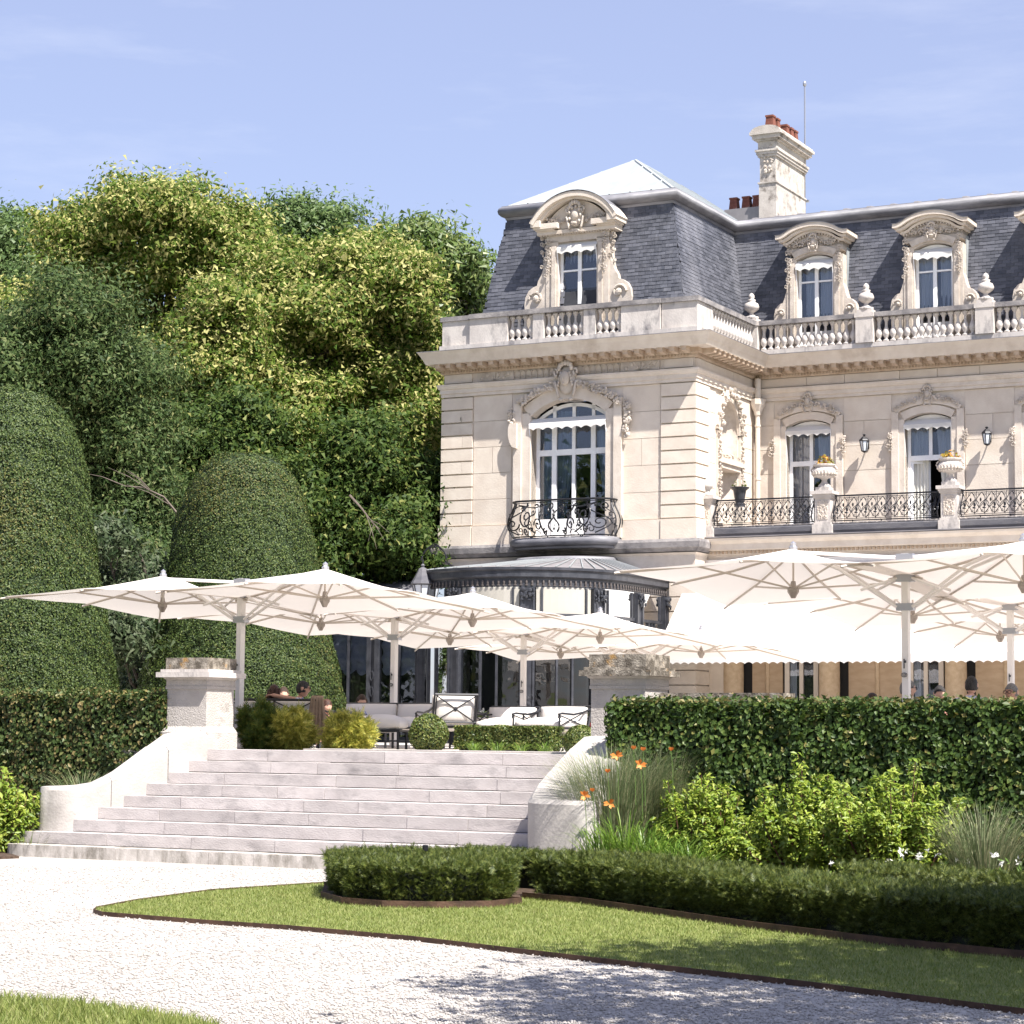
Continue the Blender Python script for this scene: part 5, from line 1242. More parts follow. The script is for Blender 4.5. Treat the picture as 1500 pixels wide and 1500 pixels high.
# ---- pillars
def pillar(label, a, b, w, d, capmat, hz, base, flare=True):
    t = thing('stone_pillar', label, 'pillar', ws(a, b, 0), -TH, None)
    m = MB().box(0,w,0,d,base,hz-.36)
    if flare: m.hexa([(-.06,-.06,TZ),(w+.07,-.06,TZ),(w+.07,d,TZ),(-.06,d,TZ)], [(-.06,-.06,TZ+.22),(w+.07,-.06,TZ+.22),(w+.07,d,TZ+.22),(-.06,d,TZ+.22)]); m.hexa([(-.058,-.058,TZ+.222),(w+.068,-.058,TZ+.222),(w+.068,d,TZ+.222),(-.058,d,TZ+.222)], [(-.002,-.002,TZ+.30),(w+.002,-.002,TZ+.30),(w+.002,d,TZ+.30),(-.002,d,TZ+.30)])
    m.build('shaft', M['pillar'], t)
    q = MB(); zz = hz-.40
    for o, za, zb2 in ((.018,-.02,.02),(.012,.022,.10)): q.box(-o, w+o, -o, d+o, zz+za, zz+zb2)
    q.hexa([(-.012,-.012,zz+.102),(w+.012,-.012,zz+.102),(w+.012,d+.012,zz+.102),(-.012,d+.012,zz+.102)], [(-.05,-.05,zz+.135),(w+.05,-.05,zz+.135),(w+.05,d+.05,zz+.135),(-.05,d+.05,zz+.135)])
    q.build('neck_moulding', M['pillar'], t)
    q = MB().box(-.115, w+.115, -.115, d+.115, zz+.137, zz+.205).box(-.07, w+.07, -.07, d+.07, zz+.207, zz+.245); q.build('cap_slab', capmat[0], t)
    MB().box(-.02, w+.02, -.02, d+.02, zz+.247, hz).build('cap_block', capmat[1], t)
    return t
pillar('pale pitted stone pillar with lichened cap at the head of the steps, hedge on its left', hit_b(302, 1040, 2.92, OS)[0]-.64, 2.92, .64, .64, (M['weathered'], M['lichen']), 2.56, 1.3)
pr_a = hit_b(945, 1000, 2.95, OS)[0]
pillar('grey stone pillar with heavily lichened brown cap right of the steps', pr_a-.72, 2.95, .72, .68, (M['lichen'], M['lichen']), 2.56, 1.0, False)
lw = thing('low_wall', 'low lichened stone wall end showing above the clipped hedge beside the brown capped pillar', 'wall', OS, -TH)
MB().box(pr_a+.02, pr_a+.78, 3.35, 3.75, 1.0, 2.10).build('coping_stone', M['lichen'], lw); MB().box(pr_a+.80, pr_a+1.62, 3.35, 3.75, 1.0, 2.10).build('coping_stone', M['lichen'], lw)

# ================================================================== PLANTING
M['hornbeam'] = mat_leaf('hornbeam leaves', [(.024,.050,.009),(.046,.088,.015),(.075,.125,.023),(.14,.19,.04),(.24,.20,.06)], .5, .28, .35, [0,.35,.7,.93,1])
M['hornbeam_l'] = mat_leaf('hornbeam leaves turning', [(.025,.05,.012),(.05,.085,.02),(.09,.125,.035),(.18,.17,.06),(.29,.22,.09)], .5, .28, .35, [0,.3,.65,.85,1])
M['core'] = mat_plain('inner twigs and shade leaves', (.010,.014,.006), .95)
M['yew'] = mat_leaf('yew sprays', [(.026,.044,.009),(.055,.080,.014),(.095,.122,.022),(.17,.185,.04)], .55, .25, .35)
M['yew_g'] = mat_leaf('clipped yew', [(.020,.041,.009),(.039,.068,.013),(.064,.099,.020),(.105,.132,.030)], .55, .12, .35)
M['yew_b'] = mat_leaf('clipped yew browned', [(.030,.042,.009),(.058,.070,.014),(.095,.100,.022),(.15,.135,.034)], .55, .12, .35)
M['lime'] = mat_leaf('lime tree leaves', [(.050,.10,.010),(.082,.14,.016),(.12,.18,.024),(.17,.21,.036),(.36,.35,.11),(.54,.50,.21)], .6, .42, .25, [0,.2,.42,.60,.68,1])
M['lime_d'] = mat_leaf('shaded lime leaves', [(.022,.050,.009),(.042,.080,.014),(.066,.11,.020),(.10,.14,.03),(.26,.26,.08),(.36,.34,.12)], .6, .34, .25, [0,.3,.6,.84,.92,1])  # darker copy of the lime colours, shade put into the leaf tone
M['chestnut'] = mat_leaf('chestnut leaves', [(.05,.095,.018),(.09,.145,.028),(.13,.185,.045),(.21,.25,.08)], .45, .32, .5)
M['pale_tree'] = mat_leaf('pale green leaves', [(.06,.11,.03),(.10,.16,.045),(.15,.21,.07)], .5, .35, .4)
M['deep_shade'] = mat_leaf('green leaves darkened for shade', [(.018,.040,.007),(.034,.066,.011),(.056,.092,.016),(.09,.125,.026),(.26,.26,.08)], .6, .28, .2, [0,.3,.65,.93,1])  # leaf colour darkened to stand for the shade of neighbouring trees
M['dark_tree'] = mat_leaf('dark glossy leaves', [(.022,.046,.012),(.042,.074,.020),(.068,.105,.030),(.10,.135,.045),(.18,.18,.075)], .6, .25, .2, [0,.3,.6,.90,1])
M['grey_leaf'] = mat_leaf('grey green broad leaves', [(.020,.038,.014),(.038,.062,.024),(.066,.092,.042),(.12,.14,.08)], .55, .2, .25)
M['golden'] = mat_leaf('golden conifer sprays', [(.16,.20,.035),(.30,.31,.055),(.46,.43,.085),(.58,.52,.13)], .5, .3, .35)
M['green_gold'] = mat_leaf('green and gold sprays', [(.05,.10,.02),(.10,.15,.03),(.20,.20,.035)], .5, .3, .35)
M['lemon'] = mat_leaf('lemon green shrub leaves', [(.10,.17,.02),(.19,.28,.035),(.30,.38,.05),(.40,.45,.09)], .45, .4, .45)
M['reed'] = mat_leaf('fine grey green grass', [(.09,.14,.055),(.15,.20,.085),(.24,.27,.14),(.42,.38,.23)], .5, .3, .4)
M['strap'] = mat_leaf('bright strap leaves', [(.07,.15,.02),(.14,.24,.03),(.24,.33,.06)], .4, .4, .5)
M['orange'] = mat_leaf('orange daylily petals', [(.70,.17,.03),(.82,.27,.06),(.85,.36,.10)], .5, .4, .3)
M['white_f'] = mat_leaf('white petals', [(.72,.72,.66),(.85,.85,.80)], .5, .3, .3)
M['red_f'] = mat_leaf('red petals', [(.55,.04,.05),(.70,.10,.09)], .5, .3, .3)
M['boxleaf'] = mat_leaf('box leaves', [(.035,.065,.012),(.07,.11,.02),(.13,.16,.035),(.22,.22,.06)], .45, .2, .45)
def sprays(C, D, size, g, k=5):
    """flat needle sprays: an axis with k pairs of thin needles"""
    n = len(C); D = D+g.normal(size=(n,3))*.55; D /= np.linalg.norm(D,axis=1)[:,None]
    T = np.cross(D, g.normal(size=(n,3))); T /= np.linalg.norm(T,axis=1)[:,None]; sz = size*(.6+.8*g.random((n,1)))
    tri = []
    for j in range(k):
        u = (j+.6)/k
        for s in (-1, 1):
            b0 = C+D*sz*(u-.16); b1 = C+D*sz*(u+.02); tip = C+D*sz*(u+.28)+T*s*sz*(.42*(1-u*.6))
            tri.append(np.stack([b0,b1,tip],1))
    V = np.stack(tri,1).reshape(-1,3); return V, np.arange(len(V)).reshape(-1,3)
def box_surface(g, n, x0, x1, y0, y1, z0, z1, faces='fltr', depth=.1):
    """random points just under chosen faces of a box (f front y0, b back, l left, r right, t top)"""
    ar = dict(f=(x1-x0)*(z1-z0), b=(x1-x0)*(z1-z0), l=(y1-y0)*(z1-z0), r=(y1-y0)*(z1-z0), t=(x1-x0)*(y1-y0)); tot = sum(ar[c] for c in faces); C, D = [], []
    for c in faces:
        k = int(n*ar[c]/tot); u, v, w = g.random(k), g.random(k), g.random(k)**1.5*depth
        X, Y, Z = x0+(x1-x0)*u, y0+(y1-y0)*u, z0+(z1-z0)*v
        if c == 'f': C.append(np.stack([X, y0+w, Z],1)); D.append(np.tile([0,-1,.15],(k,1)))
        if c == 'b': C.append(np.stack([X, y1-w, Z],1)); D.append(np.tile([0,1,.15],(k,1)))
        if c == 'l': C.append(np.stack([x0+w, Y, Z],1)); D.append(np.tile([-1,0,.15],(k,1)))
        if c == 'r': C.append(np.stack([x1-w, Y, Z],1)); D.append(np.tile([1,0,.15],(k,1)))
        if c == 't': C.append(np.stack([X, y0+(y1-y0)*v, z1-w],1)); D.append(np.tile([0,0,1.],(k,1)))
    return np.concatenate(C), np.concatenate(D)
def wav(C, amp, fr, seed):
    r = np.random.default_rng(seed).random((3,3))*6.28
    return amp*(np.sin(C@np.array([fr,fr*.7,fr*.9])+r[0,0])+np.sin(C@np.array([-fr*.6,fr*1.3,fr*1.7])+r[0,1])+np.sin(C@np.array([fr*2.1,-fr*.8,fr*.5])+r[0,2]))/3
# ---- hornbeam hedges
def hedge(label, a0, a1, b0, b1, z1, n, mat, seed, faces, cat='hedge'):
    t = thing('clipped_hedge', label, cat, OS, -TH); g = np.random.default_rng(seed)
    C, D = box_surface(g, n, a0, a1, b0, b1, .05, z1, faces, .16); C = C - D*wav(C, .045, 5.5, seed)[:,None]
    V, F = leaves(C, D, .066, g, .35, .62, .55); link('hedge_foliage', np_mesh('hedge_foliage', V, F, mat), t, kind='stuff')
    k = n//12; C, D = box_surface(g, k, a0, a1, b0, b1, z1-.03, z1+.03, 't', .02); V, F = leaves(C+g.normal(size=C.shape)*[0,0,.03], D, .07, g, .35, .6, 1.2); link('shoot_tips', np_mesh('shoot_tips', V, F, M['hornbeam_l']), t, kind='stuff')
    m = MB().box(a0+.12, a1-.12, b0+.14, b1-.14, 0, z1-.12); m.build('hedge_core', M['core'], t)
    return t
hx = hit_b(887, 1040, 1.95, OS)[0]
hedge('tall clipped hornbeam hedge behind the shrub border right of the steps', hx, 16.5, 1.95, 2.75, 1.95, 62000, M['hornbeam'], 21, 'flt')
hx2 = hit_b(240, 1060, 2.85, OS)[0]
hedge('tall clipped hornbeam hedge ending at the pillar left of the steps', -6.5, hx2, 2.85, 3.65, 2.06, 42000, M['hornbeam_l'], 22, 'frt')
# ---- low yew hedges in front
def yew_block(label, outline, z1, n, seed, cat='hedge', top_mat=None, zb=.04):
    """clipped block over a plan outline"""
    t = thing('yew_hedge', label, cat); g = np.random.default_rng(seed); o = np.array(outline); m = len(o)
    nxt = np.roll(o, -1, 0); ln = np.linalg.norm(nxt-o, axis=1); per = ln.sum(); ctr = o.mean(0)
    area = .5*abs(np.sum(o[:,0]*nxt[:,1]-nxt[:,0]*o[:,1])); sgn = np.sign(np.sum(o[:,0]*nxt[:,1]-nxt[:,0]*o[:,1]))
    ns = int(n*per*z1/(per*z1+area)); e = g.choice(m, ns, p=ln/per); u = g.random((ns,1)); P = o[e]*(1-u)+nxt[e]*u; d = (nxt-o)[e]/ln[e][:,None]
    N = np.stack([d[:,1],-d[:,0]],1)*sgn; v = g.random((ns,1)); z = zb+(z1-zb)*v; ins = .04+.14*(v**6)+.10*(1-v)**3
    C = np.concatenate([P-N*(ins+g.random((ns,1))*.06), z],1); D = np.concatenate([N, .5+0*z],1)
    nt_ = n-ns; lo, hi = o.min(0), o.max(0); Q = lo+(hi-lo)*g.random((nt_*3,2)); Q = Q[inside([tuple(p) for p in outline], Q)][:nt_]
    C2 = np.concatenate([Q, z1-.02+.0*Q[:,:1]+g.normal(size=(len(Q),1))*.018],1); D2 = np.tile([0,0,.55],(len(Q),1))+g.normal(size=(len(Q),3))*.6
    C = np.concatenate([C,C2]); D = np.concatenate([D,D2]); C = C-np.concatenate([D[:,:2],0*D[:,:1]],1)*wav(C,.05,7,seed)[:,None]; C[:,2] += wav(C,.02,5,seed+1)*(C[:,2]>z1*.6)
    V, F = sprays(C, D, .058, g, 4); link('hedge_foliage', np_mesh('hedge_foliage', V, F, M['yew']), t, kind='stuff')
    c = MB(); inn = [(p[0]+(ctr[0]-p[0])*.0, p[1]) for p in o]; k = MB()
    sh = []
    for i in range(m):
        a, b, cc = o[i-1], o[i], o[(i+1)%m]; d1 = (b-a)/np.linalg.norm(b-a); d2 = (cc-b)/np.linalg.norm(cc-b); nn = np.array([d1[1]+d2[1], -(d1[0]+d2[0])])*sgn; nn /= np.linalg.norm(nn)+1e-9; sh.append(tuple(b-nn*.13))
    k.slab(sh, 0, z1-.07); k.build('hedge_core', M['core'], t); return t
rpo = [(p[0], p[1]) for p in ring_poly()]
rc = np.array(rpo).mean(0); rin = [tuple(rc+(np.array(p)-rc)*np.array([.965,.93])+np.array([0,.03])) for p in rpo]
yew_block('rounded clipped yew block standing alone on the lawn in front of the steps', rin, .385, 26000, 31)
e0 = [Vector((p.x,p.y,0)) for p in low_e]; dirv = (e0[-1]-e0[1]).normalized(); nrm_ = Vector((-dirv.y, dirv.x, 0)); nrm_ = nrm_ if nrm_.y > 0 else -nrm_
front_l = [p+nrm_*.10 for p in e0]; back_l = [p+nrm_*1.12 for p in reversed(e0)]
yew_block('long low dark yew hedge running to the right in front of the shrub border', [(p.x,p.y) for p in front_l]+[(p.x,p.y) for p in back_l], .40, 70000, 32)
h2a = at_z(1231,1266,.42)+Vector((0.0,0,0)); f2 = [Vector((h2a.x,h2a.y,0)), Vector((h2a.x,h2a.y,0))+dirv*4.6]
yew_block('second low yew hedge lying behind the long dark one below the shrubs', [(f2[0].x-.1,f2[0].y-.45),(f2[1].x,f2[1].y-.45),(f2[1].x+.5,f2[1].y+.35),(f2[0].x+.3,f2[0].y+.4)], .41, 22000, 33)
yew_block('short low yew hedge between the rounded block and the daylilies', [(ws(7.2,-1.6).x,ws(7.2,-1.6).y),(ws(9.4,-1.9).x,ws(9.4,-1.9).y),(ws(9.5,-1.2).x,ws(9.5,-1.2).y),(ws(7.3,-.9).x,ws(7.3,-.9).y)], .37, 11000, 34)
lamp_s = thing('garden_spike_light', 'tiny black spike light poking out of the rounded yew block', 'light', at_z(623,1246,.46)); MB().lathe([(.012,-.4),(.012,-.01),(.028,0),(.03,.05),(.02,.055)], 8).build('light_head', M['iron'], lamp_s)

# ---- clipped yew cones
def topiary(label, prof, c, zb, seed, n, tones):
    """prof: (z, r) silhouette from the base up"""
    t = thing('topiary_yew', label, 'topiary', (c[0], c[1], zb)); g = np.random.default_rng(seed); zs = np.array([p[0] for p in prof]); rs_ = np.array([p[1] for p in prof])
    s = np.r_[0, np.cumsum(np.hypot(np.diff(zs), np.diff(rs_)))]; w = np.interp(np.linspace(0,1,200)*s[-1], s, rs_)+.05; cum = np.cumsum(w)/w.sum()
    q = np.interp(g.random(n), cum, np.linspace(0,1,200))*s[-1]; z = np.interp(q, s, zs); r = np.interp(q, s, rs_)
    dz, dr = np.interp(q+.05, s, zs)-np.interp(q-.05, s, zs), np.interp(q+.05, s, rs_)-np.interp(q-.05, s, rs_); l = np.hypot(dz,dr)+1e-6
    # only the half that can be seen from around the camera gets dense sprays
    a = -math.pi/2 + (g.random(n)-.5)*2*math.radians(125); nx, nz = dz/l, -dr/l
    D = np.stack([np.cos(a)*nx, np.sin(a)*nx, nz],1); C = np.stack([r*np.cos(a), r*np.sin(a), z],1); C = C+D*(wav(C,.05,3.2,seed)+wav(C,.03,11,seed+3)-.06*g.random(n)**2)[:,None]
    V, F = leaves(C, D*1.0, .043, g, .5, .55, .65); V = V.reshape(-1,4,3)
    pn = wav(C,1,1.1,seed+5)+wav(C,1,.5,seed+6)+.5*g.normal(size=n); brown = pn > tones
    for nm, msk, mt in (('yew_foliage', ~brown, M['yew_g']), ('sunburnt_foliage', brown, M['yew_b'])):
        Vv = V[msk].reshape(-1,3); k = msk.sum(); b = np.arange(k)[:,None]*4; Fv = np.concatenate([b+np.array([0,1,2]), b+np.array([0,2,3])],1).reshape(-1,3); link(nm, np_mesh(nm, Vv, Fv, mt), t, kind='stuff')
    MB().lathe([(max(.02,rr-.07), zz) for zz, rr in prof], 36).build('yew_core', M['yew_core'], t, smooth=True); return t
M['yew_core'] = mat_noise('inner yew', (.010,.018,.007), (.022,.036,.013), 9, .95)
def sil(px_list, cx, Y, cz):
    """silhouette half widths from right-edge pixels"""
    out = []
    for x, y in px_list:
        p = at_y(x, y, Y); out.append((p.z, p.x))
    return out
Y2 = 45.0; cx2 = at_y(357, 800, Y2).x
pr2 = [(at_y(0, y, Y2).z, at_y(x, y, Y2).x-cx2) for x, y in ((508,1035),(500,985),(488,930),(474,870),(462,790),(452,740),(440,705),(425,682),(403,668),(382,662.5),(358,661))]
z0_ = pr2[0][0]; pr2 = [(TZ, pr2[0][1])]+[p for p in pr2 if p[0] > TZ+.1]; pr2 = [(z-TZ, max(.02, r)) for z, r in pr2]
topiary('bullet shaped clipped yew behind the left pillar and parasol pole', pr2, (cx2, Y2), TZ, 51, 105000, .72)
Y1 = 38.5; cx1 = at_y(10, 800, Y1).x
pr1 = [(at_y(0, y, Y1).z, at_y(x, y, Y1).x-cx1) for x, y in ((170,1035),(168,1000),(162,940),(150,860),(136,780),(127,700),(118,650),(100,608),(75,583),(45,571),(12,568))]
pr1 = [(TZ, pr1[0][1])]+[p for p in pr1 if p[0] > TZ+.1]; pr1 = [(z-TZ, max(.02, r)) for z, r in pr1]
topiary('huge clipped yew column with yellowed patches at the left', pr1, (cx1, Y1), TZ, 52, 115000, .66)

# ---- trees behind
def tree(label, c, crown, mat, seed, n, size, base=1.3, trunk=.35, asp=.6, droop=0.0, extra=None, cat='tree', limbs=True, name='broadleaf_tree', clump=.75, gap=.0):
    """crown: list of (dx,dy,z,rx,ry,rz) lobes; leaves gathered in clumps on and inside them"""
    t = thing(name, label, cat, (c[0], c[1], 0)); g = np.random.default_rng(seed); vol = np.array([l[3]*l[5] for l in crown]); vol = vol/vol.sum(); Cs, Ds = [], []; clumps = []
    for l, fr in zip(crown, vol):
        k = int(n*fr); per = 150; nc = max(4, k//per)
        nb = 15; Ub = g.normal(size=(nb,3)); Ub[:,1] -= .5; Ub[:,2] += .15; Ub /= np.linalg.norm(Ub,axis=1)[:,None]; Cb = Ub*(.52+.50*g.random((nb,1))); rb = .20+.22*g.random(nb)
        pick = g.integers(0, nb, nc); U = g.normal(size=(nc,3)); U[:,1] -= .3; U[:,2] += .35; U /= np.linalg.norm(U,axis=1)[:,None]
        loc_ = Cb[pick]+U*(rb[pick][:,None])*(.55+.5*g.random((nc,1))); inner = g.random(nc) < .16; loc_[inner] = (g.normal(size=(nc,3))*.38)[inner]; spr = g.random(nc) < .07; loc_[spr] *= (1.06+.16*g.random((nc,1)))[spr]
        ctr = np.array(l[:3])+loc_*np.array(l[3:6])
        for q in range(nc):
            m = int(per*g.uniform(.6,1.4)); W = g.normal(size=(m,3))*np.array([1,1,.58])*clump*g.uniform(.5,1.15)*.60
            W[:,2] -= droop*np.hypot(W[:,0],W[:,1]); Cs.append(ctr[q]+W); Ds.append(W*1.1/clump+U[q]*.55+np.array([.12,-.25,.62]))
    C, D = np.concatenate(Cs), np.concatenate(Ds); V, F = leaves1(C, D, size, g, asp, .5)
    link('crown', np_mesh('crown', V, F, mat), t, kind='stuff')
    m = MB(); top = max(l[2] for l in crown); pts = [(0,0,base-.3)]; r = [trunk*1.25]
    for i in range(1, 9): f_ = i/8; pts.append((.5*math.sin(f_*3+seed), .3*math.cos(f_*2.3+seed)-.3, base+(top-base)*f_)); r.append(trunk*(1-.85*f_))
    m.tube(pts, r, 9); m.build('trunk', M['bark'], t)
    if limbs:
        m = MB(); rr = random.Random(seed)
        for l in crown:
            s = pts[rr.randint(2, 5)]; e = Vector(l[:3]); s = Vector(s); mid = s.lerp(e, .5)+Vector((0,0,-.4)); m.tube([s, mid, e], [trunk*.42, trunk*.26, trunk*.10], 6)
            for k in range(7):
                q = mid.lerp(e, rr.uniform(.2,1)); d = Vector((rr.uniform(-1,1)*l[3], rr.uniform(-1,.6)*l[4], rr.uniform(-.5,1)*l[5]))*.75; m.tube([q, q+d*.5+Vector((0,0,.15)), q+d], [trunk*.12, trunk*.08, .015], 5)
        m.build('limb', M['bark'], t)
    return t
def lobes(Y, rows, dy=2.2):
    """rows: (px, py, r_px, stretch) picture discs at distance Y -> crown lobes relative to the first disc's column"""
    c0 = at_y(rows[0][0], rows[0][1], Y); k = Y/3316.0; out = []
    for i, (px, py, r, st) in enumerate(rows):
        p = at_y(px, py, Y); out.append((p.x-c0.x, (i % 3-1)*dy*.5, p.z, r*k, min(r*k*1.1, dy*1.6), r*k*st))
    return (c0.x, Y), out
c, cr = lobes(66, [(235,380,95,1.0),(150,400,80,.95),(235,320,52,1.05),(310,370,70,1),(110,350,55,.9),(170,310,45,.9),(60,500,75,.9),(180,500,90,.9),(290,500,95,.9),(375,420,80,1.0),(350,340,40,1.0),(410,520,80,.9),(280,610,90,.9),(400,640,80,1)])
tree('tallest lime tree covered in pale yellow bracts above the dark leaved tree', c, cr, M['lime'], 61, 250000, .125, trunk=.5, clump=.62)
c, cr = lobes(63, [(500,470,90,1.0),(430,430,70,1.0),(520,390,70,.9),(580,450,70,1.0),(610,530,70,1),(500,570,95,.9),(420,580,70,1.0),(590,630,75,1.0),(480,660,80,.9),(560,720,70,.8)])
tree('lime tree heavy with pale bracts left of the chateau corner', c, cr, M['lime'], 62, 210000, .12, trunk=.45, clump=.6)
c, cr = lobes(61, [(330,560,75,1.0),(250,570,70,1.0),(400,520,60,1.0),(350,480,60,1.0),(450,620,75,.9),(540,590,65,1.0),(300,640,70,.9),(380,620,70,1.0),(600,640,55,1.0),(490,690,50,.9),(580,720,50,.9)])
tree('lime tree with pale bracts filling the middle below the two tallest crowns', c, cr, M['lime'], 71, 170000, .12, trunk=.4, clump=.6)
c, cr = lobes(74, [(450,370,60,1.0),(500,360,50,.9),(545,380,55,.9),(425,350,35,1.0)])
tree('pale green tree top rising behind the lime trees', c, cr, M['pale_tree'], 63, 40000, .13, trunk=.35)
c, cr = lobes(69, [(640,430,65,1.0),(600,380,50,1),(560,360,38,1.05),(625,365,40,1.0),(685,410,38,1.0),(670,480,50,1),(600,480,60,1),(640,560,60,1.0)])
tree('chestnut with drooping fans of leaves beside the mansard roof', c, cr, M['chestnut'], 64, 60000, .19, asp=.38, droop=.35, trunk=.4)
c, cr = lobes(54, [(90,540,95,.9),(160,560,80,.9),(60,470,60,.85),(130,470,65,.9),(190,640,75,1),(90,650,100,.9),(30,600,80,1.0),(200,740,70,1.0),(150,720,80,1),(215,830,50,1),(185,920,55,1.0),(190,1000,50,.9)])
tree('dark glossy leaved tree behind the huge yew column', c, cr, M['dark_tree'], 65, 180000, .095, asp=.5, droop=.3, trunk=.35)
c, cr = lobes(72, [(20,370,45,1.0),(45,350,40,1),(10,430,60,1),(60,440,60,1.0),(0,520,60,1)])
tree('light green tree at the far left edge behind the dark tree', c, cr, M['pale_tree'], 66, 50000, .125, trunk=.3)
c, cr = lobes(60, [(560,790,70,.9),(630,740,60,1.0),(480,790,60,1.0),(520,730,60,1),(600,850,60,.7),(640,830,40,.8),(540,680,60,1)])
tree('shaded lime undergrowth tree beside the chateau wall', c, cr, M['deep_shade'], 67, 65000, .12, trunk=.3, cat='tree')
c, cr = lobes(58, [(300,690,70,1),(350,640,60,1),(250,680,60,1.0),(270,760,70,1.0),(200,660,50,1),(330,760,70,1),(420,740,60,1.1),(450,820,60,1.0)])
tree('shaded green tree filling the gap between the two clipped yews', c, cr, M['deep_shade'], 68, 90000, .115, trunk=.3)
c, cr = lobes(45, [(190,930,42,1.0),(175,860,45,1.0),(205,990,40,.9),(165,790,40,1.0),(230,900,30,1),(195,840,40,1)])
tree('grey green broad leaved shrub between the two clipped yews', c, cr, M['grey_leaf'], 69, 20000, .11, asp=.45, droop=.4, trunk=.12, name='broadleaf_shrub', cat='shrub', clump=.5)
c, cr = lobes(85, [(560,640,160,1.2),(300,640,180,1.1),(60,700,200,1),(450,780,160,1),(180,800,160,1.0),(650,780,120,1.0),(-160,720,210,1.1),(-420,740,220,1.1),(-700,760,220,1.0)], 4)
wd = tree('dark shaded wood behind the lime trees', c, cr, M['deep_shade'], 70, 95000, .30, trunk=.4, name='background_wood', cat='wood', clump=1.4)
# trees on the far side of the garden, seen mirrored in the windows
g_ = np.random.default_rng(90); Cs, Ds = [], []
for k in range(26):
    u = k/25; c_ = np.array([-62+26*u, 44-62*u, 8.6])+g_.normal(size=3)*[2.5,2.5,.6]
    for q in range(26):
        U_ = g_.normal(size=3); U_ /= np.linalg.norm(U_); ct = c_+U_*np.array([4.2,4.2,8.6])*(.55+.45*g_.random()); W = g_.normal(size=(70,3))*[.9,.9,.6]; Cs.append(ct+W); Ds.append(W+U_*.8+[0,0,.6])
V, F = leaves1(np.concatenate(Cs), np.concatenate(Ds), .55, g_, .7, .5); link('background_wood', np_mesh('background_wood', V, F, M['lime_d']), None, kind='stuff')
# bare dead branches
def dead_branch(label, pts, seed, r=.03):
    t = thing('dead_branch', label, 'branch'); m = MB(); rr = random.Random(seed); P = [Vector(p) for p in pts]; m.tube(P, [r*(1-.7*i/(len(P)-1)) for i in range(len(P))], 5)
    for k in range(5):
        i = rr.randint(0, len(P)-2); q = P[i].lerp(P[i+1], rr.random()); d = (P[-1]-P[0]).normalized()*rr.uniform(.2,.8)+Vector((rr.uniform(-.3,.3), rr.uniform(-.3,.3), rr.uniform(-.5,.25))); m.tube([q, q+d*.5+Vector((0,0,.05)), q+d], [r*.4, r*.3, r*.12], 4)
    m.build('branch_wood', M['twig'], t)
dead_branch('pale bare branch hanging in the gap left of the bullet shaped yew', [at_y(262,755,46), at_y(240,728,46), at_y(210,714,46), at_y(183,712,46)], 1, .028)
dead_branch('thin bare branch slanting down in the shade beside the chateau', [at_y(512,725,55), at_y(530,745,55), at_y(545,765,55), at_y(556,775,55)], 2, .03)
# big tree out of frame on the right that shades the lawn
def shade_crown():
    t = thing('shade_tree', 'large garden tree whose leafy crown shades the right of the lawn', 'tree', (9.2, 11.2, 0)); g = np.random.default_rng(77); Cs, Ds = [], []
    SH = [(2.7,15.1,7.2,.95),(1.6,14.9,6.6,.55),(3.5,15.6,7.6,1.1),(2.2,13.6,7.0,.85),(3.2,13.9,7.8,1.1),(.9,13.35,6.6,.5),(1.5,12.9,7.0,.7),(4.2,16.6,8.2,1.3),(4.9,15.0,8.4,1.5),(.35,12.75,6.2,.33),(5.2,17.4,8.0,1.3),(1.0,16.35,6.8,.42),(1.65,16.5,7.0,.6),(2.4,16.4,7.2,.8),(3.3,17.2,7.6,.8),(.1,14.55,6.2,.22),(.7,14.6,6.4,.3),(.35,13.5,6.3,.35)]
    for l in [(sx+.814*z/2.05-9.2, sy-1.10*z/2.05-11.2, z, r, r, r*.6) for sx, sy, z, r in SH]:
        nc = int(21*l[3]*l[4])+4
        ctr = np.array(l[:3])+g.normal(size=(nc,3))*np.array(l[3:])*.52
        for q in ctr: W = g.normal(size=(52,3))*[.34,.34,.2]; Cs.append(q+W); Ds.append(W+[0,0,.6])
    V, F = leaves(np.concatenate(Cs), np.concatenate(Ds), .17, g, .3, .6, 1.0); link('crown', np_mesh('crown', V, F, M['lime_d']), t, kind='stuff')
    MB().tube([(0,0,0),(.1,0,2.5),(-.2,.1,5),(-.5,.2,8)], [.38,.3,.25,.12], 10).tube([(-.1,.1,4),(-1.8,.6,6.4),(-2.6,.8,7.4)], [.16,.1,.04], 7).tube([(-.1,.1,4.2),(-1.6,-1.4,6),(-2.8,-1.6,7)], [.15,.1,.04], 7).build('trunk', M['bark'], t)
shade_crown()
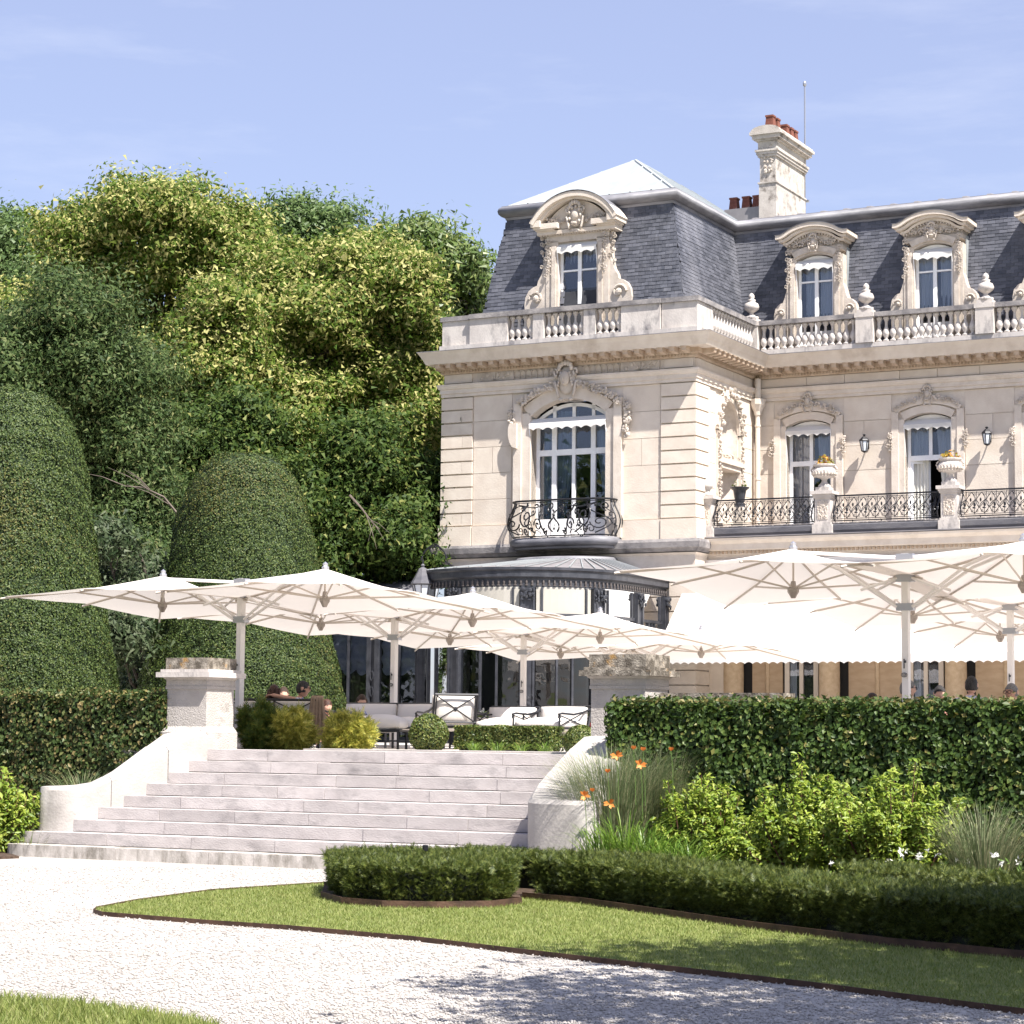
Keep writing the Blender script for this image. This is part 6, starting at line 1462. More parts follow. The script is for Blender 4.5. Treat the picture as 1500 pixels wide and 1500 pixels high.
# ---- shrub border right of the steps
def ground_at(px, Y, z): p = at_y(px, 1200, Y); return Vector((p.x, Y, z))
def shrub(label, px, Y, top_py, half_px, seed, mat, n=5200, size=.075, base=.05, spikes=16, droop=.3, asp=.42):
    c = ground_at(px, Y, base); t = thing('lemon_shrub', label, 'shrub', c, 0, 'lemon green shrubs in the border'); g = np.random.default_rng(seed); k = Y/3316.; h = at_y(px, top_py, Y).z-base; r = half_px*k
    Cs, Ds = [], []; m = MB(); rr = random.Random(seed)
    for s in range(spikes*4):
        a = rr.uniform(0, 6.283); q = rr.random()**.6*1.05; top = Vector((r*q*math.cos(a), r*q*math.sin(a)*.7, h*(1-.42*q*q)*(rr.uniform(.84,1.02) if s % 6 == 0 else rr.uniform(.45,.84)))); root = Vector((top.x*.35, top.y*.35, 0)); mid = root.lerp(top, .5)+Vector((top.x*.12, top.y*.12, .05))
        m.tube([root, mid, top], [.011,.008,.003], 4); kk = n//(spikes*4) if s % 6 else n//(spikes*5); u = g.random((kk,1))**.75; P = np.array(root)*(1-u)**2+2*np.array(mid)*u*(1-u)+np.array(top)*u*u
        an = g.random(kk)*6.283; off = np.stack([np.cos(an), np.sin(an), -.15+.5*g.random(kk)],1)*(.05+.09*(1-u)); Cs.append(P+off); Ds.append(off*4+[0,-.2,.75])
    V, F = leaves(np.concatenate(Cs), np.concatenate(Ds), size, g, .35, asp, .8); link('shrub_foliage', np_mesh('shrub_foliage', V, F, mat), t, kind='stuff'); m.build('stem', M['redstem'], t); return t
M['redstem'] = mat_plain('red brown stems', (.10,.035,.025), .7)
shrub('lemon green shrub beside the daylilies, lowest of the three in the border', 1030, 25.2, 1104, 80, 81, M['lemon'], 9500)
shrub('lemon green shrub in the middle of the border with red brown stems', 1185, 24.3, 1100, 102, 82, M['lemon'], 13000)
shrub('tallest lemon green shrub in front of the hedge with one high shoot', 1312, 23.5, 1084, 102, 83, M['lemon'], 13500)
shrub('bright yellow green shrub at the left edge below the hedge', 0, 28.9, 1095, 50, 84, M['lemon'], 4200, .085)
def tuft(name, label, cat, base, n, h, spread, w, mat, seed, arch=.5, group=None, up=.75):
    t = thing(name, label, cat, base, 0, group); g = np.random.default_rng(seed); a = g.random(n)*6.283; r = g.random(n)**.6*spread*.35; hh = h*(.55+.5*g.random(n)); le = spread*arch*(.3+.9*g.random(n)); seg = 5
    V = np.zeros((n, seg+1, 2, 3)); dx, dy = np.cos(a), np.sin(a)*.8
    for i in range(seg+1):
        u = i/seg; rad = r+le*u**1.8; z = hh*(u*1.25-.42*u**3*(.5+1.0*(le/spread))); ww = w*(1-u)**.6+.0006
        V[:,i,0] = np.stack([dx*rad-dy*ww/2, dy*rad+dx*ww/2, z],1); V[:,i,1] = np.stack([dx*rad+dy*ww/2, dy*rad-dx*ww/2, z],1)
    b = (np.arange(n)*(seg+1)*2)[:,None,None]; q = np.array([[2*i,2*i+1,2*i+3,2*i+2] for i in range(seg)])[None]; F = (b+q).reshape(-1,4)
    link('blades', np_mesh('blades', V.reshape(-1,3), F, mat), t, kind='stuff'); return t
gp = lambda px, Y, z=.05: ground_at(px, Y, z)
tuft('fountain_grass', 'tall fine fountain grass leaning over the right stair wall', 'grass', gp(898,25.6,.3), 1700, 1.30, 1.35, .007, M['reed'], 91, .55)
tuft('fountain_grass', 'tall fine grass behind the orange daylilies against the hedge', 'grass', gp(958,25.9,.2), 1500, 1.38, 1.1, .007, M['reed'], 92, .5)
tuft('fountain_grass', 'fine grass clump at the right end of the border', 'grass', gp(1440,22.6,.05), 950, .98, .95, .007, M['reed'], 93, .55)
tuft('fountain_grass', 'small dark grass tuft leaning on the left stair wall', 'grass', gp(118,30.3,.55), 300, .62, .9, .007, M['reed'], 94, .7)
tuft('fountain_grass', 'sparse grass tuft at the foot of the left stair wall', 'grass', gp(45,28.7,.05), 60, .42, .7, .006, M['reed'], 95, .7)
for k, (px, Y, h) in enumerate(((885,24.7,.66),(918,24.5,.85),(950,24.3,.66),(985,24.1,.55),(1015,23.9,.45))):
    lab = ['daylily leaves touching the end of the right stair wall', 'tallest clump of bright daylily straps under the orange flowers', 'daylily clump right of the tallest straps', 'low daylily clump before the first lemon shrub', 'small arching daylily clump nearest the lemon shrub'][k]
    tuft('daylily_clump', lab, 'daylily', gp(px,Y,.08), 120, h, .7, .02, M['strap'], 100+k, .75, 'bright strap leaved daylilies by the steps')
def daylily(px, py, Y, seed, closed=False):
    p = at_y(px, py, Y); g = random.Random(seed); o = thing('daylily_flower', '', 'flower', p, 0, 'orange daylily flowers'); m = MB()
    n = 6; sz = .064 if not closed else .048
    for k in range(n):
        w = 6.283*k/n+g.random(); d = Vector((math.cos(w), -.45, math.sin(w)*.8+.25)) if not closed else Vector((math.cos(w)*.45, math.sin(w)*.3-.3, 1.0)); s = d.cross(Vector((0,-1,.2))).normalized()*.019
        m.add([(0,0,0), d*sz*.6+s, d*sz*1.15-Vector((0,0,.012)), d*sz*.6-s], [(0,1,2),(0,2,3)])
    m.build('petals', M['orange'], o); MB().tube([(0,0,0),(.02,.02,-.2),(.03,.05,-.6)], .005, 4).build('flower_stalk', M['stalk'], o); return o
M['stalk'] = mat_plain('green stalk', (.09,.15,.03), .6)
fl = [((903,1107),'orange daylily bloom in the upper left of the flower cluster',0),((938,1120),'widest orange daylily bloom near the hedge',0),((928,1098),'orange bloom topmost of the daylilies',1),((890,1132),'half open daylily bud on a stalk left of the blooms',1),((856,1166),'orange daylily bloom just over the right stair wall',0),((893,1178),'lowest orange daylily bloom above the strap leaves',0),((983,1100),'small daylily bud near the tall fine grass',1),((942,1100),'half open orange bloom beside the topmost one',1),((868,1160),'narrow daylily bud right of the stair wall bloom',1)]
for k, ((x, y), lab, c) in enumerate(fl): daylily(x, y, 24.7, 120+k, bool(c))['label'] = lab
def flower_plant(label, px, Y, w, h, n, mat, seed, name='white_lily'):
    c = gp(px, Y, .05); t = thing(name, label, 'flowers', c); g = np.random.default_rng(seed)
    P = (g.random((n*7,3))-.5)*[w,.4,0]+[0,0,1]*g.random((n*7,1))*h*.85; V, F = leaves(P, np.tile([0,-.3,.8],(len(P),1)), .085, g, .2, .22, 1.0); link('plant_leaves', np_mesh('plant_leaves', V, F, M['strap']), t, kind='stuff')
    C = (g.random((n,3))-.5)*[w,.4,0]+[0,0,h*.75]+[0,0,1]*g.random((n,1))*h*.3; C = np.repeat(C, 4, 0)+g.normal(size=(n*4,3))*.012; V, F = leaves(C, np.tile([0,-.8,.5],(len(C),1)), .06, g, .4, .3, 1.2); link('petals', np_mesh('petals', V, F, mat), t, kind='stuff')
flower_plant('low white lilies at the front of the border below the tallest shrub', 1368, 22.6, .75, .40, 11, M['white_f'], 141)
flower_plant('short white flowering plant in front of the middle shrub', 1265, 23.2, .7, .30, 6, M['white_f'], 142)
flower_plant('pale pink flowering plant at the right frame edge by the grass clump', 1490, 21.9, .5, .45, 6, M['white_f'], 143, 'pink_phlox')

# ---- planting on the terrace edge
def clump(label, px, py_top, half_px, Y, seed, mat, n, name='golden_conifer', group='gold leaved conifers along the top step'):
    c = gp(px, Y, TZ); t = thing(name, label, 'shrub', c, 0, group); g = np.random.default_rng(seed); h = at_y(px, py_top, Y).z-TZ; r = half_px*Y/3316.; Cs, Ds = [], []
    nb = 26
    for k in range(nb):
        a = g.random()*6.283; q = g.random()**.6; top = np.array([r*q*math.cos(a), .8*r*q*math.sin(a), h*(.35+.75*g.random())*(1-.30*q)]); u = g.random((n//nb,1))**.6; P = top*np.concatenate([.45+.55*u,.45+.55*u,u],1)+g.normal(size=(n//nb,3))*.028; Cs.append(P); Ds.append(np.tile(top*[.8,.8,.5]+[0,-.06,.16],(n//nb,1)))
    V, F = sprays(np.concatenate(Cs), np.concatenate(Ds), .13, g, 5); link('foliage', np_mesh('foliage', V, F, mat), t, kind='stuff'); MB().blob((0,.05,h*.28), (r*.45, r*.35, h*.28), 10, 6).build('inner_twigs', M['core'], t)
clump('green gold conifer clump touching the left pillar', 376, 1032, 32, 31.6, 151, M['green_gold'], 5200)
clump('golden conifer clump in front of the sofa with the brown throw', 428, 1040, 40, 31.6, 152, M['golden'], 7000)
clump('smallest golden conifer clump beside the white stool', 508, 1046, 32, 31.5, 153, M['golden'], 5200)
def box_ball(label, px, py, r_px, Y, seed, squash=1.0):
    p = at_y(px, py, Y); r = r_px*Y/3316.; t = thing('box_ball', label, 'topiary', p, 0, 'clipped box balls on the terrace'); g = np.random.default_rng(seed); P = g.normal(size=(5200,3)); P /= np.linalg.norm(P,axis=1)[:,None]; C = P*(r*(1-.09*g.random((5200,1))**2)); C = C+P*wav(C,.012,20,seed)[:,None]
    V, F = leaves(C, P, .032, g, .4, .6, .9); link('box_foliage', np_mesh('box_foliage', V, F, M['boxleaf']), t, kind='stuff'); MB().blob((0,0,0), r*.93, 16, 10).build('box_core', M['core'], t, smooth=True); MB().tube([(0,0,-r*.9),(0,0,TZ-p.z)], .03, 6).build('box_stem', M['bark'], t)
box_ball('clipped box ball between the white stool and the little box hedge', 628, 1075, 29, 31.6, 161)
box_ball('browner clipped box ball half hidden behind the right stair wall', 851, 1087, 25, 31.0, 162)
# small box hedge
pa, pb = at_y(666, 1080, 31.9), at_y(807, 1084, 31.0); bh = thing('box_hedge', 'little clipped box hedge on the terrace edge beside the box ball', 'hedge', (pa.x, pa.y, TZ), math.atan2(pb.y-pa.y, pb.x-pa.x)); ln = (Vector((pb.x,pb.y))-Vector((pa.x,pa.y))).length; hz = at_y(735, 1064, 31.5).z-TZ
g = np.random.default_rng(171); C, D = box_surface(g, 9000, 0, ln, -.02, .35, .02, hz, 'fltr', .05); C = C-D*wav(C,.02,11,5)[:,None]; V, F = leaves(C, D, .036, g, .4, .6, .9); link('box_foliage', np_mesh('box_foliage', V, F, M['boxleaf']), bh, kind='stuff'); MB().box(.05, ln-.05, .04, .3, 0, hz-.05).build('box_core', M['core'], bh)
for k in range(4):
    u = .22+.24*k; q = Vector((pa.x,pa.y,0)).lerp(Vector((pb.x,pb.y,0)), u); tuft('grass_tuft', ['low lime green tuft at the left foot of the little box hedge','low lime green tuft second from the left under the little box hedge','low lime green tuft third from the left under the little box hedge','low lime green tuft at the right foot of the little box hedge'][k], 'grass', (q.x, q.y-.25, TZ), 60, .17, .32, .009, M['strap'], 175+k, .8, 'lime green tufts under the little box hedge')
# ---- flower troughs under the conservatory windows
def trough(label, px, Y, w, seed, red):
    p = at_y(px, 1050, Y); t = thing('flower_trough', label, 'planter', (p.x, Y, TZ), -TH, 'flower troughs along the conservatory'); MB().box(-w/2, w/2, -.16, .16, .0, .34).box(-w/2-.02, w/2+.02, -.18, .18, .32, .36).build('trough_box', M['iron_paint'], t)
    g = np.random.default_rng(seed); n = int(240*w); C = (g.random((n,3))-.5)*[w,.34,.0]+[0,0,.36]+[0,0,1]*g.random((n,1))*.30; V, F = leaves(C, np.tile([0,-.5,.7],(n,1)), .11, g, .3, .6, 1.1); link('trough_leaves', np_mesh('trough_leaves', V, F, M['chestnut']), t, kind='stuff')
    k = int(15*w); C = np.repeat((g.random((k,3))-.5)*[w,.34,0]+[0,-.12,.46]+[0,0,1]*g.random((k,1))*.24, 6, 0); C += g.normal(size=C.shape)*.022; V, F = leaves(C, np.tile([0,-.8,.5],(len(C),1)), .065, g, .4, .8, 1.0); link('white_blooms', np_mesh('white_blooms', V, F, M['white_f']), t, kind='stuff')
    if red: k = int(60*w); C = (g.random((k,3))-.5)*[w,.3,.12]+[0,-.2,.38]; V, F = leaves(C, np.tile([0,-.9,.3],(k,1)), .07, g, .4, .8, 1); link('red_blooms', np_mesh('red_blooms', V, F, M['red_f']), t, kind='stuff')
trough('white flowered trough behind the two X backed chairs', 722, 44.5, 1.7, 181, False)
trough('white flowered trough between the parasol pole and the dark windows', 795, 43.5, 1.3, 182, False)
trough('trough of white and red flowers by the brown capped pillar', 856, 42.5, 1.3, 183, True)
# ================================================================== PARASOLS
def parasol(label, group, hubs, hub_z, half, peak_dz, eave_dz, tilt, mid_up=.07, marks=True):
    """two square canopies hung from one central pole; hubs: two pixel points at the given hub height"""
    H = [at_z(x, y, hub_z) for x, y in hubs]; base = (H[0]+H[1])/2; base.z = TZ; ax = (H[1]-H[0]); ax.z = 0; hs = ax.length/2; rz = math.atan2(ax.y, ax.x)
    t = thing('parasol', label, 'parasol', base, rz, group); hl = hub_z-TZ
    top = hl+peak_dz*.80
    m = MB().box(-.042,.042,-.045,.045,0,top).box(-.040,.040,-.05,.05,.02,top-.01).box(-.2,.2,-.2,.2,0,.03); m.build('pole', M['pole'], t)
    for z in (top-.05, hl+.12, hl-.24): MB().box(-.11, .11, -.055, .055, z-.045, z+.045).build('bracket', M['bracket'], t)
    if marks:
        q = MB(); q.tube([(.042*math.cos(w)*.9, -.081, 1.02+.026*math.sin(w)) for w in np.linspace(0, 6.2832, 13)], .006, 4); q.tube([(.02*math.cos(w), -.081, 1.02+.014*math.sin(w)) for w in np.linspace(0, 6.2832, 9)], .005, 4); q.box(-.008,.008,-.083,-.08,1.10,1.22).box(.0,.028,-.083,-.08,1.17,1.20); q.build('maker_mark', M['iron_paint'], t)
    for s in (-1, 1):
        c = Vector((s*hs, 0, hl)); pk = Vector((c.x, 0, hl+peak_dz)); E = []
        Rw = Matrix.Rotation(-rz, 3, 'Z')
        dirs = [(-1,-1),(0,-1),(1,-1),(1,0),(1,1),(0,1),(-1,1),(-1,0)]
        for i, (dx, dy) in enumerate(dirs):
            p = Vector((c.x+dx*half, dy*half, 0)); w = Matrix.Rotation(rz, 3, 'Z') @ (p-Vector((c.x,0,0))); corner = abs(dx)+abs(dy) == 2
            p.z = hl+eave_dz+(0 if corner else mid_up)-tilt*dy*half; E.append(p)
        V, F = [], []; nr, na = 7, 6
        for i in range(8):
            A, B_ = E[i], E[(i+1)%8]; b = len(V)
            for r in range(nr+1):
                u = r/nr
                for k in range(na+1):
                    e = A.lerp(B_, k/na); p = pk.lerp(e, u); lift = -.035*math.sin(math.pi*k/na)*u - .05*math.sin(math.pi*u) + (.025*math.sin(math.pi*k/na) if r == nr else 0); V.append((p.x, p.y, p.z+lift))
            for r in range(nr):
                for k in range(na): q = b+r*(na+1)+k; F.append((q, q+1, q+na+2, q+na+1))
        can = MB().add(V, F).build('canopy', M['canopy'], t, smooth=True)
        for i in range(8):
            e = E[i]; d = (e-pk); MB().tube([pk.lerp(e, .03)-Vector((0,0,.06)), pk.lerp(e, .5)-Vector((0,0,.075)), e-Vector((0,0,.03)), e+d.normalized()*.05-Vector((0,0,.03))], .016, 5).build('rib', M['frame'], can)
            q = pk.lerp(e, .56)-Vector((0,0,.07)); MB().tube([c+Vector((0,0,.02))+(q-c).normalized()*.05, q], .013, 5).build('strut', M['frame'], can)
        MB().lathe([(.03,-.1),(.055,-.05),(.075,-.02),(.075,.03),(.04,.06),(.03,.12)], 8, c).build('hub', M['dark_hub'], can)
        MB().lathe([(.05,-.02),(.055,.02),(.035,.04),(.04,.07),(.0,.10)], 8, pk).build('finial_knob', M['bracket'], can)
        MB().tube([pk-Vector((0,0,.04)), c+Vector((0,0,.1))], .014, 5).build('king_post', M['frame'], can)
        for y in (-.045, .045):
            MB().tube([(s*.10, y, hl-.24), (s*hs*.55, y*3.2, hl+peak_dz*.46), (s*(hs*.86), y*4, hl+peak_dz*.80)], .022, 6).build('arm', M['pole'], t)
            MB().tube([(s*.10, y, hl+.12), (s*hs*.34, y*5, hl-.03)], .018, 6).build('brace', M['pole'], t)
        MB().tube([(s*.10, 0, top-.05), (s*hs*.95, 0, hl+peak_dz-.05)], .022, 6).build('arm', M['pole'], t)
    return t
M['dark_hub'] = mat_plain('grey brown hub', (.30,.26,.23), .4, .3)
GL, GR = 'twin parasols over the lounge terrace', 'twin parasols over the dining terrace'
parasol('twin cream parasol whose pole rises behind the left stone pillar', GL, ((238,887),(475.7,879)), 3.42, 1.62, .44, .0, .057)
parasol('twin cream parasol with its pole in front of the ruched blinds', GL, ((470,915),(692,909.5)), 3.38, 1.66, .46, .0, .055)
parasol('twin cream parasol with its pole in front of the bowed conservatory glass', GL, ((659,937.5),(879,935)), 3.33, 1.68, .48, .0, .052)
parasol('farthest twin cream parasol, its pole hidden by the brown capped pillar', GL, ((821,958),(1027,957)), 3.28, 1.68, .50, .0, .05)
parasol('largest twin cream parasol standing behind the right hedge near the lone man', GR, ((1162,865),(1500,857)), 3.45, 1.68, .54, .06, .078, .09)
parasol('second twin cream parasol behind the largest one', GR, ((1337,904),(1630,898)), 3.45, 1.70, .54, .06, .075, .09)
parasol('rearmost twin cream parasol at the right frame edge under the awning side', GR, ((1465,933),(1735,928)), 3.45, 1.72, .54, .06, .075, .09)

# ================================================================== LOUNGE FURNITURE
def cushion_mesh(w, d, h, puff=.35):
    m = MB(); n = 8; V = []; F = []
    for side in (1, -1):
        b = len(V)
        for j in range(n+1):
            for i in range(n+1):
                u, v = 2*i/n-1, 2*j/n-1; k = (1-abs(u)**3.2)*(1-abs(v)**3.2); V.append((u*w/2*(1-.02*v*v), v*d/2*(1-.02*u*u), side*(h*.18+h*.34*k)))
        for j in range(n):
            for i in range(n): q = b+j*(n+1)+i; F.append((q, q+1, q+n+2, q+n+1) if side > 0 else (q, q+n+1, q+n+2, q+1))
    rim = [i for i in range(n+1)]+[(j+1)*(n+1)-1 for j in range(1, n+1)]+[n*(n+1)+i for i in range(n-1,-1,-1)]+[j*(n+1) for j in range(n-1,0,-1)]; o = (n+1)**2
    for i in range(len(rim)): a, b_ = rim[i], rim[(i+1)%len(rim)]; F.append((a, o+a, o+b_, b_))
    return m.add(V, F).mesh('cushion', M['cushion'], True)
def seat_unit(name, label, cat, px, Y, yaw, w=.72, seats=1, back=.80, z=TZ, group=None):
    """iron lounge seat with crossed back and scrolled arms; faces local -y"""
    p = at_y(px, 1070, Y); t = thing(name, label, cat, (p.x, Y, z), yaw, group); d = .74; m = MB(); x = w/2
    for sx in (-x, x):
        m.tube([(sx,-d/2,0),(sx,-d/2,.34)], .018, 5).tube([(sx,d/2,0),(sx,d/2+.03,.36),(sx,d/2+.14,back)], .018, 5).tube([(sx,-d/2,.33),(sx,d/2,.33)], .018, 5)
        m.tube([(sx,d/2+.08,.62),(sx,d/2-.12,.57),(sx,.0,.535),(sx,-d/2+.06,.55),(sx,-d/2-.03,.535),(sx,-d/2-.02,.485),(sx,-d/2+.02,.49)], .016, 5); m.tube([(sx,-d/2,.34),(sx,-d/2,.53)], .015, 5); m.tube([(sx,-d/2,.52),(sx,d/2-.05,.36)], .010, 4).tube([(sx,-d/2,.36),(sx,d/2-.05,.58)], .010, 4)
    m.tube([(-x,-d/2,.33),(x,-d/2,.33)], .018, 5).tube([(-x,d/2,.33),(x,d/2,.33)], .018, 5).tube([(-x,d/2+.14,back),(x,d/2+.14,back)], .02, 5).tube([(-x,d/2+.05,.40),(x,d/2+.05,.40)], .013, 5)
    m.build('seat_frame', M['iron'], t); ws_ = w/seats
    for k in range(seats):
        xa, xb = -x+k*ws_+.03, -x+(k+1)*ws_-.03; b0, b1 = (d/2+.055, .41), (d/2+.138, back-.02); q = MB()
        q.tube([(xa,b0[0],b0[1]),(xb,b1[0],b1[1])], .011, 4).tube([(xb,b0[0],b0[1]),(xa,b1[0],b1[1])], .011, 4).tube([(xa,b0[0],b0[1]),(xa,b1[0],b1[1])], .011, 4).tube([(xb,b0[0],b0[1]),(xb,b1[0],b1[1])], .011, 4); q.blob(((xa+xb)/2,(b0[0]+b1[0])/2,(b0[1]+b1[1])/2), (.035,.015,.035), 8, 4); q.build('crossed_back', M['iron'], t)
        cs = link('seat_cushion', cushion_mesh(ws_-.02, d-.02, .22), t, ((xa+xb)/2, -.0, .38)); cb = link('back_cushion', cushion_mesh(ws_-.03, .50, .24), t, ((xa+xb)/2, d/2-.03, back-.22), (math.radians(80), 0, 0), scale=(1, .86, 1))
    return t
seat_unit('garden_sofa', 'iron sofa with crossed back seen from behind, woman and man seated on it', 'sofa', 415, 33.2, math.pi-.25, 1.35, 2, .70)
seat_unit('garden_sofa', 'long off white sofa with two plump back cushions facing the steps', 'sofa', 572, 35.8, -.25, 1.75, 2, .70)
seat_unit('garden_armchair', 'iron armchair with crossed back seen from behind, white cushion leaning high', 'armchair', 652, 33.4, math.pi+.35, .66, 1, .80, group='iron lounge armchairs')
seat_unit('garden_armchair', 'iron armchair turned sideways with small crossed back next to the tallest chair', 'armchair', 694, 36.0, math.pi-.7, .60, 1, .74, group='iron lounge armchairs')
seat_unit('garden_armchair', 'iron armchair facing the steps left of the third parasol pole', 'armchair', 741, 35.5, -.30, .80, 1, .66, group='iron lounge armchairs')
seat_unit('garden_armchair', 'iron armchair with large off white back cushion right of the third parasol pole', 'armchair', 806, 34.0, -.62, .84, 1, .66, group='iron lounge armchairs')
def low_table(label, px, Y, w, d, h, yaw, cushion=False, cat='table', name='low_table'):
    p = at_y(px, 1070, Y); t = thing(name, label, cat, (p.x, Y, TZ), yaw); m = MB()
    for sx in (-1, 1):
        for sy in (-1, 1): m.tube([(sx*(w/2-.03), sy*(d/2-.03), 0), (sx*(w/2-.03), sy*(d/2-.03), h)], .02, 5)
    m.box(-w/2, w/2, -d/2, d/2, h, h+.03); m.tube([(-w/2+.03,-d/2+.03,.12),(w/2-.03,-d/2+.03,.12)], .012, 4); m.build('table_frame', M['iron'], t)
    if cushion: link('seat_cushion', cushion_mesh(w-.01, d-.01, .26), t, (0, 0, h+.12))
    else: MB().box(-w/2-.02, w/2+.02, -d/2-.02, d/2+.02, h+.031, h+.05).build('table_top', M['lead'], t)
low_table('backless iron stool with thick white cushion before the long sofa', 560, 32.8, .66, .55, .25, -.2, True, 'stool', 'garden_stool')
low_table('dark iron side table by the browner box ball', 858, 36.5, .75, .6, .48, -.4)
low_table('dark iron low table in front of the long sofa', 600, 34.6, .7, .5, .30, -.2)
thr = thing('throw_blanket', 'brown throw blanket draped over the back of the occupied sofa', 'blanket', at_y(465, 1022, 32.55), -.1)
V = []; F = []; nx, nz = 14, 16
for j in range(nz+1):
    for i in range(nx+1):
        u, v = i/nx-.5, j/nz; w = .075+.09*v; y = .22*(1-v*5) if v < .2 else -.0; V.append((2*u*w, (.10*(1-v/.15) if v < .15 else -.03)-.02*math.cos(u*30+v*2)*(.4+v), .03*(1 if v < .15 else 1)+(-(v-.15)*.72 if v > .15 else .0)))
for j in range(nz):
    for i in range(nx): q = j*(nx+1)+i; F.append((q, q+1, q+nx+2, q+nx+1))
M['throw'] = mat_noise('brown wool', (.24,.165,.11), (.34,.245,.17), 8, .95, .2, 60)
MB().add(V, F).build('throw_cloth', M['throw'], thr, smooth=True)
bk = thing('open_book', 'dark open book or tablet held up behind the throw', 'book', at_y(524, 1046, 33.6), .2); MB().hexa([(-.14,-.01,-.01),(.14,-.01,-.01),(.14,.12,.03),(-.14,.12,.03)], [(-.14,-.015,.005),(.14,-.015,.005),(.14,.115,.045),(-.14,.115,.045)]).build('book_cover', mat_plain('navy cover', (.025,.03,.07), .5), bk)

# ================================================================== PEOPLE
SK = {'fair': mat_noise('fair skin', (.55,.33,.245), (.60,.37,.28), 9, .5, spec=.4), 'tan': mat_noise('tanned skin', (.42,.23,.155), (.48,.27,.19), 9, .5, spec=.4)}
def polka():
    m, n, b = _new('navy white dotted cotton'); N = n.nodes.new; K = n.links.new; tc = N('ShaderNodeTexCoord'); v = N('ShaderNodeTexVoronoi'); v.inputs['Scale'].default_value = 26; v.inputs['Randomness'].default_value = .15; K(tc.outputs['Object'], v.inputs['Vector'])
    r = N('ShaderNodeValToRGB'); r.color_ramp.interpolation = 'CONSTANT'; r.color_ramp.elements[0].color = (.62,.63,.70,1); r.color_ramp.elements[1].position = .42; r.color_ramp.elements[1].color = (.055,.065,.20,1); K(v.outputs['Distance'], r.inputs[0]); K(r.outputs[0], b.inputs['Base Color']); b.inputs['Roughness'].default_value = .9; return m
CL = {'polka': polka(), 'lilac': mat_noise('lilac grey shirt', (.36,.36,.47), (.43,.43,.55), 5, .9), 'dark': mat_plain('dark shirt', (.03,.03,.04), .9), 'pink': mat_plain('salmon shirt', (.50,.25,.20), .9), 'khaki': mat_noise('khaki trousers', (.40,.34,.27), (.48,.41,.33), 5, .9), 'navy': mat_plain('navy trousers', (.03,.035,.06), .9), 'striped': mat_plain('pale striped top', (.52,.48,.46), .9)}
HR = {'brown': mat_noise('dark brown hair', (.022,.012,.008), (.06,.032,.02), 30, .5, .5, 90, stretch=(3,3,.5)), 'grey': mat_noise('grey hair', (.09,.085,.082), (.23,.22,.21), 30, .6, .5, 90, stretch=(3,3,.5)), 'dkgrey': mat_noise('dark grey hair', (.010,.009,.009), (.045,.04,.038), 30, .6, .5, 90, stretch=(3,3,.5)), 'red': mat_noise('red brown hair', (.030,.013,.009), (.075,.032,.02), 30, .5, .5, 90)}
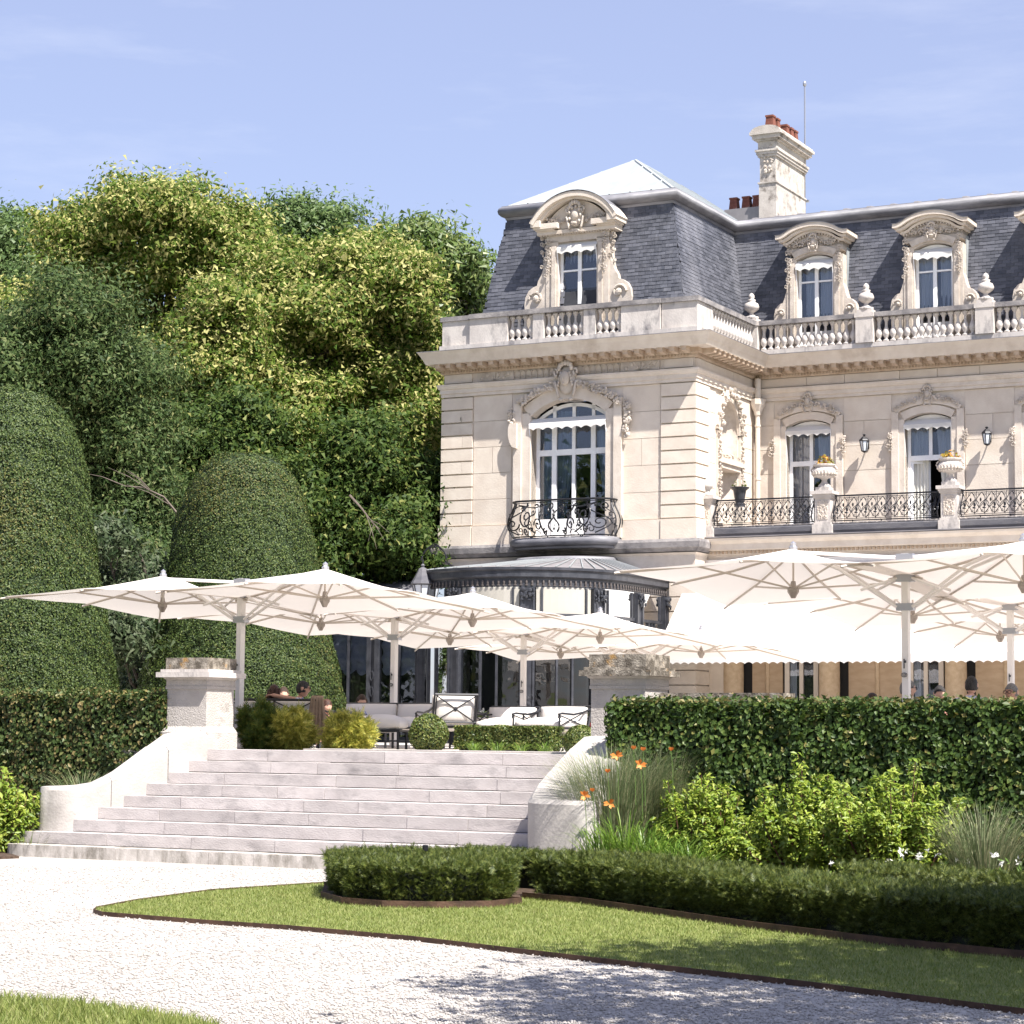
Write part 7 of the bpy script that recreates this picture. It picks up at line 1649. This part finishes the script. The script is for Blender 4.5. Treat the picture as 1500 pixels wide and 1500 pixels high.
def person(label, px, py_top, Y, yaw, skin, top, legs, hair, hair_style='short', head_yaw=0.0, head_tilt=0.0, arms='lap', glasses=None, group=None, recline=.12, sc=1.0):
    """seated figure facing local -y; the top of the head sits at the given picture point"""
    tp = at_y(px, py_top, Y); hgt = .83*sc; t = thing('person', label, 'person', (tp.x, Y, tp.z-hgt), yaw, group)
    J = {'pel': (0,.10,.06), 'spine': (0,.10+recline*.5,.27), 'chest': (0,.08+recline,.46), 'neck0': (0,.06+recline,.565), 'neck': (0,.02+recline,.61)}
    par = [('pel','spine'),('spine','chest'),('chest','neck0'),('neck0','neck')]; R = {'pel': .155,'spine': .135,'chest': .155,'neck0': .068,'neck': .056}; seg = {}
    for s, q in ((-1,'l'),(1,'r')):
        J['hip'+q] = (s*.10,.02,.06); J['kn'+q] = (s*.13,-.40,.12); J['an'+q] = (s*.13,-.46,-.30); J['to'+q] = (s*.14,-.62,-.36)
        R.update({'hip'+q: .095,'kn'+q: .062,'an'+q: .042,'to'+q: .03}); par += [('pel','hip'+q),('hip'+q,'kn'+q),('kn'+q,'an'+q),('an'+q,'to'+q)]
        J['sh'+q] = (s*.185,.075+recline,.515); R['sh'+q] = .062; par += [('chest','sh'+q)]
        if arms == 'behind' and s < 0: el, wr = (s*.44,.10+recline,.60), (s*.10,.16+recline,.66)
        elif arms == 'chin' and s > 0: el, wr = (s*.20,-.18,.36), (s*.07,-.10,.58)
        elif arms == 'table': el, wr = (s*.27,-.10,.30), (s*.10,-.34,.28)
        else: el, wr = (s*.26,-.02,.27), (s*.13,-.26,.20)
        J['el'+q] = el; J['wr'+q] = wr; d = (Vector(wr)-Vector(el)).normalized(); hp = Vector(wr)+d*.07; J['pa'+q] = tuple(hp); R.update({'el'+q: .043,'wr'+q: .029,'pa'+q: .034}); par += [('sh'+q,'el'+q),('el'+q,'wr'+q),('wr'+q,'pa'+q)]
        side = d.cross(Vector((0,0,1))).normalized()
        for f in range(5):
            if f < 4: b = hp+d*.025+side*(.030-.020*f); e = b+d*(.050+.008*(f in (1,2)))+Vector((0,0,-.018)); e2 = e+d*.022+Vector((0,0,-.026))
            else: b = hp+side*(.040 if s < 0 else -.040)-d*.02; e = b+d*.034+side*(.018 if s < 0 else -.018); e2 = e+d*.022
            for nm, v, r in (('f%d%s0'%(f,q), b, .0095), ('f%d%s1'%(f,q), e, .0085), ('f%d%s2'%(f,q), e2, .007)): J[nm] = tuple(v); R[nm] = r
            par += [('pa'+q,'f%d%s0'%(f,q)),('f%d%s0'%(f,q),'f%d%s1'%(f,q)),('f%d%s1'%(f,q),'f%d%s2'%(f,q))]
    keys = list(J); me = bpy.data.meshes.new('person_body'); me.from_pydata([J[k] for k in keys], [(keys.index(a), keys.index(b)) for a, b in par], []); o = bpy.data.objects.new('tmp', me); COL.objects.link(o)
    o.modifiers.new('Skin', 'SKIN'); o.modifiers.new('Sub', 'SUBSURF').levels = 1
    for i, k in enumerate(keys): me.skin_vertices[0].data[i].radius = (R[k], R[k]*(.72 if k in ('chest','spine') else 1)); me.skin_vertices[0].data[i].use_root = (k == 'pel')
    dg = bpy.context.evaluated_depsgraph_get(); ev = bpy.data.meshes.new_from_object(o.evaluated_get(dg)); bpy.data.objects.remove(o)
    bm = bmesh.new(); bm.from_mesh(ev)
    # head: sculpted sphere with brow, nose, mouth, chin and ears, grown into the neck
    hc = Vector((0, .0+recline, .712)); Rh = Matrix.Rotation(head_yaw, 3, 'Z') @ Matrix.Rotation(head_tilt, 3, 'X')
    hd = bmesh.ops.create_uvsphere(bm, u_segments=24, v_segments=16, radius=1.0)['verts']
    for v in hd:
        x, y, z = v.co; p = Vector((x*.076, y*.096, z*.116)); 
        if z < -.1: p.x *= 1-.30*min(1,-z)*(1 if y < .3 else .4); p.y *= 1-.12*min(1,-z)
        if y < -.55:
            if abs(x) < .22 and -.38 < z < .12: p.y -= .020*(1-abs(x)/.22)*(1-abs(z+.28)/.42)
            if .12 < abs(x) < .55 and .02 < z < .24: p.y += .009
            if abs(x) < .45 and .24 < z < .40: p.y -= .004
            if abs(x) < .38 and -.62 < z < -.48: p.y += .004
            if z < -.72: p.y -= .006
        if abs(x) > .90 and abs(y-.05) < .30 and abs(z) < .32: p.x *= 1.13; p.y += .012
        v.co = hc+Rh @ p
    bm.normal_update(); mats = [SK[skin], CL[top], CL[legs]]; hs = set(hd)
    for f in bm.faces:
        f.smooth = True; c = f.calc_center_median()
        if f.verts[0] in hs: f.material_index = 0; continue
        armd = min((Vector(J['wr'+q])-c).length for q in 'lr'); upper = c.z > .585 and abs(c.x) < .10
        fore = False
        for q in 'lr':
            a, b = Vector(J['el'+q]), Vector(J['wr'+q]); tt = max(0, min(1.6, (c-a).dot(b-a)/(b-a).length_squared)); d = (a+(b-a)*tt-c).length
            if d < .055 and tt > .05: fore = True
        if upper or (fore and arms != 'long'): f.material_index = 0
        elif c.z < .10 or c.y < -.06 and c.z < .17: f.material_index = 2
        else: f.material_index = 1
        if abs(c.z+.33) < .07 and c.y < -.5: f.material_index = 2
    out = bpy.data.meshes.new('person_body'); bm.to_mesh(out); bm.free()
    for mm_ in mats: out.materials.append(mm_)
    link('body', out, t)
    # hair: cap over the skull, plus lengths when long
    h = MB(); n, mrows = 22, 11; V = []; F = []; rr = random.Random(int(px))
    for j in range(mrows+1):
        ph = math.pi/2-(math.pi*.66)*j/mrows
        for i in range(n):
            w = 6.283*i/n; x, y, z = math.cos(ph)*math.cos(w), math.cos(ph)*math.sin(w), math.sin(ph); front = y < -.25
            zz = max(z, (.40 if y < -.55 else .10) if front else (-.62 if y > .45 else -.38)); k = 1.035+.012*math.sin(9*w+5*ph)+.015*rr.random(); 
            if front and zz > z: k = 1.0
            V.append(hc+Rh @ Vector((x*.079*k, y*.099*k+.003, zz*.119*k)))
    for j in range(mrows):
        for i in range(n): a = j*n+i; b = j*n+(i+1)%n; F.append((a, a+n, b+n, b))
    h.add([tuple(v) for v in V], F)
    if hair_style == 'long':
        for k in range(46):
            w = rr.uniform(-.1, math.pi+.1); s0 = hc+Rh @ Vector((.075*math.cos(w), .085*math.sin(w), rr.uniform(-.02,.06))); e = s0+Vector((.05*math.cos(w)+rr.uniform(-.03,.03), .05+rr.uniform(-.02,.05), -rr.uniform(.22,.36))); h.tube([s0, s0.lerp(e,.5)+Vector((0,.02,0)), e], [.018,.016,.005], 5)
    h.build('hair', HR[hair], t, smooth=True)
    if glasses:
        q = MB()
        for s in (-1, 1):
            q.tube([hc+Rh @ Vector((s*.033+.026*math.cos(w), -.104, .014+.020*math.sin(w))) for w in np.linspace(0, 6.2832, 11)], .004, 4)
            if glasses == 'sun': q.add([hc+Rh @ Vector((s*.033+.025*math.cos(w), -.103, .014+.019*math.sin(w))) for w in np.linspace(0, 5.6, 9)], [tuple(range(9))])
            q.tube([hc+Rh @ Vector((s*.059, -.098, .018)), hc+Rh @ Vector((s*.080, -.02, .02)), hc+Rh @ Vector((s*.080, .02, .005))], .0035, 4)
        q.tube([hc+Rh @ Vector((-.008,-.108,.018)), hc+Rh @ Vector((.008,-.108,.018))], .004, 4); q.build('glasses', M['iron'], t)
    return t
PL, PR = 'guests on the lounge sofas', 'guests on the dining terrace'
# lounge guests (seen from behind on the sofa)
person('woman with long red brown hair on the iron sofa, one arm bent behind her head', 405, 1003, 33.3, math.pi-.2, 'tan', 'striped', 'navy', 'red', 'long', .35, 0, 'behind', None, PL)
person('man with short brown hair seated beyond the woman on the iron sofa', 421, 1006, 35.2, .6, 'fair', 'dark', 'navy', 'brown', 'short', -.5, 0, 'lap', None, PL)
person('man in navy dotted shirt with sunglasses leaning back beside the brown throw', 459, 998, 33.1, math.pi-1.05, 'tan', 'polka', 'khaki', 'dkgrey', 'short', -.35, 0, 'lap', 'sun', PL, .16)
person('person with brown hair low behind the dotted shirt man', 480, 1024, 35.6, .2, 'fair', 'pink', 'navy', 'red', 'short', .4, .2, 'lap', None, PL)
person('woman with dark brown hair behind the long sofa cushions', 531, 1017, 38.2, .15, 'fair', 'dark', 'navy', 'brown', 'long', .1, .25, 'lap', None, PL)
# dining guests above the right hedge
person('grey haired man with glasses in profile beside the largest parasol pole', 1344, 996, 28.4, 1.45, 'fair', 'dark', 'navy', 'grey', 'short', .15, 0, 'table', 'clear', PR)
person('man with dark grey hair facing the camera just above the hedge', 1381, 1004, 30.0, .15, 'fair', 'pink', 'navy', 'dkgrey', 'short', -.2, .1, 'table', None, PR)
person('man in lilac grey shirt seen from behind with dark short hair', 1425, 991, 28.3, math.pi-.35, 'fair', 'lilac', 'navy', 'dkgrey', 'short', .1, 0, 'table', None, PR)
person('man with grey hair and dark glasses at the right frame edge', 1472, 1001, 28.8, -.95, 'tan', 'dark', 'navy', 'grey', 'short', .2, .05, 'table', 'clear', PR)
person('top of a brown haired head just over the hedge left of the largest pole', 1286, 1015, 29.5, .5, 'fair', 'dark', 'navy', 'brown', 'short', 0, 0, 'table', None, PR)
